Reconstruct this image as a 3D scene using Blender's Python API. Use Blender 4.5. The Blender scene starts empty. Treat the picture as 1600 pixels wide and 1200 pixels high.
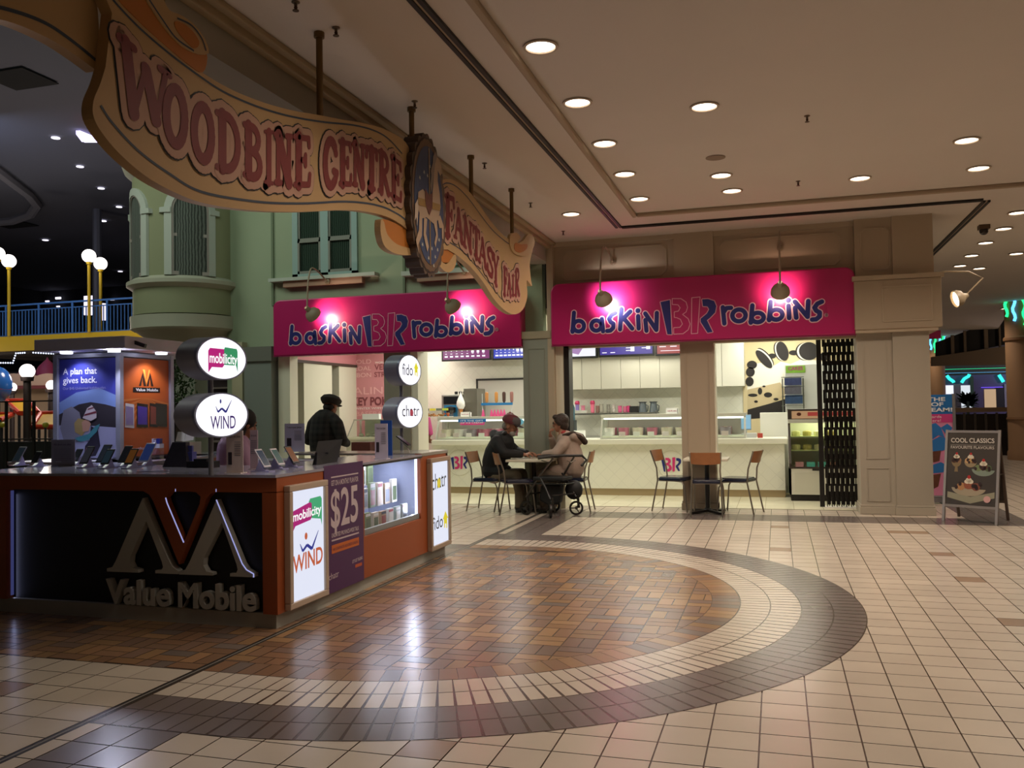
import bpy, bmesh, math, random
from mathutils import Vector, Matrix
random.seed(7)
PI = math.pi
SC = bpy.context.scene
COL = SC.collection
# ------------------------------------------------------------------ camera, world, exposure
YAW, PITCH, ROLL, FPX = .293167, .028285, -.0164816, 1369.0
EYE = Vector((0, 0, 1.5))
FWD = Vector((-math.sin(YAW)*math.cos(PITCH), math.cos(YAW)*math.cos(PITCH), math.sin(PITCH)))
_r = Vector((math.cos(YAW), math.sin(YAW), 0)); _u = _r.cross(FWD)
RGT = _r*math.cos(ROLL) + _u*math.sin(ROLL); UPV = -_r*math.sin(ROLL) + _u*math.cos(ROLL)
cam_d = bpy.data.cameras.new('camera'); cam = bpy.data.objects.new('camera', cam_d); COL.objects.link(cam)
cam_d.sensor_width = 36; cam_d.lens = FPX/1600*36; cam_d.clip_end = 200; cam_d.clip_start = .05
mw = Matrix((RGT, UPV, -FWD)).transposed().to_4x4(); mw.translation = EYE; cam.matrix_world = mw
SC.camera = cam
SC.view_settings.view_transform = 'Standard'; SC.view_settings.look = 'None'
SC.view_settings.exposure = 0.0; SC.view_settings.gamma = 1.0
try: SC.view_settings.use_curve_mapping = False
except Exception: pass
W = bpy.data.worlds.new('dim hall'); SC.world = W; W.use_nodes = True
W.node_tree.nodes['Background'].inputs[0].default_value = (.35, .33, .36, 1)
W.node_tree.nodes['Background'].inputs[1].default_value = .03

def lamp(kind, name, loc, energy, color, size=.1, target=None, spot=None, blend=.6, sy=None, parent=None):
    d = bpy.data.lights.new(name, kind); d.energy = energy; d.color = color
    if kind == 'SPOT': d.spot_size = spot; d.spot_blend = blend; d.shadow_soft_size = size
    elif kind == 'AREA':
        d.size = size
        if sy: d.shape = 'RECTANGLE'; d.size_y = sy
    else: d.shadow_soft_size = size
    o = bpy.data.objects.new(name, d); COL.objects.link(o); o.location = loc
    if target is not None:
        o.rotation_euler = (Vector(target)-Vector(loc)).to_track_quat('-Z', 'Y').to_euler()
    return o
WARM = (1.0, .83, .68)
# pools of warm downlights in the mall ceiling (the visible fixtures are built later at the same places)
DL = [(-1.53,4.7),(-1.53,5.9),(-1.53,7.09),(-1.53,8.29),(-1.53,9.46),(-1.55,10.66),(-2.48,10.98),(-.53,7.55),(-.53,9.89),(-.45,10.65),
      (.96,10.57),(1.83,9.4),(2.17,10.58)]
DL_OFF = [(.9,5.2),(2.2,6.6),(2.2,4.2),(2.2,8.0),(1.5,2.5)]
for x, y in DL: lamp('SPOT', 'downlight_lamp', (x, y, 3.93), 62, WARM, .07, (x, y, 0), 2.5, .8)
for x, y in DL_OFF: lamp('SPOT', 'downlight_lamp', (x, y, 3.93), 50, WARM, .07, (x, y, 0), 2.5, .8)
DLR = [(3.2,14.2),(3.25,15.4),(3.1,12.9),(5.3,13.4),(4.4,17.2),(5.0,20.5),(4.6,25),(4.6,30),(5.2,36)]
for x, y in DLR: lamp('SPOT', 'downlight_lamp', (x, y, 3.93), 85, WARM, .07, (x, y, 0), 2.5, .8)
# shop ceiling panels
for x, y in ((-6.6,14.6),(-4.6,14.2),(-4.6,16.1),(-2.3,14.2),(-2.3,16.1),(.0,14.3),(.0,16.2),(-6.6,16.3)):
    lamp('AREA', 'shop_panel_lamp', (x, y, 2.9), 27, (1, .985, .88), 1.1, (x, y, 0), sy=.5)
# hall behind the turret: cool dim lamps
lamp('AREA', 'hall_lamp', (-12, 8.0, 8.0), 190, (.8, .86, .72), 3, (-9, 12.8, 3))
lamp('AREA', 'hall_lamp', (-6.6, 8.6, 6.9), 70, (.84, 1, .84), 2, (-6.3, 12.8, 4.6))
lamp('POINT', 'hall_lamp', (-15, 15.5, 3.6), 160, (1, .85, .75), .3)
lamp('POINT', 'hall_lamp', (-25, 19, 2.6), 160, (1, .85, .75), .3)
lamp('AREA', 'hall_lamp', (-20, 16, 7.5), 120, (.6, .7, 1), 3, (-20, 24, 3))

lamp('POINT', 'storefront_fill', (10.5, 38.5, 2.6), 120, (.75, .7, 1), .3)  # added fill to lift the purple storefront wall, no fixture behind it
lamp('POINT', 'gallery_fill', (10.5, 31, 3.2), 110, (1, .8, .6), .3)  # added fill aimed at brightening the gallery beams, no real source
lamp('POINT', 'ride_fill', (-16.5, 17.6, 3.0), 130, (1, .8, .72), .3)  # added fill that brightens the ride area, no fixture there
# ------------------------------------------------------------------ helpers
def ray(px, py): return RGT*((px-800)/FPX) - UPV*((py-600)/FPX) + FWD
def pX(px, py, X): d = ray(px, py); return EYE + d*(X/d.x)
def pY(px, py, Y): d = ray(px, py); return EYE + d*(Y/d.y)
def pZ(px, py, Z=0.): d = ray(px, py); return EYE + d*((Z-EYE.z)/d.z)
def lin(c):
    c = c.lstrip('#'); v = [int(c[i:i+2], 16)/255 for i in (0, 2, 4)]
    return tuple(((x/12.92) if x <= .04045 else ((x+.055)/1.055)**2.4) for x in v) + (1,)
MC = {}
def mat(c, r=.55, metal=0, em=0, bump=0, bs=60, var=0, vs=4, coat=0):
    key = (c, r, metal, em, bump, bs, var, vs, coat)
    if key in MC: return MC[key]
    m = bpy.data.materials.new('paint ' + c.strip('#')); m.use_nodes = True; nt = m.node_tree
    b = nt.nodes['Principled BSDF']; b.inputs['Base Color'].default_value = lin(c)
    b.inputs['Roughness'].default_value = r; b.inputs['Metallic'].default_value = metal
    if coat: b.inputs['Coat Weight'].default_value = coat
    if em:
        b.inputs['Emission Color'].default_value = lin(c); b.inputs['Emission Strength'].default_value = em
        b.inputs['Base Color'].default_value = (0.02, .02, .02, 1)
    if var or bump:
        tc = nt.nodes.new('ShaderNodeTexCoord')
        n = nt.nodes.new('ShaderNodeTexNoise'); n.inputs['Scale'].default_value = vs if var else bs; n.inputs['Detail'].default_value = 5
        nt.links.new(tc.outputs['Object'], n.inputs['Vector'])
    if var:
        mx = nt.nodes.new('ShaderNodeMix'); mx.data_type = 'RGBA'
        L = lin(c); mx.inputs['A'].default_value = tuple(x*(1-var) for x in L[:3])+(1,)
        mx.inputs['B'].default_value = tuple(min(1, x*(1+var)) for x in L[:3])+(1,)
        nt.links.new(n.outputs['Fac'], mx.inputs['Factor']); nt.links.new(mx.outputs['Result'], b.inputs['Base Color'])
    if bump:
        n2 = nt.nodes.new('ShaderNodeTexNoise'); n2.inputs['Scale'].default_value = bs
        nt.links.new(tc.outputs['Object'], n2.inputs['Vector'])
        bp = nt.nodes.new('ShaderNodeBump'); bp.inputs['Strength'].default_value = bump; bp.inputs['Distance'].default_value = .01
        nt.links.new(n2.outputs['Fac'], bp.inputs['Height']); nt.links.new(bp.outputs['Normal'], b.inputs['Normal'])
    MC[key] = m; return m
def glass(tint='#ffffff', fac=.09):
    k = ('glass', tint, fac)
    if k in MC: return MC[k]
    m = bpy.data.materials.new('clear glass'); m.use_nodes = True; nt = m.node_tree; nt.nodes.clear()
    o = nt.nodes.new('ShaderNodeOutputMaterial'); mx = nt.nodes.new('ShaderNodeMixShader'); mx.inputs[0].default_value = fac
    t = nt.nodes.new('ShaderNodeBsdfTransparent'); t.inputs[0].default_value = lin(tint)
    g = nt.nodes.new('ShaderNodeBsdfGlossy'); g.inputs['Roughness'].default_value = .03
    nt.links.new(t.outputs[0], mx.inputs[1]); nt.links.new(g.outputs[0], mx.inputs[2]); nt.links.new(mx.outputs[0], o.inputs[0])
    MC[k] = m; return m
def attr_mat(name, r=.3, spec=.5, noise=.12):
    m = bpy.data.materials.new(name); m.use_nodes = True; nt = m.node_tree; b = nt.nodes['Principled BSDF']
    a = nt.nodes.new('ShaderNodeVertexColor'); a.layer_name = 'Col'
    n = nt.nodes.new('ShaderNodeTexNoise'); n.inputs['Scale'].default_value = 2.2; n.inputs['Detail'].default_value = 3
    tc = nt.nodes.new('ShaderNodeTexCoord'); nt.links.new(tc.outputs['Object'], n.inputs['Vector'])
    mr = nt.nodes.new('ShaderNodeMapRange'); mr.inputs['To Min'].default_value = 1-noise; mr.inputs['To Max'].default_value = 1+noise
    nt.links.new(n.outputs['Fac'], mr.inputs['Value'])
    mx = nt.nodes.new('ShaderNodeMix'); mx.data_type = 'RGBA'; mx.blend_type = 'MULTIPLY'; mx.inputs['Factor'].default_value = 1
    nt.links.new(a.outputs['Color'], mx.inputs['A']); nt.links.new(mr.outputs['Result'], mx.inputs['B'])
    nt.links.new(mx.outputs['Result'], b.inputs['Base Color']); b.inputs['Roughness'].default_value = r
    mr2 = nt.nodes.new('ShaderNodeMapRange'); mr2.inputs['To Min'].default_value = r*.92; mr2.inputs['To Max'].default_value = r*1.12
    nt.links.new(n.outputs['Fac'], mr2.inputs['Value']); nt.links.new(mr2.outputs['Result'], b.inputs['Roughness'])
    return m

class MB:
    """collects shapes; build() links them as ONE mesh object"""
    def __init__(s): s.v = []; s.f = []; s.c = []
    def add(s, vs, fs, col=None):
        o = len(s.v); s.v += [tuple(v) for v in vs]; s.f += [tuple(i+o for i in f) for f in fs]
        s.c += [col]*len(fs); return s
    def box(s, x0, y0, z0, x1, y1, z1, M=None, col=None):
        vs = [Vector(p) for p in ((x0,y0,z0),(x1,y0,z0),(x1,y1,z0),(x0,y1,z0),(x0,y0,z1),(x1,y0,z1),(x1,y1,z1),(x0,y1,z1))]
        if M is not None: vs = [M @ v for v in vs]
        return s.add(vs, [(0,3,2,1),(4,5,6,7),(0,1,5,4),(1,2,6,5),(2,3,7,6),(3,0,4,7)], col)
    def bar(s, a, b, w, h=None):
        a, b = Vector(a), Vector(b); h = h or w; d = b-a; L = d.length
        M = Matrix.Translation(a) @ d.to_track_quat('Z', 'Y').to_matrix().to_4x4()
        return s.box(-w/2, -h/2, 0, w/2, h/2, L, M)
    def tube(s, pts, r, n=10, cap=True):
        pts = [Vector(p) for p in pts]; rr = r if isinstance(r, (list, tuple)) else [r]*len(pts)
        vs = []; fs = []; up = None
        for i, p in enumerate(pts):
            t = (pts[min(i+1, len(pts)-1)]-pts[max(i-1, 0)]).normalized()
            if up is None: up = Vector((0,0,1)) if abs(t.z) < .9 else Vector((1,0,0))
            x = t.cross(up).normalized(); y = x.cross(t).normalized(); up = y
            for k in range(n):
                a = 2*PI*k/n; vs.append(p + (x*math.cos(a)+y*math.sin(a))*rr[i])
        for i in range(len(pts)-1):
            for k in range(n):
                a = i*n+k; b = i*n+(k+1) % n; fs.append((a, b, b+n, a+n))
        if cap: fs.append(tuple(range(n-1, -1, -1))); fs.append(tuple((len(pts)-1)*n+k for k in range(n)))
        return s.add(vs, fs)
    def lathe(s, prof, c=(0,0,0), n=24, sx=1, sy=1, M=None, caps=True):
        vs = []; fs = []
        for r, z in prof:
            for k in range(n):
                a = 2*PI*k/n; v = Vector((r*math.cos(a)*sx, r*math.sin(a)*sy, z))
                v = (M @ v) if M is not None else v + Vector(c); vs.append(v)
        for i in range(len(prof)-1):
            for k in range(n):
                a = i*n+k; b = i*n+(k+1) % n; fs.append((a, b, b+n, a+n))
        if caps: fs.append(tuple(range(n-1, -1, -1))); fs.append(tuple((len(prof)-1)*n+k for k in range(n)))
        return s.add(vs, fs)
    def ball(s, c, r, n=16, sz=1, sx=1, sy=1, M=None):
        m = n//2; prof = [(max(1e-4, r*math.sin(PI*i/m)), -r*sz*math.cos(PI*i/m)) for i in range(m+1)]
        if M is not None: return s.lathe(prof, n=n, sx=sx, sy=sy, M=Matrix.Translation(Vector(c)) @ M)
        return s.lathe(prof, c, n, sx, sy)
    def prism(s, poly, mp, t):
        """poly: 2D outline, mp(x, y, d) -> 3D; extruded from d=0 to d=t"""
        n = len(poly); vs = [mp(x, y, 0) for x, y in poly]+[mp(x, y, t) for x, y in poly]
        fs = [tuple(range(n-1, -1, -1)), tuple(range(n, 2*n))]+[(i, (i+1) % n, n+(i+1) % n, n+i) for i in range(n)]
        return s.add(vs, fs)
    def flat(s, poly, mp, d=0, col=None): return s.add([mp(x, y, d) for x, y in poly], [tuple(range(len(poly)))], col)
    def build(s, name, m, parent=None, smooth=False, bevel=0, world=True):
        me = bpy.data.meshes.new(name)
        vs = s.v
        off = None
        if parent is not None and world:
            inv = parent.matrix_world_cache.inverted() if hasattr(parent, 'matrix_world_cache') else wm(parent).inverted()
            vs = [tuple(inv @ Vector(v)) for v in vs]
        elif parent is None and vs:
            xs = [v[0] for v in vs]; ys = [v[1] for v in vs]; zs = [v[2] for v in vs]
            off = Vector(((min(xs)+max(xs))/2, (min(ys)+max(ys))/2, min(zs)))
            vs = [tuple(Vector(v)-off) for v in vs]
        me.from_pydata(vs, [], s.f)
        if any(c is not None for c in s.c):
            ca = me.color_attributes.new('Col', 'FLOAT_COLOR', 'CORNER'); k = 0; arr = []
            for f, c in zip(s.f, s.c): arr += list(c or (1, 1, 1, 1))*len(f)
            ca.data.foreach_set('color', arr)
        bm = bmesh.new(); bm.from_mesh(me)
        if not any(c is not None for c in s.c) and len(s.f) < 60000 and not getattr(s, 'keep', False): bmesh.ops.recalc_face_normals(bm, faces=bm.faces)
        bm.to_mesh(me); bm.free()
        if smooth:
            for p in me.polygons: p.use_smooth = True
            try: me.set_sharp_from_angle(angle=math.radians(40))
            except Exception: pass
        me.materials.append(m)
        o = bpy.data.objects.new(name, me); COL.objects.link(o)
        if off is not None: o.location = off
        if parent is not None: o.parent = parent
        if bevel:
            b = o.modifiers.new('edge', 'BEVEL'); b.width = bevel; b.segments = 2; b.limit_method = 'ANGLE'
        return o
def wm(o):
    m = Matrix.Translation(o.location) @ o.rotation_euler.to_matrix().to_4x4()
    return (wm(o.parent) @ m) if o.parent else m
def tag(o, label=None, cat=None, group=None, kind=None):
    if label: o['label'] = label
    if cat: o['category'] = cat
    if group: o['group'] = group
    if kind: o['kind'] = kind
    return o
def thing(name, label, cat, loc=(0,0,0), rz=0, group=None):
    o = bpy.data.objects.new(name, None); COL.objects.link(o); o.empty_display_size = .1
    o.location = loc; o.rotation_euler = (0, 0, rz); return tag(o, label, cat, group)
def struct(name, mb, m, **k): return tag(mb.build(name, m, **k), kind='structure')
def dup(root, loc, rz=None, label=None, group=None):
    def cp(o, par):
        c = o.copy(); COL.objects.link(c)
        if par is not None: c.parent = par
        for ch in list(o.children): cp(ch, c)
        return c
    r = cp(root, None); r.location = loc
    if rz is not None: r.rotation_euler = (0, 0, rz)
    if label: r['label'] = label
    if group: r['group'] = group
    return r
def B1(name, mb, m, label, cat, group=None, **k): return tag(mb.build(name, m, **k), label, cat, group)

_tc = {}
def text_mesh(s, bold=0, space=1):
    k = (s, bold, space)
    if k not in _tc:
        cu = bpy.data.curves.new('t', 'FONT'); cu.body = s; cu.offset = bold; cu.size = 1; cu.resolution_u = 4; cu.space_character = space
        o = bpy.data.objects.new('t', cu); COL.objects.link(o)
        dg = bpy.context.evaluated_depsgraph_get(); me = o.evaluated_get(dg).to_mesh()
        vs = [(v.co.x, v.co.y) for v in me.vertices]; fs = [tuple(p.vertices) for p in me.polygons]
        o.evaluated_get(dg).to_mesh_clear(); bpy.data.objects.remove(o); bpy.data.curves.remove(cu)
        _tc[k] = (vs, fs)
    return _tc[k]
def text(s, P0, P1, h, m, parent, out, name='lettering', bold=0, t=0, up=Vector((0,0,1)), space=1, mb=None, flip=False):
    """writes s from P0 to P1 (baseline), cap height h, standing out along the vector out"""
    vs, fs = text_mesh(s, bold, space)
    P0, P1, out = Vector(P0), Vector(P1), Vector(out); x0 = min(v[0] for v in vs); x1 = max(v[0] for v in vs)
    dx = (P1-P0)/(x1-x0); hy = h/.70
    own = mb is None; mb = mb or MB(); up = Vector(up)
    mp = lambda v, d: P0 + dx*(v[0]-x0) + up*(v[1]*hy) + out*d
    V = [mp(v, 0) for v in vs]
    if t:
        from collections import Counter
        ec = Counter(); 
        for f in fs:
            for i in range(len(f)): ec[(f[i], f[(i+1) % len(f)])] += 1
        n = len(vs); V += [mp(v, t) for v in vs]; F = [tuple(i+n for i in f) for f in fs]
        for (a, b) in ec:
            if (b, a) not in ec: F.append((a, b, b+n, a+n))
        mb.add(V, F)
    else: mb.add(V, fs)
    if own: return mb.build(name, m, parent)
def mapper(P00, P10, P01, P11, out):
    """unit square -> quad in space, d along out"""
    P00, P10, P01, P11, out = map(Vector, (P00, P10, P01, P11, out))
    return lambda x, y, d=0: (P00*(1-x)+P10*x)*(1-y) + (P01*(1-x)+P11*x)*y + out*d
# stroke letters: polylines in a unit box, drawn with a given half width
def arc(cx, cy, rx, ry, a0, a1, n=14): return [(cx+rx*math.cos(math.radians(a0+(a1-a0)*i/n)), cy+ry*math.sin(math.radians(a0+(a1-a0)*i/n))) for i in range(n+1)]
_k = [0]
def stroke(mb, lines, w, mp, d, asp=1.0, cap=True):
    """w half width in units of box height; asp = box width/height"""
    _k[0] = (_k[0]+1) % 2; off = _k[0]*2.5e-5
    for ln in lines:
        k = 1.0
        if isinstance(ln, tuple) and isinstance(ln[0], (int, float)) and isinstance(ln[1], list): k, ln = ln
        q = [(x*asp, y) for x, y in ln]; ww = w*k if k != 0 else w
        if k < 0: ww = w + k
        for i in range(len(q)-1):
            (x0, y0), (x1, y1) = q[i], q[i+1]; L = math.hypot(x1-x0, y1-y0) or 1e-6
            nx, ny = -(y1-y0)/L*ww, (x1-x0)/L*ww
            mb.flat([((x0+nx)/asp, y0+ny), ((x0-nx)/asp, y0-ny), ((x1-nx)/asp, y1-ny), ((x1+nx)/asp, y1+ny)], mp, d+off); off += 5e-5
        if cap:
            for x, y in q: off += 5e-5; mb.flat([((x+ww*math.cos(a))/asp, y+ww*math.sin(a)) for a in [2*PI*j/12 for j in range(12)]], mp, d+off)
# fused organic shapes: pieces joined and voxel remeshed into one surface
def fuse(name, mb, m, parent, vox=.008, smooth=3):
    me = bpy.data.meshes.new(name); me.from_pydata(mb.v, [], mb.f)
    o = bpy.data.objects.new(name, me); COL.objects.link(o)
    bm = bmesh.new(); bm.from_mesh(me); bmesh.ops.recalc_face_normals(bm, faces=bm.faces); bm.to_mesh(me); bm.free()
    r = o.modifiers.new('r', 'REMESH'); r.mode = 'VOXEL'; r.voxel_size = vox
    s = o.modifiers.new('s', 'SMOOTH'); s.iterations = smooth; s.factor = .5
    dg = bpy.context.evaluated_depsgraph_get(); me2 = bpy.data.meshes.new_from_object(o.evaluated_get(dg))
    bpy.data.objects.remove(o); me2.name = name; me2.materials.clear(); me2.materials.append(m)
    for p in me2.polygons: p.use_smooth = True
    o2 = bpy.data.objects.new(name, me2); COL.objects.link(o2); o2.parent = parent; return o2
def limb(mb, pts, rs, n=12):
    """chain of tapering limbs with round joints"""
    pts = [Vector(p) for p in pts]
    for i in range(len(pts)-1): mb.tube([pts[i], pts[i+1]], [rs[i], rs[i+1]], n)
    for p, r in zip(pts, rs): mb.ball(p, r, n)
# ------------------------------------------------------------------ floor
T = .2175; GX = .107; GY = 4.625; CX, CY = -2.70, 6.81; JX = -3.28
floor_mat = attr_mat('glazed floor tiles', r=.24, noise=.10)
CREAM = lin('#c5b8a7'); CREAM2 = lin('#c3af97'); DARK = lin('#6f645f'); BROWN = lin('#9a8069'); GROUT = '#4a3a2e'
def jit(c, a): k = 1+random.uniform(-a, a); return (c[0]*k, c[1]*k, c[2]*k, 1)
def inside(x, y, r):
    if x >= CX: return (x-CX)**2+(y-CY)**2 <= r*r
    return abs(y-CY) <= r
fl = MB(); idm = lambda x, y, d=0: (x, y, d)
fl.box(-34, -3, -.05, 16, 44, -.0035, col=lin(GROUT))
g = .0035
acc = set()
for px, py in ((1430,832),(1465,865),(1516,909),(1578,974),(30,1070),(1213,825),(1217,856),(700,1168),(1390,830)):
    p = pZ(px, py); acc.add((math.floor((p.x-GX)/T), math.floor((p.y-GY)/T)))
i0, i1 = math.floor((-30-GX)/T), math.ceil((12-GX)/T)
for i in range(i0, i1):
    x0 = GX+i*T; x1 = x0+T; xc = x0+T/2
    if JX-.12 < xc < JX+.02: continue
    for j in range(math.floor((-2-GY)/T), math.ceil((42-GY)/T)):
        y0 = GY+j*T; y1 = y0+T; yc = y0+T/2
        if xc < -12 and (yc < 9 or yc > 40): continue
        if xc > 2.2 and yc < 3 and xc > 7: continue
        if yc > 13.15 and -8.2 < xc < 1.9: continue
        if all(inside(x, y, 3.2) for x in (x0, x1) for y in (y0, y1)) and xc > JX: continue
        if xc < JX and xc > -12 and yc > 4.42 and yc < 9.25: continue
        gg = g if yc < 14 else .004
        c = CREAM
        if (i, j) in acc: c = BROWN
        if 11.9 < yc < 12.36 and xc > JX: c = DARK
        if 2.3 < xc < 2.95 and 11.9 < yc < 19: c = DARK
        if -3.17 < xc < -2.72 and (yc < 3.75 or 9.9 < yc < 12.7): c = DARK
        if xc < JX-.3 and (i % 6 == 2) and (j % 6 == 1): c = BROWN
        fl.flat([(x0+gg, y0+gg), (x1-gg, y0+gg), (x1-gg, y1-gg), (x0+gg, y1-gg)], idm, 0, jit(c, .05))
# expansion joint, running away from the viewer, with the narrow cut tiles beside it
fl.box(JX-.022, -2, -.003, JX-.006, 12.6, .0005, col=lin('#3b3835')); fl.box(JX-.004, -2, -.003, JX+.004, 12.6, .0012, col=lin('#8d8780')); fl.box(JX+.006, -2, -.003, JX+.022, 12.6, .0005, col=lin('#3b3835'))
for j in range(math.floor((-2-GY)/T), math.ceil((12.6-GY)/T)):
    y0 = GY+j*T; y1 = y0+T
    for a, b in ((JX+.026, GX+T*math.ceil((JX+.05-GX)/T)), (GX+T*math.floor((JX-.1-GX)/T), JX-.026)):
        if b-a > .03: fl.flat([(a, y0+g), (b-g, y0+g), (b-g, y1-g), (a, y1-g)], idm, .0002, jit(CREAM, .05))
# the capsule of rings: grout bed, basket weave, soldier course, two cream rings, two dark rings
def capsule(r, x_left, n=96):
    pts = [(CX+r*math.cos(t), CY+r*math.sin(t)) for t in [(-PI/2+PI*k/n) for k in range(n+1)]]
    return [(x_left, CY-r)]+pts+[(x_left, CY+r)]
R5 = [2.19, 2.40, 2.618, 2.836, 3.054, 3.272]
fl.flat(capsule(3.275, JX+.024), idm, .0008, lin(GROUT))
fl.flat([(-12, CY-2.405), (JX-.024, CY-2.405), (JX-.024, CY+2.405), (-12, CY+2.405)], idm, .0008, lin(GROUT))
BR = [lin(c) for c in ('#967252','#8e6c52','#876a54','#806554','#9a7855','#73655c','#84654d','#90704f','#7d6658')]
def brickcol(): return jit(random.choice(BR), .12)
def clip(poly, r):
    """keep the part of a small rectangle inside the capsule of radius r"""
    if all(inside(x, y, r) for x, y in poly): return poly
    out = []
    n = len(poly)
    for k in range(n):
        a, b = poly[k], poly[(k+1) % n]; ia, ib = inside(*a, r), inside(*b, r)
        if ia: out.append(a)
        if ia != ib:
            lo, hi = (a, b) if ia else (b, a)
            for _ in range(18):
                m = ((lo[0]+hi[0])/2, (lo[1]+hi[1])/2)
                if inside(*m, r): lo = m
                else: hi = m
            out.append(lo)
    return out if len(out) > 2 else None
bx0 = -1.34; by0 = 5.40
for i in range(-50, 12):
    for j in range(-8, 16):
        x0 = bx0+i*T; y0 = by0+j*T; xc = x0+T/2
        if xc < -12: continue
        if (i+j) % 2: qs = [(x0, y0, x0+T, y0+T/2), (x0, y0+T/2, x0+T, y0+T)]
        else: qs = [(x0, y0, x0+T/2, y0+T), (x0+T/2, y0, x0+T, y0+T)]
        for a, b, c_, d_ in qs:
            h = .0038
            poly = [(a+h, b+h), (c_-h, b+h), (c_-h, d_-h), (a+h, d_-h)]
            if (a+c_)/2 > JX-.01 or (a < JX and c_ > JX+.06):
                if c_ < JX+.045: continue
                poly = [(max(x, JX+.026), y) for x, y in poly]; poly = clip(poly, R5[0])
            else:
                if d_ < CY-2.38 or b > CY+2.38: continue
                if a > JX-.045: continue
                poly = [(min(x, JX-.026), min(max(y, CY-2.4), CY+2.4)) for x, y in poly]
            if poly: fl.flat(poly, idm, .0016, brickcol())
nseg = 94
def ringtile(r0, r1, a0, a1, c, gap=.0035):
    if r0 > 2.2: 
        w = .047; am = (a0+a1)/2; pts = []
        for r, s in ((r0+.002, -1), (r1-.002, -1), (r1-.002, 1), (r0+.002, 1)):
            ww = min(w + .010*(r-2.4)/.9, r*(a1-a0)/2-gap*.7)
            ca, sa = math.cos(am), math.sin(am); pts.append((CX+r*ca-s*ww*sa, CY+r*sa+s*ww*ca))
        fl.flat(pts, idm, .0016, jit(c, .045)); return
    fl.flat([(CX+r*math.cos(a), CY+r*math.sin(a)) for r, a in ((r0+.003, a0+gap/2/r0), (r1-.003, a0+gap/2/r1), (r1-.003, a1-gap/2/r1), (r0+.003, a1-gap/2/r0))], idm, .0016, jit(c, .09))
nb = 68
for k in range(nb):
    ringtile(R5[0], R5[1], -PI/2+PI*k/nb, -PI/2+PI*(k+1)/nb, random.choice(BR))
for q in range(4):
    c = CREAM if q < 2 else DARK
    for k in range(nseg): 
        a0 = -PI/2+PI*k/nseg; a1 = -PI/2+PI*(k+1)/nseg
        r0, r1 = R5[q+1], R5[q+2]; am = (a0+a1)/2
        ww0 = .0385+.0; pts = []
        for r, s in ((r0+.0045, -1), (r1-.0045, -1), (r1-.0045, 1), (r0+.0045, 1)):
            base = R5[1] if q < 2 else R5[3]
            ww = r*(PI/nseg)/2 - .0028 - (r-base)*.014
            ca, sa = math.cos(am), math.sin(am); pts.append((CX+r*ca-s*ww*sa, CY+r*sa+s*ww*ca))
        fl.flat(pts, idm, .0016, jit(c, .045))
    for sgn in (-1, 1):
        r0, r1 = R5[q+1], R5[q+2]
        for x0 in [CX-(k+1)*T*.5 for k in range(5)]:
            if x0 < JX+.02: x0 = JX+.026
            ya, yb = CY+sgn*r0, CY+sgn*r1; ya, yb = min(ya, yb), max(ya, yb)
            cc = c
            fl.flat([(x0+g, ya+g), (x0+T*.5-g, ya+g), (x0+T*.5-g, yb-g), (x0+g, yb-g)], idm, .0016, jit(cc, .045))
for sgn in (-1, 1):
    for k in range(6):
        x0 = CX-(k+1)*T*.5
        if x0 < JX: break
        ya, yb = sorted((CY+sgn*R5[0], CY+sgn*R5[1]))
        fl.flat([(x0+g, ya+g), (x0+T*.5-g, ya+g), (x0+T*.5-g, yb-g), (x0+g, yb-g)], idm, .0016, jit(random.choice(BR), .1))
# shop floor: larger pale tiles
fl.box(-8.2, 13.15, -.03, 1.95, 18, -.001, col=lin('#a09a80'))
for i in range(26):
    for j in range(13):
        x0 = -8.2+i*.4; y0 = 13.15+j*.4
        if x0+.4 < 2.0: fl.flat([(x0+.003, y0+.003), (x0+.397, y0+.003), (x0+.397, y0+.397), (x0+.003, y0+.397)], idm, .0008, jit(lin('#dcd6ba'), .02))
struct('floor', fl, floor_mat)

# ------------------------------------------------------------------ ceiling over the corridor
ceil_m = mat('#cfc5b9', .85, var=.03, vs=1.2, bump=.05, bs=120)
cl = MB()
def ring_plate(mb, outer, inner, z0, z1):
    (a, b, c, d), (e, f, g_, h) = outer, inner
    mb.box(a, b, z0, c, f, z1); mb.box(a, h, z0, c, d, z1); mb.box(a, f, z0, e, h, z1); mb.box(g_, f, z0, c, h, z1)
cl.box(-3.25, -3, 4.0, -1.72, 12.95, 4.25)                       # band beside the beam
cl.box(-1.72, -3, 4.045, 9, 11.45, 4.25)                          # raised tray
cl.box(-1.72, 11.45, 4.0, 2.3, 12.95, 4.25)

cl.prism([(2.3, 11.45), (9, 11.45), (16, 11.45), (16, 22.5), (6.4, 22.5), (pZ(1573, 493, 4).x, pZ(1573, 493, 4).y), (pZ(1470, 556, 4).x, 41), (2.3, 41)], lambda x, y, d: (x, y, 4.0+d), .25)
cl.box(1.9, 12.95, 4.0, 2.3, 41, 4.25); struct('ceiling', cl, ceil_m)
tr = MB()
tr.box(-1.77, -3, 3.992, -1.71, 11.50, 4.05); tr.box(-1.71, 11.44, 3.992, 9, 11.50, 4.05)
struct('trim_1', tr, mat('#a8957e', .8), bevel=.02)
bm_ = MB(); bm_.box(-3.75, -3, 3.70, -3.27, 12.9, 4.9)
struct('trim_2', bm_, mat('#a09a8c', .8))
cr = MB()
cr.box(-3.27, -3, 3.90, -3.20, 12.8, 4.0); cr.box(-3.27, -3, 3.955, -3.14, 12.8, 4.0)
struct('trim_3', cr, mat('#a08c6c', .8), bevel=.012)
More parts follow.
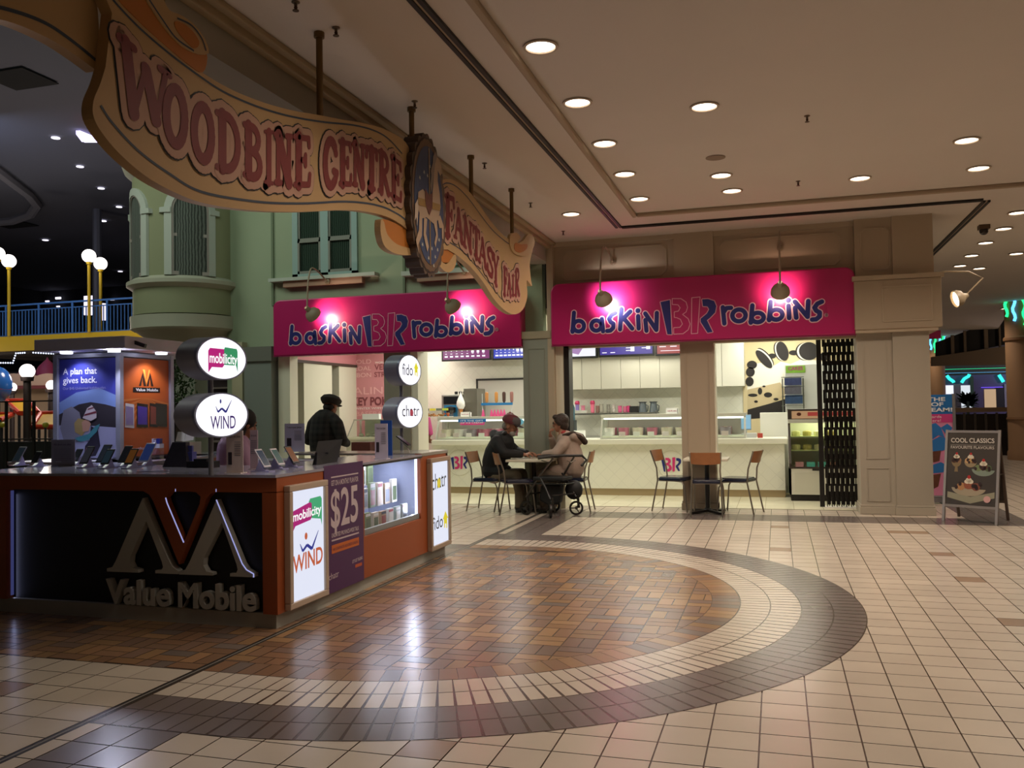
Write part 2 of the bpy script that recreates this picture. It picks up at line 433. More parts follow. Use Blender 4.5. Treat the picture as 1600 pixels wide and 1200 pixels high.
# the twin slots of the air diffuser
def slot(x0, y0, x1, y1, label):
    t = thing('air_slot_diffuser', label, 'ceiling vent', ((x0+x1)/2, (y0+y1)/2, 3.985), group='linear air slots in the mall ceiling')
    horiz = abs(x1-x0) > abs(y1-y0)
    for s in (-.028, .028):
        m = MB()
        if horiz: m.box(x0, y0+s-.016, 3.975, x1, y0+s+.016, 3.9995)
        else: m.box(x0+s-.016, y0, 3.975, x0+s+.016, y1, 3.9995)
        m.build('slot_blade', mat('#1c1714', .6), t)
    m = MB()
    if horiz: m.box(x0, y0-.011, 3.985, x1, y0+.011, 3.9995)
    else: m.box(x0-.011, y0, 3.985, x0+.011, y1, 3.9995)
    m.build('slot_divider', mat('#a08c74', .6), t)
slot(-2.04, -2.5, -2.04, 12.0, 'long twin-line black air slot running along the ceiling beside the hanging banner')
slot(-2.0, 12.02, 2.5, 12.02, 'black air slot running across the ceiling just above the pink shop sign')
slot(2.56, 12.1, 2.56, 20, 'black air slot receding into the far corridor at the right')
# dark hall ceiling, far walls
hc = MB(); hc.box(-42, 5, 9.0, -3.76, 46, 9.2); struct('ceiling_hall', hc, mat('#5a5c66', .9))
w = MB(); w.box(-42, 42, 0, -6, 42.3, 9.0); struct('wall_far', w, mat('#1f2126', .9))
w = MB(); w.box(-42.3, 5, 0, -42, 46, 9.0); struct('wall_left', w, mat('#1b1d22', .9))
w = MB(); w.box(9, -3, 0, 9.2, 11, 4.2); w.box(9, -3.2, 0, -4, -3, 4.2); struct('wall_right', w, mat('#a89880', .9))
w = MB(); w.box(-3.75, -3, 4.9, 9, 12.9, 4.95); w.box(-3.76, 13.0, 4.06, 2.1, 13.05, 9.0); struct('wall_upper', w, mat('#3a3a3a', .9))

# ------------------------------------------------------------------ downlights, sprinklers, small ceiling fittings
def make_downlight(x, y, z, label, on=6, group='round downlights over the mall corridor'):
    t = thing('recessed_downlight', label, 'ceiling light', (x, y, z), group=group)
    m = MB(); m.lathe([(.125, -.004), (.125, -.012), (.105, -.014), (.10, .0), (.10, .01)], (x, y, z), 28, caps=False); m.build('trim_ring', mat('#b7a48e', .5), t)
    m = MB(); m.lathe([(.101, -.003), (.04, -.0035), (.001, -.0035)], (x, y, z), 28, caps=False); m.build('lens', mat('#fff0da', .4, em=on), t, smooth=True)
    return t
DLL = ['large bright downlight nearest the viewer beside the ceiling slot','second downlight along the row beside the ceiling slot','third downlight along the row beside the ceiling slot',
 'fourth downlight along the row beside the ceiling slot','fifth and farthest downlight of the row beside the ceiling slot','single downlight between the air slot and the banner end',
 'bright downlight at the top middle, nearest in its short row','upper of two close downlights above the pink sign','lower of two close downlights above the pink sign',
 'downlight above the right lamp of the pink sign','larger of two downlights near the right edge of ceiling','smaller of two downlights near the right edge of ceiling']
vis = [d for d in DL if d != (-1.53, 4.7)]
d0 = None
for (x, y), lb in zip(vis, DLL):
    z = 4.0 if x < -1.75 else 4.045
    if d0 is None: d0 = make_downlight(x, y, z, lb)
    else: dup(d0, (x, y, z), label=lb)
for k, (x, y) in enumerate([(-1.53, 4.7)]+DL_OFF): dup(d0, (x, y, 4.045), label='round ceiling downlight '+['above the floor between kiosk and viewer','over the floor right of the tile ring','over the far right aisle beside the tile ring','over the near right aisle','over the right aisle, farthest of its row','almost above the viewer'][k])
FR = [((1590,332),'far corridor downlight cut by the right edge of the picture'),((1568,357),'far corridor downlight below the one at the right edge'),((1540,379),'far corridor downlight beside the dome camera'),
      ((1518,399),'far corridor downlight, third down beside the corridor slot'),((1588,396),'far corridor downlight at the right edge, under the first'),((1500,415),'far corridor downlight above the lit gooseneck lamp'),
      ((1530,419),'small far corridor downlight right of the lit gooseneck lamp'),((1570,482),'small distant downlight above the dark upper windows')]
for (px, py), lb in FR:
    p = pZ(px, py, 3.995); dup(d0, (p.x, p.y, 3.994), label=lb, group='downlights in the far corridor')
def sprinkler(px, py, label, z=4.045):
    p = pZ(px, py, z); t = thing('fire_sprinkler', label, 'sprinkler', p, group='fire sprinklers on the ceiling')
    m = MB(); m.lathe([(.026, 0), (.026, -.005), (.010, -.01), (.010, -.025)], p, 12); m.build('escutcheon', mat('#6b5a48', .4, .6), t)
    m = MB(); m.lathe([(.008, -.025), (.012, -.035), (.006, -.05), (.020, -.052), (.020, -.056)], p, 12); m.build('deflector', mat('#57402f', .4, .8), t)
for px, py, lb, z in ((1261,181,'brass sprinkler head in the middle of the raised ceiling',4.045),(1247,283,'sprinkler head low in the raised ceiling above the pink sign',4.045),(462,3,'sprinkler head at the top edge of the picture near the banner',4.0),
   (525,43,'small sprinkler beside the first banner rod',4.0),(757,255,'sprinkler beside the third banner rod',4.0),(829,317,'sprinkler beside the last banner rod',4.0),(880,361,'sprinkler close to the corner of green wall and pink sign',4.0),(648,158,'sprinkler beside the medallion rod',4.0)):
    sprinkler(px, py, lb, z)
p = pZ(1118, 246, 4.045); m = MB(); m.lathe([(.10, 0), (.10, -.006), (.085, -.01), (.001, -.01)], p, 24)
B1('ceiling_speaker', m, mat('#8b7763', .7), 'round flat ceiling cover plate between the downlights, unlit', 'ceiling plate')
p = pZ(1537, 352, 4.0)
t = thing('dome_camera', 'brown dome security camera under the far corridor ceiling', 'camera', p)
m = MB(); m.box(p.x-.07, p.y-.07, p.z-.06, p.x+.07, p.y+.07, p.z); m.build('mount', mat('#5c4634', .5), t)
m = MB(); m.ball((p.x, p.y, p.z-.08), .06, 14); m.build('dome', mat('#2c221c', .2), t, smooth=True)
# ------------------------------------------------------------------ shop front: fascia wall, columns
BEI = mat('#a8977f', .75, var=.03); WHT = mat('#a89e8c', .6); GRY = mat('#8d8f84', .6)
FY = 12.85
w = MB(); w.box(-3.22, FY, 2.4, 1.1, FY+.2, 4.05); w.box(1.06, 12.72, 3.16, 2.02, 13.4, 4.05)
struct('wall_fascia', w, BEI)
def moulding(mb, x0, z0, x1, z1, y, s=.018, notch=.07):
    pts = [(x0+notch, z0), (x1-notch, z0), (x1, z0+notch), (x1, z1-notch), (x1-notch, z1), (x0+notch, z1), (x0, z1-notch), (x0, z0+notch)] if notch else [(x0, z0), (x1, z0), (x1, z1), (x0, z1)]
    for i in range(len(pts)):
        a, b = pts[i], pts[(i+1) % len(pts)]; mb.bar((a[0], y, a[1]), (b[0], y, b[1]), s)
tm = MB(); moulding(tm, -3.05, 3.42, -1.5, 3.86, FY-.005); moulding(tm, -.72, 3.42, .88, 3.86, FY-.005)
tm.box(-1.38, FY-.06, 3.2, -.82, FY+.01, 4.02); tm.box(-3.25, FY-.04, 3.93, 1.06, FY+.01, 4.0); tm.box(-3.27, FY-.14, 0, -3.17, FY+.2, 4.0)
moulding(tm, 1.14, 3.3, 1.5, 3.86, 12.715, .015, .05); moulding(tm, 1.62, 3.3, 1.96, 3.86, 12.70, .015, .05); tm.box(1.53, 12.68, 3.16, 2.03, 12.73, 4.0)
struct('trim_4', tm, mat('#ad9c84', .7))
def column(x0, x1, y0, y1, z1, label, m, panels=True, base=.1):
    t = thing('square_column', label, 'column', ((x0+x1)/2, (y0+y1)/2, 0))
    b = MB(); b.box(x0, y0, 0, x1, y1, z1); b.build('shaft', m, t)
    b = MB(); b.box(x0-.02, y0-.02, 0, x1+.02, y1+.02, base); b.box(x0-.012, y0-.012, base, x1+.012, y1+.012, base+.03); b.build('base_moulding', m, t, bevel=.006)
    if panels:
        b = MB(); moulding(b, x0+.08, .75, x1-.08, z1-.15, y0-.002, .014, 0); moulding(b, x0+.08, .18, x1-.08, .62, y0-.002, .014, 0); b.build('panel_moulding', m, t)
    return t
column(1.06, 1.50, 12.74, 13.3, 2.5, 'beige panelled half of the big right-hand corner column by the folding grille', WHT)
t = column(1.50, 1.95, 12.68, 13.4, 2.5, 'plain smooth half of the big right-hand corner column by the sandwich board', WHT, False)
t = thing('column_capital', 'wide boxed capital with one recessed panel on top of the right corner column', 'column capital', (1.6, 13, 2.44))
b = MB(); b.box(1.03, 12.58, 2.48, 2.10, 13.5, 3.14); b.build('box', BEI, t, bevel=.01)
b = MB(); b.box(1.01, 12.55, 3.14, 2.13, 13.52, 3.2); b.box(1.04, 12.60, 2.44, 2.05, 13.48, 2.48); moulding(b, 1.38, 2.58, 1.98, 3.04, 12.576, .014, 0); b.build('edge_moulding', mat('#b3a289', .6), t)
t = column(-1.33, -.86, 12.86, 13.25, 2.6, 'beige column between the two openings under the right pink sign', mat('#a3927c', .65), True)
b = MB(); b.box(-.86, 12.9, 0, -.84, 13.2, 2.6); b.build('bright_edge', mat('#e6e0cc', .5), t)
t = column(-3.66, -3.25, 12.72, 13.2, 2.55, 'grey-green column between the two pink signs', mat('#8a8d80', .6), True)
b = MB(); b.box(-3.68, 12.70, 2.55, -3.22, 13.2, 2.66); b.build('cap', mat('#9c9178', .6), t)
b = MB(); b.box(-3.24, 12.8, 0, -3.06, 13.2, 2.55); B1('jamb_post', b, mat('#d9d4be', .5), 'narrow white jamb post right of the grey-green column', 'post')
b = MB(); b.box(-3.06, 12.85, 0.9, -2.98, 13.1, 2.6); B1('grille_track', b, mat('#211d1a', .5), 'black vertical post at the left side of the right opening', 'post')
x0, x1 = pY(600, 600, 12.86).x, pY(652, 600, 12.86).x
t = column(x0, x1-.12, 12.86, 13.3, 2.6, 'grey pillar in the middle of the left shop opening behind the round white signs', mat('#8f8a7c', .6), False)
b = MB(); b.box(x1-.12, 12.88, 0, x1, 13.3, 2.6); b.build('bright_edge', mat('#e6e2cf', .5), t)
xa, xb = pY(386, 600, 12.8).x, pY(428, 600, 12.8).x
t = column(xa, xb, 12.72, 13.3, 2.5, 'blue-grey pillar at the left end of the left pink sign', mat('#7d857e', .6), False)
b = MB(); b.box(xa-.03, 12.68, 2.36, xb+.03, 13.3, 2.6); b.build('cap', mat('#6d6f66', .6), t)
xc = pY(435, 600, 12.85).x; xd = pY(453, 600, 12.85).x
b = MB(); b.box(xc, 12.85, 0, xd, 13.1, 2.6); B1('white_jamb', b, mat('#dfdcc8', .5), 'tall white jamb beside the blue-grey pillar, left of the plaid jacket', 'post')
xe, xf = pY(335, 600, 12.9).x, pY(386, 600, 12.9).x
t = column(pY(283, 600, 12.9).x, pY(313, 600, 12.9).x, 12.75, 13.2, 2.7, 'pale pillar under the turret, left of the upper oval sign', mat('#8f9586', .6), False)
t = column(pY(368, 600, 12.9).x, pY(384, 600, 12.9).x, 12.8, 13.2, 2.7, 'narrow cream pillar right of the upper oval sign', mat('#b9b294', .6), False)

# ------------------------------------------------------------------ pink shop signs with rounded top corners
SGX0, SGX1, SGZ0, SGZ1, SGY = -3.2, 1.05, 2.43, 3.35, 12.66
def rrect(x0, z0, x1, z1, r, tl=True, trt=True):
    p = [(x0, z0), (x1, z0)]
    p += [(x1-r+r*math.cos(a), z1-r+r*math.sin(a)) for a in [PI/2*k/8 for k in range(9)]] if trt else [(x1, z1)]
    p += [(x0+r-r*math.cos(a), z1-r+r*math.sin(a)) for a in [PI/2*(8-k)/8 for k in range(9)]] if tl else [(x0, z1)]
    return p
GL = {
 'b': ([(.22,1),(.10,.02)], [(.08,.08)]+arc(.52,.30,.36,.27,200,-160,20)),
 'a': (arc(.45,.45,.36,.38,20,380,22), [(.86,.92),(.92,.0)]),
 's': ([(.92,.95),(.55,.86),(.30,.66),(.44,.50),(.72,.40),(.70,.20),(.42,.06),(.08,.05)],),
 'k': ([(.26,1),(.16,.02)], [(.20,.42),(.80,.86)], [(.42,.52),(.90,.03)]),
 'i': ([(.48,.66),(.54,.02)], (1.15, [(.46,.94),(.47,.95)])),
 'N': ([(.12,.62),(.18,.02)], [(.12,.98),(.86,.04)], [(.92,.98),(.86,.04)]),
 'r': ([(.20,.98),(.30,.02)], [(.26,.68),(.52,.92),(.90,.92)]),
 'o': (arc(.5,.5,.42,.40,0,360,24),),
}
def word(mb, spec, w, d, y, mb_off):
    for ch, x0, zt, x1, zb in spec:
        a = pY(x0, zb, y); b = pY(x1, zt, y); X0, X1, Z0, Z1 = a.x, b.x, a.z, b.z
        mp = mapper((X0, y, Z0), (X1, y, Z0), (X0, y, Z1), (X1, y, Z1), (0, -1, 0)); H = Z1-Z0
        stroke(mb, GL[ch], w/H, mp, d, (X1-X0)/H)
cq = lambda x, y: (830+x/3.077, 360+y/3.077)
letters = [('b',192,393,262,490),('a',284,420,350,488),('s',362,392,408,488),('k',415,375,492,478),('i',502,380,528,474),('N',542,395,610,485),
           ('r',912,366,966,450),('o',962,372,1036,446),('b',1048,358,1126,446),('b',1136,340,1216,434),('i',1224,330,1252,424),('N',1260,338,1338,422),('s',1346,338,1402,434)]
spec = [(c,)+cq(x0, z0)+cq(x1, z1) for c, x0, z0, x1, z1 in letters]
BAR_L = [(622,345),(667,335),(676,500),(655,499)]
THREE = [[(678,328),(720,328),(745,345),(752,370),(745,392),(728,404),(755,425),(764,450),(755,478),(730,497),(685,499),(685,468),(715,466),(727,450),(718,428),(700,420),(688,418),(688,392),(708,388),(716,372),(706,358),(678,356)]]
BAR_R = [(772,324),(812,320),(800,495),(770,497)]
RR = [(822,332),(850,330),(880,340),(890,365),(884,395),(860,420),(845,432),(872,488),(848,492),(815,440),(815,425),(845,400),(856,380),(848,366),(826,364)]
def outline(mb, poly, w, mp, d):
    n = len(poly)
    for i in range(n):
        (x0, y0), (x1, y1) = poly[i], poly[(i+1) % n]; L = math.hypot(x1-x0, y1-y0) or 1e-6; nx, ny = -(y1-y0)/L*w, (x1-x0)/L*w
        mb.flat([(x0+nx, y0+ny), (x0-nx, y0-ny), (x1-nx, y1-ny), (x1+nx, y1+ny)], mp, d)
        mb.flat([(x0+w*math.cos(a), y0+w*math.sin(a)) for a in [2*PI*j/8 for j in range(8)]], mp, d)
def shop_sign(label, dx, labels_group):
    t = thing('shop_fascia_sign', label, 'sign', ((SGX0+SGX1)/2, SGY, SGZ0), group=labels_group)
    b = MB(); b.prism(rrect(SGX0, SGZ0, SGX1, SGZ1, .13), lambda x, z, d: (x, SGY+d, z), .28); b.build('box', mat('#b31a60', .35, var=.04, vs=2), t, bevel=.02)
    b = MB(); b.box(SGX0, SGY-.004, SGZ0-.012, SGX1, SGY+.05, SGZ0); b.build('bottom_rail', mat('#8a1b50', .4), t)
    for sp in (spec[:6], spec[6:]):
        o = MB(); word(o, sp, .045, .003, SGY, 0); n = MB(); word(n, sp, .031, .007, SGY, 0)
        n0 = o.build('word_outline', mat('#efc0c8', .5), t); n1 = n.build('word_lettering', mat('#1c1f6e', .5), n0)
    def pm(x, y, d=0): q = pY(*cq(x, y), SGY); return (q.x, SGY-d, q.z)
    a = MB()
    for p in [BAR_L, RR]: outline(a, p, 4.2, pm, .004)
    for p in THREE+[BAR_R]: outline(a, p, 1.8, pm, .004)
    a.build('monogram_outline', mat('#e0a0b4', .5), t)
    a = MB()
    for p in [BAR_L, RR]: a.flat(p, pm, .008)
    a.build('monogram_navy', mat('#1c1f6e', .5), t)
    c = MB(); q = pY(*cq(1418, 407), SGY); c.lathe([(.028, 0), (.028, -.004), (.02, -.004), (.02, 0)], n=16, M=Matrix.Translation(q+Vector((0, -.006, 0))) @ Matrix.Rotation(-PI/2, 4, 'X')); text('R', q+Vector((-.010, -.01, -.012)), q+Vector((.010, -.01, -.012)), .024, None, None, (0, -1, 0), mb=c)
    c.build('registered_mark', mat('#d593a8', .5), t)
    if dx: t.location.x += dx
    return t
t1 = shop_sign('wide pink fascia sign over the right opening with navy lettering', 0, 'pink ice cream shop fascia signs')
dup(t1, (t1.location.x-4.72, SGY, SGZ0), label='wide pink fascia sign over the left opening, partly behind the scroll banner end')

# gooseneck lamps washing the signs
def gooseneck(base, hd, aim, label, col, en):
    y = FY-.02; bq = pY(*base, y); bx, bz = bq.x, bq.z; hy = SGY-.42; h = pY(*hd, hy); ai = pY(*aim, SGY)
    t = thing('gooseneck_sign_lamp', label, 'lamp', (bx, y, bz), group='gooseneck lamps over the pink signs')
    m = MB(); m.lathe([(.045, 0), (.045, .02), (.02, .03)], n=14, M=Matrix.Translation((bx, y, bz)) @ Matrix.Rotation(PI/2, 4, 'X')); m.build('wall_plate', mat('#8c7a60', .5), t)
    top = h.z+.05; pk = bz+.16; pts = []
    for k in range(15):
        u = k/14; sm_ = u*u*(3-2*u); x = bx+(h.x-bx)*sm_; yy = y+(hy-y)*math.sin(u*PI/2)**.8 if u else y
        z = bz+(pk-bz)*math.sin(min(1, u/.5)*PI/2) if u < .5 else pk-(pk-top)*(1-math.cos((u-.5)/.5*PI/2)); pts.append((x, yy, z))
    m = MB(); m.tube(pts, .013, 8); m.build('arm', mat('#a0907a', .5), t, smooth=True)
    e = Vector((h.x, hy, top)); ax = (ai-e); ax.z = min(ax.z, -.25); ax = ax.normalized(); ax = (ax+Vector((0, 0, -.15))).normalized()
    M = Matrix.Translation(e) @ ax.to_track_quat('Z', 'Y').to_matrix().to_4x4()
    m = MB(); m.lathe([(.03, -.03), (.04, 0), (.04, .04), (.055, .05), (.10, .08), (.125, .13), (.128, .18), (.12, .18), (.115, .13), (.09, .09), (.05, .06)], n=22, M=M, caps=False); m.build('shade', mat('#9a8c74', .5), t, smooth=True)
    m = MB(); m.ball(M @ Vector((0, 0, .11)), .045, 12); m.build('bulb', mat('#fff1dc', .4, em=12), t, smooth=True)
    p = M @ Vector((0, 0, .19)); lamp('SPOT', 'sign_lamp_light', p, en, col, .03, ai, 2.3, .9)
    return t
gooseneck((512, 440), (480, 487), (515, 492), 'leftmost gooseneck lamp, over the first word of the left pink sign', (1, .72, .55), 32)
gooseneck((725, 425), (699, 474), (730, 480), 'second gooseneck lamp, over the right half of the left pink sign', (1, .72, .55), 32)
gooseneck((958, 410), (938, 462), (955, 470), 'third gooseneck lamp, over the left half of the right sign, white glare beside it', (1, .88, .88), 46)
gooseneck((1219, 388), (1219, 449), (1219, 456), 'fourth gooseneck lamp, over the right half of the right pink sign', (1, .62, .48), 30)
# the lamp round the corner, seen from the side with a glowing mouth
q = pY(1492, 470, 13.5)
t = thing('gooseneck_sign_lamp', 'gooseneck lamp round the corner at the right with its lit mouth showing', 'lamp', (2.05, 13.5, 3.4), group='gooseneck lamps over the pink signs')
m = MB(); m.tube([(2.05, 13.5, q.z+.36), (2.3, 13.5, q.z+.42), (2.6, 13.5, q.z+.40), (2.78, 13.5, q.z+.3), (q.x+.12, 13.5, q.z+.05)], .012, 8); m.build('arm', mat('#94836a', .5), t, smooth=True)
M = Matrix.Translation((q.x+.14, 13.5, q.z+.06)) @ Vector((-1, -.25, -.3)).to_track_quat('Z', 'Y').to_matrix().to_4x4()
m = MB(); m.lathe([(.03, -.03), (.04, 0), (.055, .03), (.095, .06), (.118, .10), (.12, .16), (.112, .16), (.09, .07)], n=20, M=M, caps=False); m.build('shade', mat('#a08f74', .5), t, smooth=True)
m = MB(); m.lathe([(.108, .13), (.001, .131)], n=20, M=M, caps=False); m.build('bulb', mat('#ffe2b8', .4, em=6), t)
lamp('SPOT', 'sign_lamp_light', M @ Vector((0, 0, .18)), 12, (1, .7, .5), .03, M @ Vector((0, 0, 1)), 1.9, .5)

# ------------------------------------------------------------------ shop interior
SW = mat('#e9e8d6', .55); CW = mat('#efeedd', .4)
BY = 17.0
w = MB(); w.box(-8.2, BY, 0, 1.9, BY+.1, 2.95)
m_tile = bpy.data.materials.new('diamond relief tile'); m_tile.use_nodes = True; nt = m_tile.node_tree; b_ = nt.nodes['Principled BSDF']
b_.inputs['Base Color'].default_value = lin('#ebebdc'); b_.inputs['Roughness'].default_value = .35
def diamond(nt, b_, s=.5):
    tc = nt.nodes.new('ShaderNodeTexCoord'); mp_ = nt.nodes.new('ShaderNodeMapping'); mp_.inputs['Rotation'].default_value = (0, PI/4, 0)
    nt.links.new(tc.outputs['Object'], mp_.inputs['Vector'])
    sp = nt.nodes.new('ShaderNodeSeparateXYZ'); nt.links.new(mp_.outputs['Vector'], sp.inputs[0])
    outs = []
    for ax in ('X', 'Z'):
        a = nt.nodes.new('ShaderNodeMath'); a.operation = 'PINGPONG'; a.inputs[1].default_value = .085; nt.links.new(sp.outputs[ax], a.inputs[0])
        c = nt.nodes.new('ShaderNodeMath'); c.operation = 'LESS_THAN'; c.inputs[1].default_value = .006; nt.links.new(a.outputs[0], c.inputs[0]); outs.append(c)
    mm = nt.nodes.new('ShaderNodeMath'); mm.operation = 'MAXIMUM'; nt.links.new(outs[0].outputs[0], mm.inputs[0]); nt.links.new(outs[1].outputs[0], mm.inputs[1])
    bp = nt.nodes.new('ShaderNodeBump'); bp.inputs['Strength'].default_value = s; bp.inputs['Distance'].default_value = .01; bp.invert = True
    nt.links.new(mm.outputs[0], bp.inputs['Height']); nt.links.new(bp.outputs['Normal'], b_.inputs['Normal'])
    mx = nt.nodes.new('ShaderNodeMix'); mx.data_type = 'RGBA'; c0 = b_.inputs['Base Color'].default_value[:]
    mx.inputs['A'].default_value = c0; mx.inputs['B'].default_value = tuple(x*.94 for x in c0[:3])+(1,); nt.links.new(mm.outputs[0], mx.inputs['Factor']); nt.links.new(mx.outputs['Result'], b_.inputs['Base Color'])
diamond(nt, b_)
struct('wall_back', w, m_tile)
w = MB(); w.box(-8.0, 13.16, 2.95, 1.9, BY+.1, 3.05); struct('ceiling_shop', w, SW)
w = MB(); w.box(1.80, 13.4, 0, 1.95, BY, 2.95); struct('wall_side', w, SW)
# counter body with relief, white top slab, brown kick base; right run, continuous
CY0 = 14.82
t = thing('serving_counter', 'long white relief-tiled ice cream counter with thick white top and brown kick base', 'counter', (-2.8, 15, 0))
m2 = m_tile.copy(); 
b = MB(); b.box(-6.0, CY0, .115, .10, CY0+.72, .86); b.build('body', m_tile, t)
b = MB(); b.box(-6.0, CY0+.01, 0, .10, CY0+.70, .115); b.build('kick_base', mat('#a3906c', .6), t)
b = MB(); b.box(-6.0, CY0-.05, .86, .15, CY0+.75, .955); b.build('top', CW, t, bevel=.01)
for px in (1030, 560):
    pass
# round monogram decals on the counter front
def roundel(px, py, label):
    q = pY(px, py, CY0-.004); t = thing('round_logo_decal', label, 'decal', q, group='round monogram decals on the counter front')
    m = MB(); m.lathe([(.235, 0), (.225, .003), (.225, 0)], n=40, M=Matrix.Translation(q) @ Matrix.Rotation(PI/2, 4, 'X'), caps=False); m.build('ring', mat('#d8d6c2', .4), t)
    k = .0030
    def pm(x, y, d=0): return (q.x+(x-757)*.00118*1.05, q.y-d, q.z-(y-412)*.00135)
    a = MB(); [a.flat(p_, pm, .003) for p_ in (BAR_L, RR)]; a.build('navy_strokes', mat('#1d2a78', .5), t)
    a = MB(); [a.flat(p_, pm, .003) for p_ in THREE+[BAR_R]]; a.build('pink_strokes', mat('#d6357c', .5), t)
roundel(718, 723, 'round pink and navy monogram on the counter front beside the seated man')
roundel(1049, 726, 'round pink and navy monogram behind the empty table')
# glass display cases
def display_case(x0, x1, label, tubs):
    y0, y1, z0, z1 = CY0+.02, CY0+.62, .956, 1.37
    t = thing('ice_cream_display_case', label, 'display case', ((x0+x1)/2, y0+.3, z0), group='glass display cases on the counter')
    b = MB(); b.box(x0, y0+.10, z0, x1, y1, z0+.05); b.build('deck', CW, t)
    b = MB()
    for x in (x0, x1-.03):
        b.bar((x+.015, y0, z0), (x+.015, y0+.16, z1-.02), .03)
        b.box(x, y1-.03, z0, x+.03, y1, z1)
    b.box(x0, y0-.005, z0, x1, y0+.02, z0+.025); b.build('frame', mat('#c9c9bd', .35, .4), t)
    b = MB(); b.box(x0-.01, y0+.13, z1-.03, x1+.01, y1, z1); b.box(x0, y0+.12, z1-.055, x1, y0+.16, z1-.03); b.build('top_shelf', mat('#d5d3c4', .3, .3), t)
    b = MB(); b.box(x0+.04, y0+.17, z1-.085, x1-.04, y0+.23, z1-.058); b.build('light_tube', mat('#fdfff4', .4, em=3.2), t)
    b = MB(); b.flat([(x0+.03, 0), (x1-.03, 0), (x1-.03, 1), (x0+.03, 1)], lambda x, s_, d=0: (x, y0+.005+.135*s_, z0+.02+(z1-z0-.06)*s_)); b.build('front_glass', glass('#f4fbf6', .07), t)
    b = MB(); b.box(x0+.03, y1-.012, z0+.05, x1-.03, y1-.004, z1-.05); b.build('rear_panel', mat('#c3bdb2', .5), t)
    return t
c0a, c0b = pY(652, 660, CY0).x-.15, pY(822, 660, CY0).x
display_case(-5.95, c0b+.12, 'glass display case left of the grey-green column, with a blue banner sticker', 0)
display_case(pY(937, 660, CY0).x, pY(1165, 660, CY0).x, 'glass display case behind the empty table, right of the seated woman', 0)
PAST = ['#d98a9e','#e7c6c9','#c79a7c','#8a6a52','#e5d9b8','#d46a86','#b9c9a4','#efe9dc','#a9785a','#e3a7b6']
n = 0
def tubs(x0, x1, lab):
    global n
    x = x0+.12; k = 0; ordn = ['first','second','third','fourth','fifth','sixth','seventh','eighth','ninth','tenth','eleventh','twelfth']
    while x < x1-.12:
        for yy, row in ((CY0+.28, 'front'), (CY0+.47, 'rear')):
            t = thing('ice_cream_tub', '%s ice cream tub from the left in the %s row of %s' % (ordn[k], row, lab), 'tub', (x, yy, 1.01), group='ice cream tubs in the display cases')
            b = MB(); b.lathe([(.085, 0), (.095, .13), (.09, .13), (.08, .05)], (x, yy, 1.01), 16, caps=False); b.build('container', mat(random.choice(['#e9e4dc','#c06f86','#9a8f98','#d8cdb8']), .5), t, smooth=True)
            b = MB(); b.ball((x, yy, 1.10), .082, 12, sz=.55); b.build('scooped_ice_cream', mat(random.choice(PAST), .7, bump=.6, bs=40), t, smooth=True)
        if True:
            b = MB(); zz = 1.0; b.box(x-.055, CY0+.10, zz, x+.055, CY0+.112, zz+.075); b.box(x-.045, CY0+.098, zz+.04, x+.045, CY0+.1, zz+.06)
            u = B1('flavour_card', b, mat(random.choice(['#f4f1ea','#f3e6e6','#e8d2cf']), .5), '%s flavour card from the left inside %s' % (ordn[k], lab), 'card', 'flavour cards in the display cases')
        x += .245; k += 1
tubs(-5.95, c0b+.1, 'the left glass case'); tubs(pY(937, 660, CY0).x, pY(1165, 660, CY0).x, 'the right glass case')
# stickers on the left case
q0 = pY(712, 655, CY0-.01); q1 = pY(756, 664, CY0-.01)
t = thing('case_banner_sticker', 'small blue and pink gift banner stuck on the left display case glass', 'sticker', q1)
CZ = .115
b = MB(); b.box(q0.x, CY0-.004+CZ, q1.z+.05, q1.x, CY0+.002+CZ, q0.z); b.build('blue_band', mat('#1f6fb8', .5), t)
b = MB(); b.box(q0.x+.04, CY0-.006+CZ, q1.z, q1.x-.03, CY0+CZ, q1.z+.05); b.build('pink_band', mat('#e0408f', .5), t)
text("IT'S THE GIFT", (q0.x+.05, CY0-.009+CZ, q0.z-.045), (q1.x-.05, CY0-.009+CZ, q0.z-.045), .026, mat('#e8f2f8', .5), t, (0,-1,0), bold=.01)
text('OF ICE CREAM!', (q0.x+.05, CY0-.009+CZ, q0.z-.083), (q1.x-.05, CY0-.009+CZ, q0.z-.083), .026, mat('#e8f2f8', .5), t, (0,-1,0), bold=.01)
q = pY(810, 659, CY0+.105); b = MB(); b.lathe([(.10, 0), (.001, -.004)], n=20, sy=.6, M=Matrix.Translation(q) @ Matrix.Rotation(PI/2, 4, 'X')); B1('round_sticker', b, mat('#6fb9dd', .5), 'pale blue oval sticker on the left case glass right of the red cap', 'sticker')
# things standing on the cases
def card(px, py, w_, h_, label, txt, y=CY0+.25, z=1.371):
    q = pY(px, py, y); t = thing('tent_card', label, 'card', (q.x, y, z), group='white logo cards on the display cases')
    b = MB(); b.box(q.x-w_/2, y, z, q.x+w_/2, y+.01, z+h_); b.box(q.x+w_/2-.01, y, z, q.x+w_/2, y+.08, z+h_*.9); b.build('panel', mat('#f2f3ee', .5), t)
    text(txt, (q.x-w_*.38, y-.003, z+h_*.4), (q.x+w_*.38, y-.003, z+h_*.4), h_*.2, mat('#b04a72', .5), t, (0,-1,0), bold=.02)
card(727, 645, .18, .085, 'white logo card on the left case in front of the soft serve machine', 'baskin BR robbins'); card(1050, 642, .2, .10, 'white logo card standing on the right display case', 'baskin BR robbins')
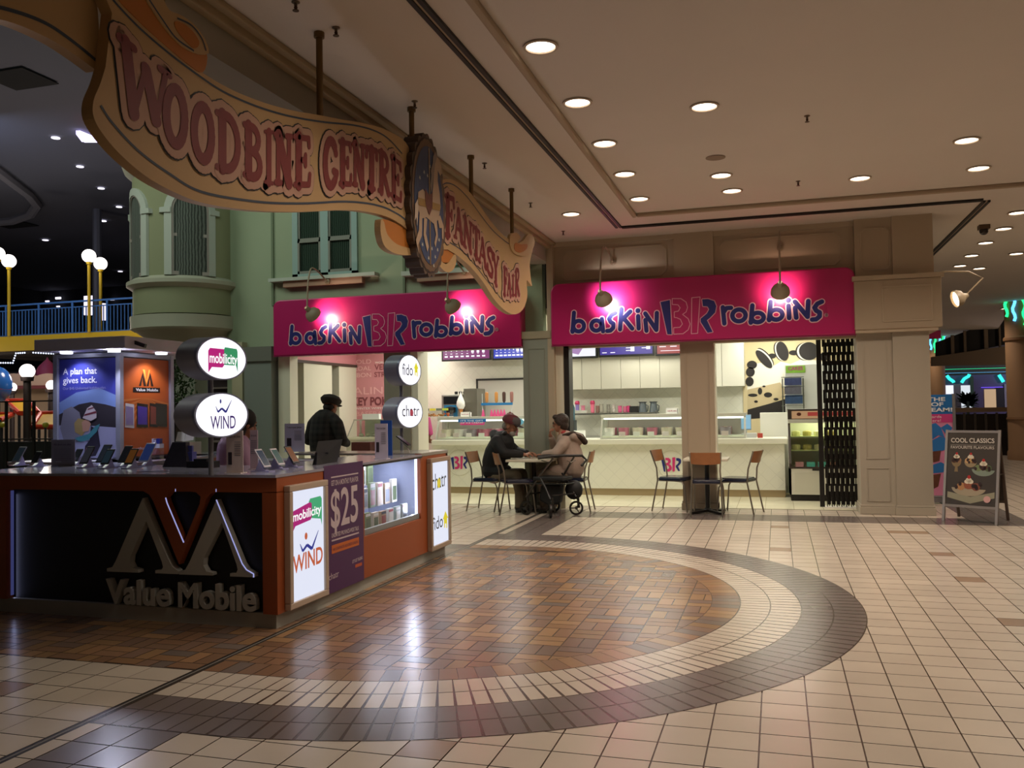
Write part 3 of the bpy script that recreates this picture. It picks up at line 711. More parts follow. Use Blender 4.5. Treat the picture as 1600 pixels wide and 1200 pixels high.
# topping tray
q = pY(678, 650, CY0+.3); x = pY(655, 650, CY0+.3).x; x2 = pY(704, 650, CY0+.3).x
t = thing('topping_box', 'clear topping box of mixed snacks on the left display case', 'box', ((x+x2)/2, CY0+.3, 1.371))
b = MB(); b.box(x, CY0+.2, 1.371, x2, CY0+.45, 1.378); b.build('tray', mat('#e4e1d6', .4), t)
b = MB(); b.box(x, CY0+.2, 1.378, x2, CY0+.45, 1.49); b.build('clear_lid', glass('#f6faf6', .12), t)
for k in range(5):
    a = x+(x2-x)*k/5; b = MB(); b.box(a+.005, CY0+.196, 1.49, a+(x2-x)/5-.005, CY0+.2, 1.53); b.build('price_tag', mat(['#e78ab4','#6f7a68','#efe04a','#77856e','#c9dc58'][k], .5), t)
    b = MB()
    for _ in range(9): b.ball((a+random.uniform(.02, .09), CY0+random.uniform(.23, .4), random.uniform(1.39, 1.43)), .018, 6)
    b.build('topping', mat(['#d9c6b4','#b07a4a','#c98a55','#a8743f','#c25b2b'][k], .7), t)
# soft serve machine and grey unit behind
yb = 16.3
def bx(px0, py0, px1, py1, y): a = pY(px0, py1, y); c = pY(px1, py0, y); return a.x, a.z, c.x, c.z
x0, z0, x1, z1 = bx(690, 616, 722, 648, yb)
t = thing('soft_serve_machine', 'soft serve ice cream machine with black front panel behind the left display case', 'machine', ((x0+x1)/2, yb+.3, .9))
b = MB(); b.box(x0, yb, .9, x1, yb+.6, z1); b.build('housing', mat('#a9a9a1', .35, .5), t, bevel=.015)
b = MB(); b.box(x0+.05, yb-.015, z1-.19, x1-.03, yb, z1-.04); b.build('control_panel', mat('#15171c', .3), t)
b = MB(); b.box(x0+.06, yb-.015, z0-.1, x1-.1, yb, z1-.21); b.build('blue_panel', mat('#2d7fb0', .4), t)
b = MB(); b.lathe([(.012, 0), (.09, .02), (.10, .12), (.02, .14)], (x1-.22, yb-.06, z0+.02), 14); b.build('dispensing_head', mat('#15171c', .4), t)
for k in range(3): 
    b = MB(); b.lathe([(.03, 0), (.035, .05), (.02, .06)], (x0+.18+.09*k+.1, yb+.1, z1), 12); b.build('knob', mat('#20201f', .5), t)
x0, z0, x1, z1 = bx(716, 618, 724, 644, yb-.1); xm = (x0+x1)/2
t = thing('cone_cutout', 'large soft serve cone display standing at the machine corner', 'display', (xm, yb-.1, .95))
b = MB(); b.lathe([(.02, z0-.03), (.045, z0+.06)], (xm, yb-.1, 0), 14); b.build('cone', mat('#c8874e', .6), t)
b = MB(); b.lathe([(.05, z0+.06), (.085, z0+.12), (.08, z0+.2), (.05, z0+.28), (.02, z0+.34), (.004, z0+.40)], (xm, yb-.1, 0), 16); b.build('swirl', mat('#f0efe9', .4), t, smooth=True)
b = MB(); b.box(xm-.01, yb-.1, .95, xm+.01, yb-.08, z0-.03); b.build('stand', mat('#dddad0', .4), t)
x0, z0, x1, z1 = bx(725, 607, 745, 648, yb); b = MB(); b.box(x0, yb, .9, x1, yb+.5, z1); b.box(x0+.03, yb-.01, z1-.28, x1-.03, yb, z1-.03); B1('dispenser_unit', b, mat('#7f7b70', .35, .5), 'tall grey steel unit right of the soft serve machine', 'appliance')
b = MB(); b.box(-6.5, 16.05, 0, pY(822, 650, 16.05).x, 16.95, .9); B1('back_counter', b, mat('#c9c7ba', .4, .2), 'steel back counter under the soft serve machine', 'counter')
# doorway in the back wall with a sundae cone poster rack
x0, z0, x1, z1 = bx(748, 592, 830, 700, BY-.02)
b = MB(); b.box(x0-.03, BY-.04, 0, x0+.01, BY, z1+.02); b.box(x0-.03, BY-.04, z1-.01, x1, BY, z1+.03); struct('trim_5', b, mat('#2c2a26', .5))
b = MB(); b.box(x0+.01, BY-.03, 0, x1, BY-.005, z1-.01); struct('door_1', b, mat('#bdb8ae', .5))
yr = CY0+.4
x0, x1 = pY(752, 640, yr).x, pY(800, 640, yr).x; zc = pY(770, 632, yr).z
t = thing('novelty_bar_rack', 'blue-edged rack of cone and ice cream bar models on the left display case', 'display rack', ((x0+x1)/2, yr, 1.37))
b = MB(); b.box(x0, yr-.01, zc-.015, x1, yr+.06, zc+.03); b.build('blue_shelf', mat('#2478b4', .5), t)
b = MB(); b.box(x0+.01, yr+.02, 1.371, x0+.02, yr+.03, zc+.2); b.box(x1-.02, yr+.02, 1.371, x1-.01, yr+.03, zc+.2); b.build('upright', mat('#c9cfd0', .3), t)
for k, (px, c, lb) in enumerate(((760, '#c98b50', 'waffle cone'), (775, '#cf8f4a', 'nutty cone'), (787, '#4f342b', 'dark chocolate bar'), (799, '#9a6a62', 'speckled brown bar'))):
    X = pY(px, 620, yr).x; b = MB()
    b.lathe([(.015, 0), (.03, .03), (.034, .16), (.028, .19), (.01, .20)], (X, yr+.02, zc+.03), 12); B1('ice_cream_bar', b, mat(c, .7, bump=.5, bs=50), '%s model standing on the blue-edged rack' % lb, 'ice cream', 'ice cream models on the rack', smooth=True)
for k, px in enumerate((755, 768, 773, 778, 783, 788)):
    X = pY(px, 645, yr-.1).x; b = MB(); b.lathe([(.032, 0), (.024, .06), (.008, .12), (.003, .125)], (X, yr-.1, 1.371), 12)
    B1('pink_cone_cap', b, mat('#e0508e', .5), 'pink cone-shaped cup, %s from the left under the blue-edged rack' % ['first, set apart','second','third','fourth','fifth','sixth'][k], 'cup', 'pink cone cups on the left case')
for k, px in enumerate((794, 797, 800)):
    X = pY(px, 645, yr-.1).x; b = MB(); b.ball((X, yr-.1, 1.40+.02*(k == 1)), .03, 10); B1('chocolate_treat', b, mat('#5a2a22', .6), '%s of the dark red chocolate treats beside the pink cone cups' % ['leftmost','middle, highest','rightmost'][k], 'sweet', 'chocolate treats on the left case', smooth=True)
# menu screens
def screen(px0, py0, px1, py1, c, label, kind):
    y = BY-.5; x0, z0, x1, z1 = bx(px0, py0, px1, py1, y)
    z1 += .25
    t = thing('menu_screen', label, 'screen', ((x0+x1)/2, y, z0), group='menu screens over the back counter')
    b = MB(); b.box(x0, y, z0, x1, y+.06, z1); b.build('casing', mat('#131316', .3), t, bevel=.004)
    b = MB(); b.box(x0+.035, y-.004, z0+.035, x1-.035, y-.001, z1-.03); b.build('display', mat(c, .4, em=1.0), t)
    wt = MB(); W_ = x1-x0
    if kind == 'grid':
        cols = 8
        for k in range(cols):
            X = x0+.07+k*(W_-.14)/cols
            wt.box(X, y-.007, z0+.075, X+.065, y-.005, z0+.105); wt.box(X+.01, y-.007, z0+.14, X+.05, y-.005, z0+.15)
            wt.box(X+.02, y-.007, z0+.19, X+.04, y-.005, z0+.24)
            if k > 4: wt.box(X, y-.007, z0+.16, X+.055, y-.005, z0+.24)
    elif kind == 'price':
        for X, Z in ((.12, .2), (.24, .2), (.58, .09), (.86, .12)):
            wt.box(x0+W_*X, y-.007, z0+Z, x0+W_*X+.075, y-.005, z0+Z+.10)
        for X, Z in ((.07, .07), (.22, .07), (.4, .28), (.72, .28), (.74, .24), (.5, .15), (.5, .1), (.78, .18), (.78, .14)): wt.box(x0+W_*X, y-.007, z0+Z, x0+W_*X+.09, y-.005, z0+Z+.015)
    elif kind == 'red':
        for k in range(3): wt.box(x0+.08+k*.2, y-.007, z0+.2, x0+.2+k*.2, y-.005, z0+.215); wt.box(x0+.08+k*.2, y-.007, z0+.16, x0+.2+k*.2, y-.005, z0+.175)
        wt.box(x0+.1, y-.007, z0+.085, x1-.08, y-.005, z0+.095)
    else:
        wt.box(x0+.28, y-.007, z0+.2, x0+.52, y-.005, z0+.235)
    wt.build('menu_marks', mat('#f5f2fb' if kind != 'pic' else '#5a7fa8', .4, em=1.2 if kind != 'pic' else .6), t)
    if kind == 'pic':
        b = MB(); b.flat([(x0+.28, z0+.19), (x0+.34, z0+.10), (x0+.46, z0+.07), (x0+.54, z0+.19)], lambda x, z, d=0: (x, y-.006, z)); b.build('sundae_dish', mat('#b48ac4', .4, em=.8), t)
screen(690, 545, 767, 565, '#7a1f6a', 'purple menu screen at the left, cut by the pink sign edge', 'grid'); screen(769, 543, 832, 563, '#2438b8', 'blue menu screen beside the grey-green column', 'grid')
screen(868, 540, 933, 561, '#f4f4ff', 'white menu screen with a sundae picture, at the black post', 'pic'); screen(935, 536, 1022, 558, '#3a2596', 'violet menu screen with white price squares', 'price'); screen(1024, 534, 1085, 556, '#a03a3a', 'red-brown menu screen beside the beige column', 'red')
# wall cabinets over the right back counter
yc = BY-.42
xs = [pY(v, 580, yc).x for v in (880, 909, 939, 970, 1000, 1031, 1065, 1100, 1128, 1163)]
for k in range(len(xs)-1):
    lb = ['first cabinet from the black post','second cabinet along the wall','third cabinet along the wall','fourth cabinet along the wall','fifth cabinet along the wall','sixth cabinet, next to the beige column','cabinet behind the beige column','white cabinet door right of the beige column','last white cabinet, beside the cookie mural'][k]
    za = pY(1065, 605, yc).z; t = thing('wall_cabinet', 'cream flush-door '+lb, 'cabinet', ((xs[k]+xs[k+1])/2, yc, za), group='cream wall cabinets')
    b = MB(); b.box(xs[k], yc+.02, za, xs[k+1], BY-.001, 2.85); b.build('body', mat('#bab6a6', .5), t)
    b = MB(); b.box(xs[k]+.004, yc, za, xs[k+1]-.004, yc+.019, 2.85); b.build('door', mat('#bcb8a8', .4) if k < 6 else mat('#e6e4d6', .4), t)
# wire shelf with cups, blenders
ys = BY-.40; zs = pY(950, 645, ys).z
xL, xR = pY(872, 645, ys).x, pY(1026, 645, ys).x
t = thing('wire_shelf', 'chrome wire shelf below the cabinets holding cups and blender jars', 'shelf', ((xL+xR)/2, ys, zs))
b = MB()
for k in range(7): b.box(xL, ys+k*.055, zs-.012, xR, ys+k*.055+.006, zs-.004)
for k in range(40): X = xL+(xR-xL)*k/39; b.box(X, ys-.004, zs-.03, X+.004, ys+.36, zs-.008)
b.box(xL, ys-.006, zs-.034, xR, ys, zs-.028); b.build('wire_deck', mat('#8f8f8a', .3, .8), t)
b = MB(); b.box(xR-.03, ys, .9, xR, ys+.03, zs+.03); b.box(xL, ys, .9, xL+.03, ys+.03, zs+.03); b.build('post', mat('#8f8f8a', .3, .8), t)
items = [(891,'#e6e4dc',.09,'b','white squeeze bottle'),(900,'#8a7ab8',.15,'p','lilac cup stack with a deep pink top'),(909,'#c9788e',.13,'c','pink-topped cup stack behind the white carton'),(924,'#e87a94',.15,'p','tall bright pink cup tower'),(932,'#8c6a60',.12,'c','brown cup stack'),(938,'#a8a294',.15,'c','tall silver cup sleeve'),(949,'#8f8b80',.14,'c','grey cup sleeve'),(957,'#b8b0a8',.13,'c','pale cup stack'),(967,'#d4668e',.11,'c','pink printed cups'),(975,'#cf6f90',.10,'c','small pink printed cups'),(981,'#d0447c',.11,'c','bright pink cup stack by the black box')]
for px, c, h, kd, lb in items:
    X = pY(px, 640, ys).x; t = thing('paper_cup_stack' if kd != 'b' else 'squeeze_bottle', lb+' on the wire shelf', 'cups' if kd != 'b' else 'bottle', (X, ys+.12, zs), group='cups and bottles on the wire shelf')
    b = MB()
    if kd == 'b': b.lathe([(.032, 0), (.034, .10), (.012, .13), (.006, .17)], (X, ys+.12, zs), 12)
    else: b.lathe([(.030, 0)]+[(r, z) for k in range(int(h/.022)) for r, z in ((.040, .02+k*.022), (.036, .024+k*.022))]+[(.041, h+.02)], (X, ys+.12, zs), 14)
    b.build('cup_sleeve' if kd != 'b' else 'body', mat(c, .5), t, smooth=False)
    if kd == 'p': b = MB(); b.lathe([(.044, h+.02), (.05, h+.05), (.035, h+.09)], (X, ys+.12, zs), 14); b.build('pink_lid_stack', mat('#c2335f', .5), t)
X = pY(888, 640, ys).x; b = MB(); b.box(pY(893, 640, ys).x, ys+.02, zs, pY(916, 640, ys).x, ys+.1, zs+.055); B1('spoon_carton', b, mat('#c9c8bb', .5), 'pale slotted carton at the left end of the wire shelf', 'box')
b = MB(); b.box(pY(983, 640, ys).x, ys+.05, zs, pY(996, 640, ys).x, ys+.3, zs+.12); B1('black_box', b, mat('#1d1c1c', .4), 'black box on the wire shelf left of the blender jars', 'box')
for px, lb in ((1003, 'left'), (1020, 'right')):
    X = pY(px, 640, ys).x; t = thing('blender_jar', '%s smoky grey upturned blender jar on the wire shelf' % lb, 'blender jar', (X, ys+.12, zs), group='blender jars')
    b = MB(); b.lathe([(.085, 0), (.08, .04), (.062, .16), (.064, .185)], (X, ys+.12, zs), 12); b.build('jar', mat('#5c6468', .25), t)
    b = MB(); b.box(X-.07, ys+.06, zs+.185, X+.07, ys+.18, zs+.2); b.build('blade_base', mat('#24272a', .4), t)
    b = MB(); b.tube([(X+.07, ys+.08, zs+.14), (X+.11, ys+.06, zs+.12), (X+.1, ys+.07, zs+.03), (X+.08, ys+.08, zs+.02)], .01, 8); b.build('handle', mat('#3a4044', .4), t)
xq = pY(882, 660, 15.9).x
t = thing('water_jug', 'translucent blue jug on the back counter behind the seated woman', 'jug', (xq, 16.4, .95)); b = MB(); b.lathe([(.08, .3), (.09, .33), (.09, .55), (.06, .62), (.04, .66)], (xq, 16.4, .95), 14); b.build('bottle', mat('#4d7380', .2), t, smooth=True)
b = MB(); b.box(xq-.1, 16.3, .95, xq+.1, 16.5, 1.26); b.build('dispenser', mat('#3b4446', .4), t)
b = MB(); b.box(pY(872, 690, 16.2).x, 16.2, 0, -.4, 16.95, .95); B1('steel_back_counter', b, mat('#a2a299', .3, .6), 'brushed steel back counter behind the right display case', 'counter')
b = MB(); b.box(pY(893, 680, 15.5).x, CY0+.5, .956, pY(916, 680, 15.5).x, CY0+.62, 1.09); B1('white_printer', b, mat('#f0f0ea', .5), 'white box-shaped printer on the counter behind the seated woman', 'printer')
# inner left wall with openings onto the next shop, pink header and back wall graphics
LX = -7.95
w = MB(); piers = ((475, 505, 'cream'), (505, 519, 'bright'), (530, 557, 'bright'))
zt = pX(480, 565, LX).z
for a, b2, c in piers:
    ya, yb2 = pX(a, 620, LX).y, pX(b2, 620, LX).y; w.box(LX-.15, min(ya, yb2), 0, LX, max(ya, yb2), zt)
struct('wall_inner', w, mat('#dcd9c6', .5))
w = MB(); yE = pX(557, 600, LX).y; w.box(LX-.15, 13.1, zt+.02, LX, yE, 2.95); w.box(LX-.15, yE-.02, 0, LX-.1, 17, 2.95); struct('wall_header', w, mat('#d48b93', .6))
w = MB(); w.box(LX-.03, 13.1, zt-.03, LX+.02, yE, zt+.02); struct('trim_6', w, mat('#4a3d36', .5))
yP = min(yE, 16.9)
t = thing('pink_flavour_wall', 'pink graphic wall of flavour words beside the grey pillar', 'wall graphic', (-7, yP, 0))
xP0, xP1 = LX, pY(650, 600, yP).x
b = MB(); b.box(xP0, yP, 0, xP1, yP+.04, 2.95); b.build('panel', mat('#cf8a90', .6), t)
def wt(s, px0, px1, py, h, c, bold=0):
    a = pY(px0, py, yP-.004); e = pY(px1, py, yP-.004); text(s, (a.x, yP-.006, a.z), (e.x, yP-.006, a.z), h/1369*yP*1.04, mat(c, .5), t, (0,-1,0), bold=bold)
wt('GOLD', 548, 580, 569, 7, '#efc3c3'); wt('MEDAL', 546, 580, 579.5, 7, '#efc3c3'); wt('RIBBON', 542, 580, 590, 7, '#efc3c3')
wt('WORLD CLASS', 586, 620, 568, 3, '#f7e4e0', .02); wt('VERY BERRY', 585, 650, 578, 9, '#8e4a50', .02); wt('STRAWBERRY', 585, 650, 589, 8, '#8e4a50', .02)
wt('PRALINES', 530, 620, 617, 12, '#e9b2b4'); wt('HOKEY POKEY', 530, 622, 634, 13, '#7f3e46', .04); wt('WINTER WHITE CHOCOLATE', 555, 640, 640, 3.4, '#f3dada', .02); wt('BASEBALL NUT', 556, 640, 650, 7, '#e3a8aa', .02)
# neighbouring shop seen through the openings: dark wall with shelves of jars
t = thing('chalkboard_shelving', 'dark shelving wall of the neighbouring shop with chalk lettering seen between the white piers', 'shelving', (-9.6, 14.5, 0))
b = MB(); b.box(-11.5, 16.0, 0, -8.15, 16.1, 2.9); b.box(-8.9, 14.0, 0, -8.75, 16.0, 2.9); b.build('back_board', mat('#2a211c', .7, var=.3, vs=3), t)
b = MB(); 
for z in (.9, 2.02, 2.3): b.box(-11.5, 15.7, z, -8.4, 16, z+.03)
b.build('shelf', mat('#7d746a', .6), t)
P_ = [(455, 472, 14.0)]
yy = 15.95; a = pY(455, 630, yy); b = MB(); b.lathe([(.16, 0), (.14, .01), (.14, 0)], n=24, M=Matrix.Translation((pY(460, 614, yy).x, yy, pY(460, 614, yy).z)) @ Matrix.Rotation(PI/2, 4, 'X'), caps=False); b.lathe([(.25, 0), (.001, .01)], n=24, sy=.8, M=Matrix.Translation((pY(462, 643, yy).x, yy, pY(462, 643, yy).z)) @ Matrix.Rotation(PI/2, 4, 'X')); b.build('chalk_shapes', mat('#8a7d6c', .8), t)
text('COIN', (pY(455, 632, yy).x, yy-.01, pY(455, 632, yy).z), (pY(475, 632, yy).x, yy-.01, pY(455, 632, yy).z), .13, mat('#9a8d7c', .8), t, (0,-1,0))
for k in range(10):
    X = -10.6+k*.2; b = MB(); b.lathe([(.07, 0), (.07, .17), (.05, .2)], (X, 15.85, 2.33), 10); B1('amber_jar', b, mat('#c2622a', .4, em=.25) if k % 3 else mat('#e0b080', .4), 'amber jar on the high dark shelf, number %s from the left' % ['one','two','three','four','five','six','seven','eight','nine','ten'][k], 'jar', 'jars on the neighbouring shop shelf')
# case at the left in the inner passage with glass front
yG = 14.6; x0, z0, x1, z1 = bx(541, 655, 600, 685, yG)
t = thing('small_display_case', 'small glass cake display case beside the plaid jacket', 'display case', ((x0+x1)/2, yG, 0))
b = MB(); b.box(x0, yG, 0, xP1, yG+.6, z0-.02); b.build('base', mat('#cdcabc', .5), t); b = MB(); b.box(x0-.02, yG-.03, z0-.02, xP1, yG+.62, z0+.02); b.build('ledge', CW, t)
b = MB(); b.bar((x0+.02, yG, z0+.02), (x0+.12, yG+.1, z1), .015); b.box(x0+.1, yG+.1, z1-.02, xP1, yG+.6, z1); b.box(x0, yG+.55, z0, x0+.02, yG+.6, z1); b.build('frame', mat('#b9b9ad', .3, .5), t)
b = MB(); b.flat([(x0+.02, 0), (xP1, 0), (xP1, 1), (x0+.12, 1)], lambda x, s_, d=0: (x, yG+.1*s_, z0+.02+(z1-z0-.04)*s_)); b.build('glass_front', glass('#eef6f0', .1), t)
b = MB(); b.box(x0+.1, yG+.57, z0, xP1, yG+.58, z1); b.build('rear_panel', mat('#d9dccb', .5), t)
for k in range(6):
    X = x0+.18+k*.13; b = MB(); b.ball((X, yG+.25, z0+.055), .05, 10, sz=.7); B1('frozen_treat', b, mat(['#e6e3d2','#d8d2b8','#ece8dc'][k % 3], .6), 'pale frozen treat in the small glass case, %s from the left' % ['first','second','third','fourth','fifth','sixth'][k], 'cake', 'treats in the small glass case', smooth=True)
b = MB(); b.box(pY(566, 650, yG+.2).x, yG+.2, z1, pY(592, 650, yG+.2).x, yG+.3, z1+.1); B1('acrylic_card_holder', b, mat('#e9ebe8', .4), 'small pale card holder on top of the small glass case', 'card holder')
x0, z0, x1, z1 = bx(549, 691, 578, 702, 12.2)
t = thing('snack_basket', 'brown-red wicker-patterned stool top seen just over the glass kiosk counter', 'basket', ((x0+x1)/2, 12.3, 0)); b = MB(); b.box(x0, 12.2, z0-.1, x1, 12.5, z1); b.build('basket', mat('#5c2a22', .6, var=.3, vs=30), t)
b = MB(); 
for X in (x0+.02, x1-.04):
    for Y in (12.22, 12.46): b.box(X, Y, 0, X+.02, Y+.02, z0-.1)
b.build('leg_frame', mat('#2a2623', .5), t)
# right end: mural, white fridge side, boxes, register, partition, cake freezer, grille
yM = BY-.02
t = thing('cookie_mural', 'wall mural of sandwich cookies, cream and ice cream in the right shop bay', 'mural', (-.1, yM, 1))
x0, z0, x1, z1 = bx(1163, 520, 1345, 700, yM)
mpM = lambda x, y, d=0: ((lambda q: (q.x, yM-d, q.z))(pY(1080+x/4, 510+y/4, yM)))
b = MB(); b.box(x0, yM-.001, .9, 1.8, yM+.01, 2.9); b.build('cream_ground', mat('#d8c79c', .6), t)
b = MB(); b.flat([(395,235),(450,225),(500,255),(560,220),(620,235),(700,200),(800,215),(850,225),(850,440),(600,440),(520,420),(400,470),(350,400),(350,330)], mpM, .003); b.build('whipped_cream', mat('#eeeada', .6), t)
b = MB(); b.flat([(352,395),(555,350),(590,400),(580,440),(500,480),(352,520)], mpM, .006); b.build('ice_cream_scoop', mat('#c9b790', .7, bump=.3, bs=30), t)
b = MB(); b.flat([(352,520),(500,480),(600,450),(620,560),(352,580)], mpM, .005)
for cx, cy, rx, ry in ((380,240,32,26),(370,285,28,30),(365,345,26,30),(385,430,30,10),(480,428,26,16),(430,405,14,22),(405,470,12,8),(530,455,16,8),(505,185,26,16),(640,165,30,16),(830,190,26,28),(455,375,10,6)):
    b.flat([(cx+rx*math.cos(a), cy+ry*math.sin(a)) for a in [2*PI*j/14 for j in range(14)]], mpM, .009)
b.build('cookie_crumbs', mat('#241f1c', .7), t)
for cx, cy, rx, ry, an, sx_, sy_ in ((455,205,72,26,48,10,-14),(570,155,62,36,72,-16,0),(735,155,62,56,0,-22,2)):
    A = math.radians(an)
    def ell(k): return [(cx+sx_*k+rx*math.cos(a)*math.cos(A)-ry*math.sin(a)*math.sin(A), cy+sy_*k+rx*math.cos(a)*math.sin(A)+ry*math.sin(a)*math.cos(A)) for a in [2*PI*j/28 for j in range(28)]]
    for k, cc, dd, nm in ((1, '#1f1b19', .010, 'cookie_wafer'), (.55, '#e9e4d4', .0115, 'cookie_cream'), (0, '#262120', .013, 'cookie_wafer')):
        b = MB(); b.flat(ell(k), mpM, dd); b.build(nm, mat(cc, .7), t)
yF = 16.2
x0, z0, x1, z1 = bx(1228, 566, 1350, 645, yF)
b = MB(); b.box(x0, yF, 0, 1.75, yF+.7, z1); o = B1('white_freezer', b, mat('#dfe0da', .4), 'tall white upright freezer partly behind the folding grille', 'freezer', bevel=.01)
x0, z0, x1, z1 = bx(1228, 571, 1258, 583, yF-.005)
t = thing('flavour_sticker', 'small green sign with pink lettering on the white freezer', 'sign', (x0, yF, z0)); b = MB(); b.box(x0, yF-.012, z0, x1, yF-.001, z1); b.build('card', mat('#86b83c', .5), t)
text('CAKES', (x0+.04, yF-.015, z0+.05), (x1-.04, yF-.015, z0+.05), .06, mat('#b0407a', .5), t, (0,-1,0), bold=.03)
yB = 15.9
for k, (a, b2, c, d_, col, lb) in enumerate(((1226,590,1252,602,'#39436e','top'),(1226,603,1252,616,'#5a5a66','middle'),(1227,617,1254,631,'#2e4668','bottom'))):
    x0, z0, x1, z1 = bx(a, b2, c, d_, yB); b = MB(); b.box(x0, yB, z0, x1, yB+.2, z1); b.box(x0+.02, yB-.003, z0+.03, x1-.03, yB, z0+.07)
    B1('snack_carton', b, mat(col, .4, var=.5, vs=20), '%s dark blue wrapped carton in the rack on the white partition' % lb, 'carton', 'dark cartons in the wire rack')
x0, z0, x1, z1 = bx(1219, 590, 1262, 640, yB)
ZP = pY(1200, 645, 15.6).z; b = MB(); b.box(x0+.04, yB+.21, ZP, x0+.06, yB+.23, z1); b.box(x1-.08, yB+.21, ZP, x1-.06, yB+.23, z1)
for k in range(4): b.box(x0+.03, yB, z0+.06+k*.165, x1-.06, yB+.22, z0+.07+k*.165)
B1('carton_rack', b, mat('#8a8f86', .3, .6), 'wire rack holding the dark blue cartons', 'rack')
b = MB(); b.box(pY(1187, 680, 14.9).x, 15.58, 0, pY(1237, 680, 14.9).x+.35, 16.15, pY(1200, 645, 15.6).z); B1('white_partition', b, mat('#ecebe0', .45), 'plain white half-height partition right of the cash register', 'partition')
xr = pY(1172, 680, 15.0).x
t = thing('cash_register', 'small register with lit blue screen at the end of the counter', 'register', (xr, 15.1, .955))
b = MB(); b.box(xr-.14, 15.02, .955, xr+.1, 15.3, 1.03); b.build('cash_drawer', mat('#d0d2d0', .4), t)
b = MB(); b.box(xr-.08, 15.14, 1.03, xr-.06, 15.18, 1.1); b.box(xr-.15, 15.12, 1.08, xr+.02, 15.15, 1.34); b.build('screen_body', mat('#9ba4aa', .4), t)
b = MB(); b.box(xr-.14, 15.115, 1.10, xr+.01, 15.12, 1.33); b.build('screen', mat('#9fd4ee', .4, em=.7), t)
b = MB(); b.box(xr+.12, 14.95, .956, xr+.2, 15.1, 1.03); B1('red_leaflet_tray', b, mat('#b8463a', .5), 'small red leaflet tray beside the register', 'tray')
# cake freezer at the end of the counter
x0, x1 = pY(1234, 770, 14.35).x, pY(1345, 770, 14.35).x; yK = 14.3
t = thing('cake_freezer', 'upright white cake freezer with sloping glass front at the counter end', 'freezer', ((x0+x1)/2, yK+.3, 0))
zh = 1.42
b = MB(); b.prism([(yK, .1), (yK, .58), (yK+.30, 1.24), (yK+.30, zh), (yK+.9, zh), (yK+.9, .1)], lambda y, z, d: (x0+d, y, z), .03); b.prism([(yK, .1), (yK, .58), (yK+.30, 1.24), (yK+.30, zh), (yK+.9, zh), (yK+.9, .1)], lambda y, z, d: (x1-d, y, z), .03)
b.box(x0, yK, .1, x1, yK+.9, .5); b.box(x0, yK+.86, .1, x1, yK+.9, zh); b.box(x0, yK+.3, zh-.03, x1, yK+.9, zh); b.box(x0, yK+.25, 1.2, x1, yK+.33, 1.26); b.build('cabinet', mat('#d9d8cc', .4), t)
b = MB(); b.prism([(yK-.005, .50), (yK-.005, .58), (yK+.285, 1.22), (yK+.295, 1.22), (yK+.02, .5)], lambda y, z, d: (x0+d, y, z), .035); b.box(x0, yK-.01, .5, x1, yK+.01, .53); b.box(x0, yK+.26, 1.25, x1, yK+.3, zh-.0); b.build('black_frame', mat('#3a2f28', .5), t)
b = MB(); b.flat([(0, 0), (1, 0), (1, 1), (0, 1)], lambda u, v, d=0: (x0+.03+(x1-x0-.06)*u, yK+.01+.26*v, .54+.66*v)); b.build('glass_door', glass('#eef4e8', .06), t)
b = MB(); b.box(x0+.06, yK+.25, 1.27, x1-.03, yK+.26, zh-.03); b.build('header_panel', mat('#d9a878', .5, em=.55), t)
b = MB(); b.box(x0+.30, yK+.243, 1.31, x1-.03, yK+.248, 1.37); b.build('header_stripe', mat('#c8453c', .5, em=.5), t)
b = MB(); b.lathe([(.035, 0), (.001, -.004)], n=14, sy=.8, M=Matrix.Translation((x0+.17, yK+.246, 1.34)) @ Matrix.Rotation(PI/2, 4, 'X')); b.build('header_sundae', mat('#5a2a18', .5), t)
b = MB(); b.box(x0+.03, yK-.008, .46, x0+.03, yK, .47); b.box(x0+.34, yK-.012, .47, x0+.46, yK-.002, .50); b.build('vent_badge', mat('#2a2724', .5), t)
b = MB(); b.box(x0+.08, yK-.006, .14, x1-.02, yK-.001, .44); b.build('lower_door', mat('#d3d2c4', .4), t, bevel=.003)
b = MB(); b.box(x0+.02, yK+.04, 0, x1-.02, yK+.86, .1); b.build('plinth', mat('#191713', .6), t)
for z, c in ((.98, '#d9e0a0'), (.76, '#c9d096')):
    b = MB(); b.box(x0+.04, yK+.30, z, x1-.04, yK+.84, z+.012); b.build('glass_shelf', mat(c, .3), t)
lamp('AREA', 'freezer_lamp', ((x0+x1)/2, yK+.55, 1.36), 4, (1, 1, .75), .5, ((x0+x1)/2, yK+.5, 0), sy=.3)
for k in range(8):
    X = x0+.12+(k % 4)*.17; z = (.992, .772)[k//4]; b = MB(); b.lathe([(.065, 0), (.068, .06), (.06, .075), (.02, .085)], (X, yK+.5, z), 14)
    B1('ice_cream_cake', b, mat(['#e6e3a8','#d6c97e','#efeac6','#c8b070'][k % 4], .6), '%s cake from the left on the %s shelf of the cake freezer' % (['first','second','third','fourth'][k % 4], ['upper','lower'][k//4]), 'cake', 'cakes in the freezer')
for k in range(4):
    X = x0+.16+k*.17; b = MB(); b.box(X-.06, yK+.2, .5, X+.06, yK+.5, .58); B1('cake_box', b, mat(['#c88a9a','#4fb0ac','#5fb8b4','#9a6a5a'][k], .5), '%s coloured box at the bottom of the cake freezer' % ['pink leftmost','teal','second teal','brown rightmost'][k], 'box', 'boxes at the freezer bottom')
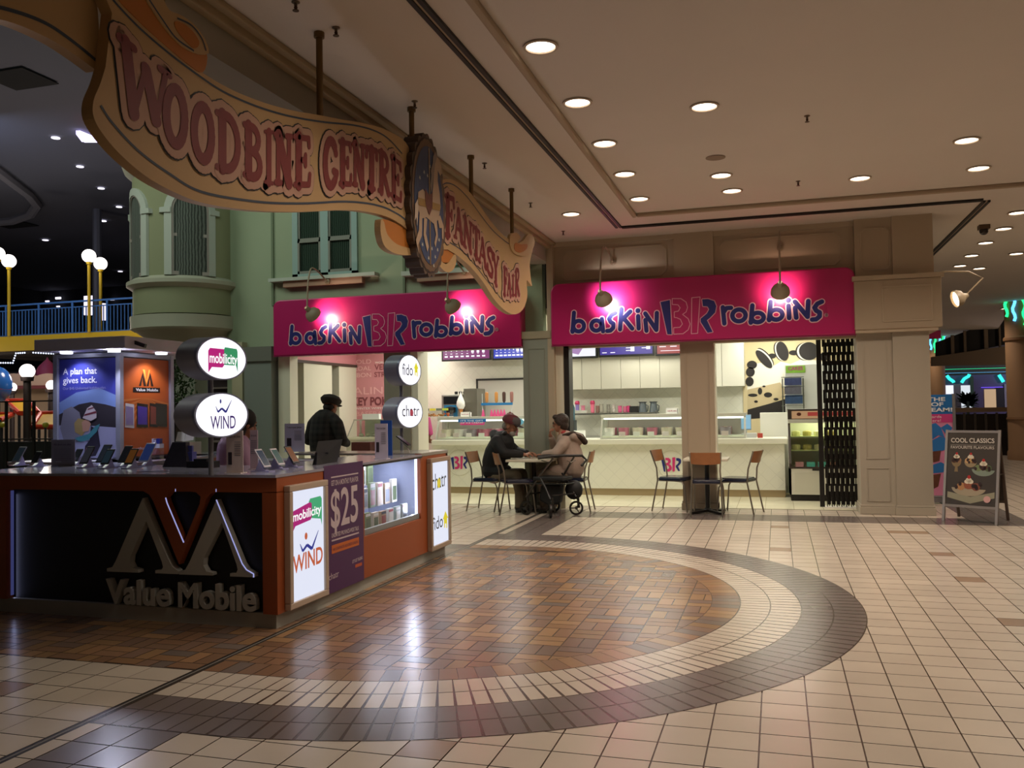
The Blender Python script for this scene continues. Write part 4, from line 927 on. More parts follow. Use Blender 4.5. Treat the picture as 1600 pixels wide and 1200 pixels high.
# folded grille
xg0, xg1 = .66, 1.05; yg = 13.45
t = thing('folding_grille', 'black folded security grille of upright slats beside the right column', 'grille', ((xg0+xg1)/2, yg, 0))
cols_ = 13
for k in range(cols_):
    X = xg0+(xg1-xg0)*k/(cols_-1); yv = yg+(.05 if k % 2 else -.05); b = MB(); b.box(X-.006, yv-.008, 0.02, X+.006, yv+.008, 2.62)
    for j in range(10):
        z = .04+j*.27+(0 if k % 2 else .12)
        b.box(X-.020, yv-.004, z, X+.020, yv+.004, z+.19)
    b.build('slat_column', mat('#171412', .35, .3), t)
b = MB(); b.box(xg0-.1, yg-.09, .02, xg0-.035, yg-.05, 2.62); b.build('lead_post', mat('#14110f', .4), t)
b = MB(); b.box(xg0-.05, yg-.1, 0, xg1+.03, yg+.1, .02); b.build('floor_plate', mat('#e8e6dc', .4), t)
# ------------------------------------------------------------------ tables, chairs
STEEL = mat('#8d857a', .3, .75); SEAT = mat('#1c2237', .22, coat=.3)
def make_chair(label, loc, rz, wood='#9a6238'):
    """faces local +Y; origin on the floor under the seat"""
    t = thing('cafe_chair', label, 'chair', (0, 0, 0), group='cafe chairs with wooden backs')
    b = MB()
    pts = [(-.20,-.17),(-.17,-.20),(.17,-.20),(.20,-.17),(.215,.14),(.18,.21),(0,.225),(-.18,.21),(-.215,.14)]
    b.prism(pts, lambda x, y, d: (x, y, .445+d), .035); b.prism([(x*.93, y*.93) for x, y in pts], lambda x, y, d: (x, y, .48+d), .012); b.build('seat_pad', SEAT, t, bevel=.008)
    b = MB(); b.tube([(-.19,-.18,.44),(.19,-.18,.44),(.2,.17,.44),(-.2,.17,.44),(-.19,-.18,.44)], .009, 8); b.build('seat_frame', STEEL, t)
    for s in (-1, 1):
        b = MB(); b.tube([(s*.21,-.29,0),(s*.195,-.20,.44),(s*.185,-.215,.62),(s*.205,-.30,.87)], .0115, 8); b.build('leg', STEEL, t, smooth=True)
        b = MB(); b.tube([(s*.205,.235,0),(s*.195,.20,.36),(s*.185,.16,.43),(s*.18,.05,.44)], .0115, 8); b.build('leg', STEEL, t, smooth=True)
    b = MB(); vs = []; n = 12
    for k in range(n+1):
        u = -1+2*k/n; x = u*.205; y = -.275-.035*(1-u*u); c = .012*(1-u*u)
        for z, yy in ((.715+.0*u, .0), (.868, -.035)):
            vs += [(x*(.93 if z < .8 else 1.0), y+.025+yy, z-(.012*(1-u*u) if z < .8 else 0)), (x*(.93 if z < .8 else 1.0), y+.011+yy, z-(.012*(1-u*u) if z < .8 else 0))]
    fs = []
    for k in range(n):
        a = k*4; c = a+4; fs += [(a, c, c+2, a+2), (a+1, a+3, c+3, c+1), (a+2, c+2, c+3, a+3), (a, a+1, c+1, c)]
    fs += [(0, 2, 3, 1), (n*4, n*4+1, n*4+3, n*4+2)]
    b.add(vs, fs); b.build('backrest', mat(wood, .35, var=.15, vs=12), t, smooth=True)
    t.location = loc; t.rotation_euler = (0, 0, rz); return t
ch = make_chair('empty wooden-backed chair at the near side of the empty table, seen from behind', (-.94, 12.34, 0), 0)
dup(ch, (-1.42, 12.78, 0), -PI/2-.25, 'empty wooden-backed chair at the left side of the empty table')
dup(ch, (-.55, 12.66, 0), PI/2-.3, 'empty wooden-backed chair at the right side of the empty table')
dup(ch, (-4.12, 12.42, 0), -PI/2-.1, 'wooden-backed chair under the seated man in the black jacket')
dup(ch, (-3.62, 12.12, 0), -PI/2+.5, 'wooden-backed chair left of the walker, seen from behind, nearest the viewer')
dup(ch, (-2.88, 12.52, 0), PI/2+.05, 'wooden-backed chair under the seated woman in the beige coat')
def table(x, y, label, hw=.34):
    t = thing('pedestal_table', label, 'table', (x, y, 0), group='square pedestal cafe tables')
    b = MB(); b.box(x-hw, y-hw, .735, x+hw, y+hw, .77); b.build('tabletop', mat('#cfc8b4', .3), t, bevel=.006)
    b = MB(); b.lathe([(.033, .03), (.033, .735)], (x, y, 0), 16); b.box(x-.12, y-.12, .72, x+.12, y+.12, .735); b.build('column', mat('#191614', .35), t)
    b = MB(); b.lathe([(.055, .05), (.05, .06), (.04, .07)], (x, y, 0), 16)
    for k in range(4):
        a = PI/4+k*PI/2; b.bar((x, y, .035), (x+.30*math.cos(a), y+.30*math.sin(a), .018), .06, .03)
    b.build('foot_cross', mat('#191614', .35), t)
table(-.96, 12.56, 'empty square table with a black pedestal in front of the beige column', .30); table(-3.42, 12.36, 'square table between the two seated people', .33)

# ------------------------------------------------------------------ people
SKIN = mat('#9b6b52', .55); SKIN2 = mat('#a9745a', .55)
def Mloc(loc, rz): return Matrix.Translation(loc) @ Matrix.Rotation(rz, 4, 'Z')
def head(mb, M, c, s=1.0, tilt=0):
    """face towards local +Y"""
    H = M @ Matrix.Translation(c) @ Matrix.Rotation(tilt, 4, 'X') @ Matrix.Scale(s, 4)
    def bl(p, r, sx=1, sy=1, sz=1): mb.ball((0, 0, 0), r, 14, M=H @ Matrix.Translation(p) @ Matrix.Diagonal((sx, sy, sz, 1)))
    bl((0, -.01, .03), .088, .88, 1.06, 1.12); bl((0, .025, -.045), .062, .88, 1.0, 1.1); bl((0, .05, -.09), .028)
    bl((0, .095, -.02), .016, .8, 1.2, 1.6); bl((0, .088, .0), .012, .7, 1, 1.8)
    for q in (-1, 1):
        bl((q*.078, -.005, -.015), .022, .4, .9, 1.5); bl((q*.032, .074, .016), .013); bl((q*.03, .082, .04), .012, 1.6, .6, .5)
    bl((0, .084, -.062), .014, 1.6, .6, .5); bl((0, .082, -.076), .013, 1.4, .6, .5)
    return H
def eyes(H, t):
    b = MB()
    for q in (-1, 1): b.ball((0, 0, 0), .0075, 8, M=H @ Matrix.Translation((q*.032, .086, .014)))
    b.build('eyes', mat('#1a1210', .2), t, smooth=True)
def hand(mb, wrist, dirv, palm, curl, side=1, s=1.0):
    """palm box, four fingers of unequal length, thumb from the side of the palm"""
    w_ = Vector(wrist); d = Vector(dirv).normalized(); n = Vector(palm).normalized(); n = (n-d*n.dot(d)).normalized(); x = d.cross(n)*side
    for u in (-1.5, -.5, .5, 1.5): mb.tube([w_+x*u*.012*s, w_+d*.085*s+x*u*.019*s], [.015*s, .013*s], 8); mb.ball(w_+d*.085*s+x*u*.019*s, .013*s, 8)
    for u, L in ((-1.5, .058), (-.5, .072), (.5, .078), (1.5, .07)):
        p = w_+d*.085*s+x*u*.019*s; a = 0; pts = [p]
        for k in range(3):
            a += curl; pts.append(pts[-1]+(d*math.cos(a)+n*math.sin(a))*L*s*(.45, .32, .23)[k])
        limb(mb, pts, [.0095*s, .009*s, .008*s, .0065*s], 8)
    p = w_+d*.025*s+x*.026*s; limb(mb, [p, p+(x*.6+d*.6+n*.3)*.04*s, p+(x*.45+d*1.1+n*.8)*.06*s], [.013*s, .010*s, .008*s], 8)
def shoe(mb, M, p, yaw=0, L=.27):
    S = M @ Matrix.Translation(p) @ Matrix.Rotation(yaw, 4, 'Z')
    mb.ball((0,0,0), 1, 14, M=S @ Matrix.Translation((0, .06, .035)) @ Matrix.Diagonal((.048, L*.5, .036, 1)))
    mb.ball((0,0,0), 1, 14, M=S @ Matrix.Translation((0, -.02, .06)) @ Matrix.Diagonal((.042, .06, .055, 1)))
def person(label, loc): return thing('person', label, 'person', loc)
def fz(name, mb, m, t, vox=.008, sm=3):
    inv = wm(t).inverted(); mb.v = [tuple(inv @ Vector(v)) for v in mb.v]; return fuse(name, mb, m, t, vox, sm)

# seated man, black jacket, dark red cap, facing +X
loc = Vector((-4.08, 12.42, 0)); M = Mloc(loc, -PI/2-.05); P = lambda *p: M @ Vector(p)
t = person('seated man in a black jacket and dark red cap leaning on the table', loc)
b = MB(); H = head(b, M, Vector((0, .30, 1.25)), 1.12, -.35)
limb(b, [P(0, .03, .52), P(0, .10, .80), P(0, .20, 1.02), P(0, .25, 1.16)], [.13, .13, .12, .055])
for s in (-1, 1):
    limb(b, [P(s*.17, .17, 1.0), P(s*.24, .27, .84), P(s*.12, .54, .83)], [.055, .048, .032])
    limb(b, [P(s*.10, .02, .53), P(s*.13, .42, .53), P(s*.12, .46, .12)], [.08, .065, .04])
    hand(b, P(s*.12, .54, .83), P(s*.05, .74, .86)-P(s*.12, .54, .83), (M.to_3x3() @ Vector((-s*.3, .1, -1))), .5, -s)
fz('body', b, SKIN, t, .007); eyes(H, t)
b = MB(); limb(b, [P(0, .03, .64), P(0, .05, .72), P(0, .10, .84), P(0, .17, 1.0), P(0, .21, 1.09)], [.18, .195, .205, .18, .10], 16)
for s in (-1, 1):
    limb(b, [P(s*.14, .14, 1.02), P(s*.20, .18, .97), P(s*.27, .29, .86), P(s*.135, .50, .835)], [.10, .09, .075, .055])
    limb(b, [P(s*.08, .0, .58), P(s*.11, .18, .57)], [.12, .10])
limb(b, [P(-.12, .08, 1.08), P(0, .04, 1.13), P(.12, .08, 1.08)], [.05, .07, .05]); fz('jacket', b, mat('#08080a', .75), t, .011)
b = MB(); limb(b, [P(-.09, .19, 1.10), P(-.10, .26, 1.15), P(0, .16, 1.14), P(.10, .26, 1.15), P(.09, .19, 1.10)], [.03]*5); fz('collar', b, mat('#1b191b', .6), t, .009)
b = MB()
for s in (-1, 1): limb(b, [P(s*.10, .10, .52), P(s*.13, .42, .535), P(s*.13, .47, .30), P(s*.13, .46, .10)], [.10, .083, .07, .062], 14)
fz('trousers', b, mat('#6a5f4c', .8), t, .010)
for s in (-1, 1): b = MB(); shoe(b, M, (s*.13, .47, 0), -s*.1); b.build('shoe', mat('#14110f', .5), t, smooth=True)
b = MB(); b.lathe([(.108, .0), (.112, .03), (.10, .075), (.065, .11), (.01, .122)], n=20, M=H @ Matrix.Translation((0, -.012, .035)) @ Matrix.Diagonal((.92, 1.1, 1, 1))); b.build('cap', mat('#5d2028', .7), t, smooth=True)
b = MB(); b.lathe([(.112, .01), (.113, .04), (.10, .08), (.07, .10)], n=20, M=H @ Matrix.Translation((0, .004, .036)) @ Matrix.Diagonal((.84, 1.08, 1, 1))); b.build('cap_front_panel', mat('#4b4646', .7), t, smooth=True)
b = MB(); b.ball((0,0,0), 1, 14, M=H @ Matrix.Translation((0, .10, .035)) @ Matrix.Diagonal((.075, .085, .010, 1))); b.build('cap_brim', mat('#3d3738', .7), t, smooth=True)
b = MB(); b.ball((0,0,0), 1, 10, M=H @ Matrix.Translation((0, .098, .09)) @ Matrix.Diagonal((.022, .01, .022, 1))); b.build('cap_badge', mat('#b9b4b4', .6), t)
b = MB(); b.ball((0,0,0), 1, 12, M=H @ Matrix.Translation((0, .058, -.088)) @ Matrix.Diagonal((.055, .045, .045, 1))); b.ball((0,0,0), 1, 10, M=H @ Matrix.Translation((0, .092, -.05)) @ Matrix.Diagonal((.03, .012, .008, 1))); b.ball((0,0,0), 1, 12, M=H @ Matrix.Translation((0, -.06, -.02)) @ Matrix.Diagonal((.075, .05, .06, 1))); b.build('grey_beard_and_hair', mat('#8c8680', .9), t, smooth=True)
# seated woman, beige hooded coat, facing -X, hand at the mouth
loc = Vector((-2.92, 12.52, 0)); M = Mloc(loc, PI/2+.08); P = lambda *p: M @ Vector(p)
t = person('seated woman in a beige fur-trimmed coat with short brown hair, eating', loc)
b = MB(); H = head(b, M, Vector((0, .13, 1.27)), 1.02, -.08)
limb(b, [P(0, .0, .52), P(0, .03, .80), P(0, .07, 1.03), P(0, .10, 1.18)], [.12, .12, .11, .05])
limb(b, [P(.16, .06, 1.0), P(.24, .24, .84), P(.06, .29, 1.10)], [.05, .045, .03]); hand(b, P(.06, .29, 1.10), P(.0, .28, 1.2)-P(.06, .29, 1.10), (M.to_3x3() @ Vector((0, -1, 0))), .7, 1, .92)
limb(b, [P(-.16, .06, 1.0), P(-.24, .16, .84), P(-.13, .36, .825)], [.05, .045, .03]); hand(b, P(-.13, .36, .825), P(-.07, .5, .825)-P(-.13, .36, .825), (M.to_3x3() @ Vector((0, 0, -1))), .4, -1, .92)
for s in (-1, 1): limb(b, [P(s*.09, .02, .53), P(s*.11, .40, .53), P(s*.10, .40, .12)], [.075, .06, .038])
fz('body', b, SKIN2, t, .007); eyes(H, t)
b = MB(); limb(b, [P(0, -.02, .63), P(0, -.02, .70), P(0, .0, .82), P(0, .03, 1.0), P(0, .06, 1.09)], [.20, .20, .195, .165, .09], 16)
limb(b, [P(.13, .04, 1.0), P(.20, .08, .95), P(.26, .24, .86), P(.09, .28, 1.06)], [.09, .085, .07, .05])
limb(b, [P(-.13, .04, 1.0), P(-.20, .08, .95), P(-.26, .16, .85), P(-.14, .34, .83)], [.09, .085, .07, .055])
limb(b, [P(-.06, .04, .585), P(-.07, .22, .57)], [.12, .10]); limb(b, [P(.06, .04, .585), P(.07, .22, .57)], [.12, .10]); limb(b, [P(-.12, -.08, 1.08), P(0, -.14, 1.04), P(.12, -.08, 1.08)], [.06, .085, .06])
fz('coat', b, mat('#a08c7e', .75, bump=.5, bs=18), t, .011)
b = MB(); limb(b, [P(-.10, .07, 1.10), P(-.125, -.05, 1.13), P(-.10, -.17, 1.08), P(0, -.23, 1.0), P(.10, -.17, 1.08), P(.125, -.05, 1.13), P(.10, .07, 1.10)], [.022, .028, .036, .045, .036, .028, .022]); o = fz('fur_hood_trim', b, mat('#3f3028', 1, bump=1, bs=70, var=.4, vs=40), t, .008, 1)
b = MB(); limb(b, [P(-.06, .08, 1.14), P(0, .02, 1.14), P(.06, .08, 1.14)], [.03]*3); b.build('red_scarf', mat('#a83c3c', .8), t, smooth=True)
b = MB()
for s in (-1, 1): limb(b, [P(s*.09, .05, .52), P(s*.11, .40, .54), P(s*.11, .40, .3), P(s*.11, .38, .10)], [.095, .078, .062, .055], 14)
fz('trousers', b, mat('#7d6e5e', .85), t, .010)
for s in (-1, 1): b = MB(); shoe(b, M, (s*.11, .38, 0), -s*.1, .24); b.build('shoe', mat('#8a8176', .6), t, smooth=True)
b = MB()
b.ball((0,0,0), 1, 16, M=H @ Matrix.Translation((0, -.028, .05)) @ Matrix.Diagonal((.098, .112, .098, 1))); b.ball((0,0,0), 1, 14, M=H @ Matrix.Translation((0, -.055, -.02)) @ Matrix.Diagonal((.088, .07, .085, 1))); b.ball((0,0,0), 1, 12, M=H @ Matrix.Translation((0, .05, .10)) @ Matrix.Diagonal((.075, .055, .04, 1)))
for s in (-1, 1): b.ball((0,0,0), 1, 12, M=H @ Matrix.Translation((s*.07, -.01, .02)) @ Matrix.Diagonal((.03, .05, .06, 1)))
fz('hair', b, mat('#33231a', .6, bump=.8, bs=60), t, .008, 1)
b = MB()
for s in (-1, 1): b.tube([H @ Vector((s*.032+.024*math.cos(a), .098, .014+.018*math.sin(a))) for a in [2*PI*k/12 for k in range(13)]], .003, 6); b.tube([H @ Vector((s*.056, .096, .016)), H @ Vector((s*.082, .0, .01))], .003, 6)
b.build('glasses', mat('#1a1614', .4), t)
# standing man in a dark plaid jacket, seen from behind
q = pY(508, 655, 10.6); loc = Vector((q.x, 10.6, 0)); M = Mloc(loc, -.25); P = lambda *p: M @ Vector(p)
t = person('standing man in a dark plaid jacket and flat dark cap, seen from behind', loc)
b = MB(); H = head(b, M, Vector((.02, .10, 1.575)), 1.05, -.25)
limb(b, [P(0, 0, .92), P(0, 0, 1.15), P(0, .0, 1.38), P(0, .05, 1.5)], [.13, .13, .13, .055])
for s in (-1, 1):
    limb(b, [P(s*.17, 0, 1.38), P(s*.25, .0, 1.12), P(s*.20, .20, 1.06)], [.055, .045, .032]); hand(b, P(s*.20, .20, 1.06), P(s*.12, .4, 1.1)-P(s*.20, .20, 1.06), (M.to_3x3() @ Vector((-s, 0, 0))), .5, s)
    limb(b, [P(s*.09, 0, .92), P(s*.10, .01, .50), P(s*.10, 0, .08)], [.085, .06, .04])
fz('body', b, SKIN, t, .008); eyes(H, t)
b = MB(); limb(b, [P(0, 0, .86), P(0, -.01, 1.0), P(0, -.02, 1.2), P(0, -.01, 1.36), P(0, .03, 1.45)], [.19, .20, .205, .18, .09], 16)
for s in (-1, 1): limb(b, [P(s*.13, 0, 1.40), P(s*.21, .0, 1.33), P(s*.30, .0, 1.12), P(s*.22, .18, 1.07)], [.09, .09, .075, .055])
limb(b, [P(-.10, -.03, 1.45), P(0, -.07, 1.47), P(.10, -.03, 1.45)], [.05, .065, .05])
mp_ = bpy.data.materials.new('dark plaid wool'); mp_.use_nodes = True; nt = mp_.node_tree; bb = nt.nodes['Principled BSDF']; bb.inputs['Roughness'].default_value = .85
tc = nt.nodes.new('ShaderNodeTexCoord'); sp = nt.nodes.new('ShaderNodeSeparateXYZ'); nt.links.new(tc.outputs['Object'], sp.inputs[0]); prev = None
for ax in ('X', 'Z'):
    a = nt.nodes.new('ShaderNodeMath'); a.operation = 'PINGPONG'; a.inputs[1].default_value = .04; nt.links.new(sp.outputs[ax], a.inputs[0])
    c = nt.nodes.new('ShaderNodeMath'); c.operation = 'LESS_THAN'; c.inputs[1].default_value = .018; nt.links.new(a.outputs[0], c.inputs[0])
    if prev:
        s_ = nt.nodes.new('ShaderNodeMath'); s_.operation = 'ADD'; nt.links.new(prev.outputs[0], s_.inputs[0]); nt.links.new(c.outputs[0], s_.inputs[1]); prev = s_
    else: prev = c
rm = nt.nodes.new('ShaderNodeValToRGB'); rm.color_ramp.elements[0].color = lin('#26231f'); rm.color_ramp.elements[1].color = lin('#0b0a0b'); rm.color_ramp.elements.new(.5).color = lin('#1d1b1b')
d2 = nt.nodes.new('ShaderNodeMath'); d2.operation = 'MULTIPLY'; d2.inputs[1].default_value = .5; nt.links.new(prev.outputs[0], d2.inputs[0]); nt.links.new(d2.outputs[0], rm.inputs[0]); nt.links.new(rm.outputs[0], bb.inputs['Base Color'])
fz('plaid_jacket', b, mp_, t, .011)
b = MB()
for s in (-1, 1): limb(b, [P(s*.09, 0, .90), P(s*.10, .01, .50), P(s*.10, 0, .09)], [.11, .085, .07], 14)
fz('trousers', b, mat('#22211f', .8), t, .011)
for s in (-1, 1): b = MB(); shoe(b, M, (s*.10, 0, 0)); b.build('shoe', mat('#14110f', .5), t, smooth=True)
b = MB(); b.lathe([(.10, -.01), (.125, .03), (.13, .055), (.10, .095), (.05, .115), (.005, .12)], n=20, M=H @ Matrix.Translation((0, -.02, .03)) @ Matrix.Diagonal((1.0, 1.15, 1, 1))); b.ball((0,0,0), 1, 12, M=H @ Matrix.Translation((0, .10, .035)) @ Matrix.Diagonal((.08, .06, .015, 1))); b.build('flat_cap', mat('#2b2622', .85), t, smooth=True)
b = MB(); b.ball((0,0,0), 1, 12, M=H @ Matrix.Translation((0, -.05, -.02)) @ Matrix.Diagonal((.08, .055, .06, 1))); b.build('hair', mat('#2a2320', .8), t, smooth=True)
# kiosk worker behind the lower oval sign
loc = Vector((-4.62, 6.75, 0)); M = Mloc(loc, -.6); P = lambda *p: M @ Vector(p)
t = person('dark-haired person in a mauve shirt inside the kiosk, behind the lower oval sign', loc)
b = MB(); H = head(b, M, Vector((0, .10, 1.40)), 1.0, -.3)
limb(b, [P(0, 0, .82), P(0, .0, 1.0), P(0, .02, 1.2), P(0, .05, 1.33)], [.12, .12, .12, .05])
for s in (-1, 1):
    limb(b, [P(s*.16, 0, 1.2), P(s*.23, .05, .98), P(s*.14, .28, .98)], [.05, .042, .03]); hand(b, P(s*.14, .28, .98), P(s*.08, .5, .96)-P(s*.14, .28, .98), (M.to_3x3() @ Vector((0, 0, -1))), .4, -s)
    limb(b, [P(s*.09, 0, .82), P(s*.10, .01, .45), P(s*.10, 0, .08)], [.08, .055, .04])
fz('body', b, SKIN, t, .008); eyes(H, t)
b = MB(); limb(b, [P(0, 0, .80), P(0, 0, 1.0), P(0, .0, 1.18), P(0, .03, 1.27)], [.15, .165, .155, .07], 16)
for s in (-1, 1): limb(b, [P(s*.12, 0, 1.21), P(s*.18, .0, 1.15), P(s*.24, .05, .98), P(s*.17, .2, .98)], [.075, .075, .06, .05])
fz('shirt', b, mat('#b08aa8', .7), t, .011)
b = MB()
for s in (-1, 1): limb(b, [P(s*.09, 0, .80), P(s*.10, .01, .45), P(s*.10, 0, .09)], [.10, .075, .06], 12)
fz('trousers', b, mat('#22242c', .8), t, .012)
for s in (-1, 1): b = MB(); shoe(b, M, (s*.10, 0, 0)); b.build('shoe', mat('#14110f', .5), t, smooth=True)
b = MB(); b.ball((0,0,0), 1, 16, M=H @ Matrix.Translation((0, -.028, .04)) @ Matrix.Diagonal((.098, .112, .105, 1))); b.ball((0,0,0), 1, 14, M=H @ Matrix.Translation((0, -.05, -.07)) @ Matrix.Diagonal((.09, .07, .12, 1))); b.build('hair', mat('#17120f', .6), t, smooth=True)
# shop worker, mostly hidden behind the round sign
q = pY(652, 628, 15.95); loc = Vector((q.x, 15.95, 0)); M = Mloc(loc, .3); P = lambda *p: M @ Vector(p); hz = q.z
t = person('dark-haired shop worker whose head shows beside the two round white kiosk signs', loc)
b = MB(); H = head(b, M, Vector((0, .0, hz-.03)), 1.05, -.2); limb(b, [P(0, 0, .9), P(0, 0, hz-.30), P(0, 0, hz-.15)], [.13, .14, .05])
for s in (-1, 1): 
    limb(b, [P(s*.09, 0, .88), P(s*.10, .01, .5), P(s*.10, 0, .08)], [.085, .06, .04]); limb(b, [P(s*.17, 0, hz-.30), P(s*.24, 0, 1.05), P(s*.2, .15, .95)], [.055, .045, .03]); hand(b, P(s*.2, .15, .95), (0, .1, -.2), (0, 1, 0), .4, s)
fz('body', b, SKIN, t, .009); eyes(H, t)
b = MB(); limb(b, [P(0, 0, .82), P(0, 0, 1.1), P(0, 0, hz-.27)], [.16, .17, .13]); 
for s in (-1, 1): limb(b, [P(s*.12, 0, hz-.29), P(s*.18, 0, hz-.33), P(s*.25, 0, 1.05)], [.075, .075, .055])
fz('uniform_shirt', b, mat('#b8477c', .7), t, .012)
b = MB(); b.ball((0,0,0), 1, 16, M=H @ Matrix.Translation((0, -.02, .045)) @ Matrix.Diagonal((.1, .115, .1, 1))); b.ball((0,0,0), 1, 10, M=H @ Matrix.Translation((.05, -.03, .14)) @ Matrix.Diagonal((.05, .05, .02, 1))); b.build('hair', mat('#141010', .6), t, smooth=True)
b = MB()
for s in (-1, 1): limb(b, [P(s*.09, 0, .86), P(s*.10, .01, .5), P(s*.10, 0, .09)], [.105, .08, .065], 12); shoe(b, M, (s*.1, 0, 0))
b.build('trousers_and_shoes', mat('#1a1a1c', .8), t, smooth=True)

# rollator walker in front of the table
t = thing('rollator_walker', 'black four-wheeled walker with padded seat and hand brakes parked in front of the table', 'walker', (-3.08, 12.0, 0))
BK = mat('#15130f', .4); AL = mat('#5d5850', .3, .8)
wl = [(-3.42, 11.92, .0), (-3.12, 12.36, .0), (-3.0, 11.66, .0), (-2.72, 12.02, .0)]
for k, (x, y, _) in enumerate(wl):
    ax = Vector((.35, 1, 0)).normalized() if k != 3 else Vector((-.3, 1, 0)).normalized()
    if k == 2: ax = Vector((1, .35, 0)).normalized()
    M = Matrix.Translation((x, y, .1)) @ ax.to_track_quat('Z', 'Y').to_matrix().to_4x4()
    b = MB(); b.lathe([(.072, -.016), (.098, -.016), (.1, -.008), (.1, .008), (.098, .016), (.072, .016), (.072, -.016)], n=24, M=M, caps=False); w_ = b.build('wheel', BK, t, smooth=True)
    b = MB(); b.lathe([(.022, -.02), (.022, .02)], n=12, M=M)
    for j in range(3): a = 2*PI*j/3; b.bar(M @ Vector((0, 0, 0)), M @ Vector((.078*math.cos(a), .078*math.sin(a), 0)), .03, .014)
    h = b.build('hub_spokes', mat('#2a2723', .5), w_, world=True)
    b = MB(); b.bar((x+.03, y+.03, .1), (x+.02, y+.02, .27), .022, .03); b.build('wheel_fork', BK, t)
c = {k: Vector((x, y, .25)) for k, (x, y, _) in enumerate(wl)}
hA, hB = Vector((-3.06, 11.98, .80)), Vector((-2.72, 12.30, .80))
for k, (lo, hi) in enumerate(((c[0], Vector((-3.02, 11.95, .80))), (c[1], Vector((-2.80, 12.3, .80))), (c[2], Vector((-3.18, 11.84, .52))), (c[3], Vector((-2.98, 12.3, .56))))):
    b = MB(); b.tube([lo, lo*.5+hi*.5+Vector((0, 0, .02)), hi], .015, 8); b.build('frame_tube', AL if k < 2 else BK, t, smooth=True)
b = MB(); b.tube([(-3.36, 11.93, .30), (-3.12, 12.33, .30)], .010, 8); b.tube([(-2.98, 11.70, .30), (-2.74, 12.02, .30)], .010, 8); b.tube([(-3.38, 11.94, .44), (-2.84, 11.88, .44), (-2.76, 12.1, .44), (-3.2, 12.3, .44), (-3.38, 11.94, .44)], .010, 8); b.build('cross_brace', BK, t)
b = MB(); b.prism([(-3.32, 11.92), (-2.86, 11.84), (-2.78, 12.1), (-3.2, 12.26)], lambda x, y, d: (x, y, .485+d), .055); b.build('padded_seat', mat('#121212', .6), t, bevel=.015)
b = MB(); b.tube([(-3.22, 11.86, .80), (-3.02, 11.93, .83), (-2.86, 12.02, .83), (-2.66, 12.18, .82), (-2.60, 12.2, .76), (-2.66, 12.14, .68)], .019, 10); b.tube([(-3.24, 11.92, .82), (-3.1, 12.02, .83), (-2.98, 12.12, .81)], .022, 10); b.build('handlebar', BK, t, smooth=True)
b = MB(); b.tube([(-3.18, 11.9, .77), (-3.1, 11.95, .74), (-3.05, 11.99, .76)], .007, 6); b.tube([(-2.74, 12.12, .76), (-2.8, 12.06, .73), (-2.84, 12.02, .76)], .007, 6); b.build('brake_lever', AL, t)
b = MB(); b.prism([(-3.25, .20), (-3.22, .42), (-2.92, .42), (-2.95, .16), (-3.1, .12)], lambda x, z, d: (x, 11.98+d, z), .2); b.build('under_seat_bag', mat('#121110', .8), t, bevel=.03)
b = MB(); b.ball((0,0,0), 1, 16, M=Matrix.Translation((-2.78, 12.16, .34)) @ Matrix.Diagonal((.13, .1, .14, 1))); B1('black_handbag', b, mat('#100f10', .6), 'round black bag hanging on the right side of the walker', 'bag', smooth=True)

# ------------------------------------------------------------------ sandwich board and tall banner by the right column
q0 = pZ(1472, 800); q1 = pZ(1560, 822); ax = (q1-q0).normalized(); 
q0 = Vector((2.05, 12.62, 0)); q1 = q0+Vector((.66, -.30, 0)).normalized()*.0+Vector((.60, -.24, 0))
q0 = pZ(1474, 814); q1 = pZ(1557, 821); q0.z = q1.z = 0
t = thing('sandwich_board', 'metal-framed sandwich board with the dark sundae poster, by the corner column', 'sign board', (q0+q1)/2)
U = (q1-q0).normalized(); N = Vector((U.y, -U.x, 0)); 
if N.y > 0: N = -N
tilt = lambda u, z, d=0: q0 + U*u + N*(-.20*z/1.15+d) + Vector((0, 0, z))
Wd = (q1-q0).length
FRM = mat('#9a9590', .35, .5)
b = MB()
for u in (0, Wd): b.bar(tilt(u, 0), tilt(u, 1.14), .03)
b.bar(tilt(0, 1.12), tilt(Wd, 1.12), .03); b.bar(tilt(0, .2), tilt(Wd, .2), .03); b.build('front_frame', FRM, t)
b = MB()
bk = lambda u, z: q0 + U*u + N*(-.20-.22*(1-z/1.12)) + Vector((0, 0, z))
for u in (.02, Wd-.02): b.bar(bk(u, .02), bk(u, 1.1), .028)
b.bar(bk(.02, .25), bk(Wd-.02, .25), .03); b.bar(bk(Wd-.02, .6), tilt(Wd, .6), .012); b.build('rear_frame', mat('#57463a', .5), t)
b = MB(); b.add([bk(.03, .26), bk(Wd-.03, .26), bk(Wd-.03, 1.08), bk(.03, 1.08)], [(0, 1, 2, 3)]); b.build('rear_panel', mat('#4a4038', .7), t)
pm = lambda u, v, d=0: tilt(.02+u*(Wd-.04), .21+v*.90, .004+d)
b = MB(); b.flat([(0,0),(1,0),(1,1),(0,1)], pm); b.build('poster', mat('#3a332b', .35, var=.35, vs=3), t)
text('COOL CLASSICS', pm(.06, .86, .002), pm(.94, .86, .002), .055, mat('#cfcabf', .5), t, N, bold=.02); text('FAVOURITE FLAVOURS', pm(.06, .775, .002), pm(.94, .775, .002), .034, mat('#b9b3a8', .5), t, N, bold=.02)
b = MB(); b.flat([(.05,.825),(.95,.825),(.95,.828),(.05,.828)], pm, .002); b.build('rule_line', mat('#b9b3a8', .5), t)
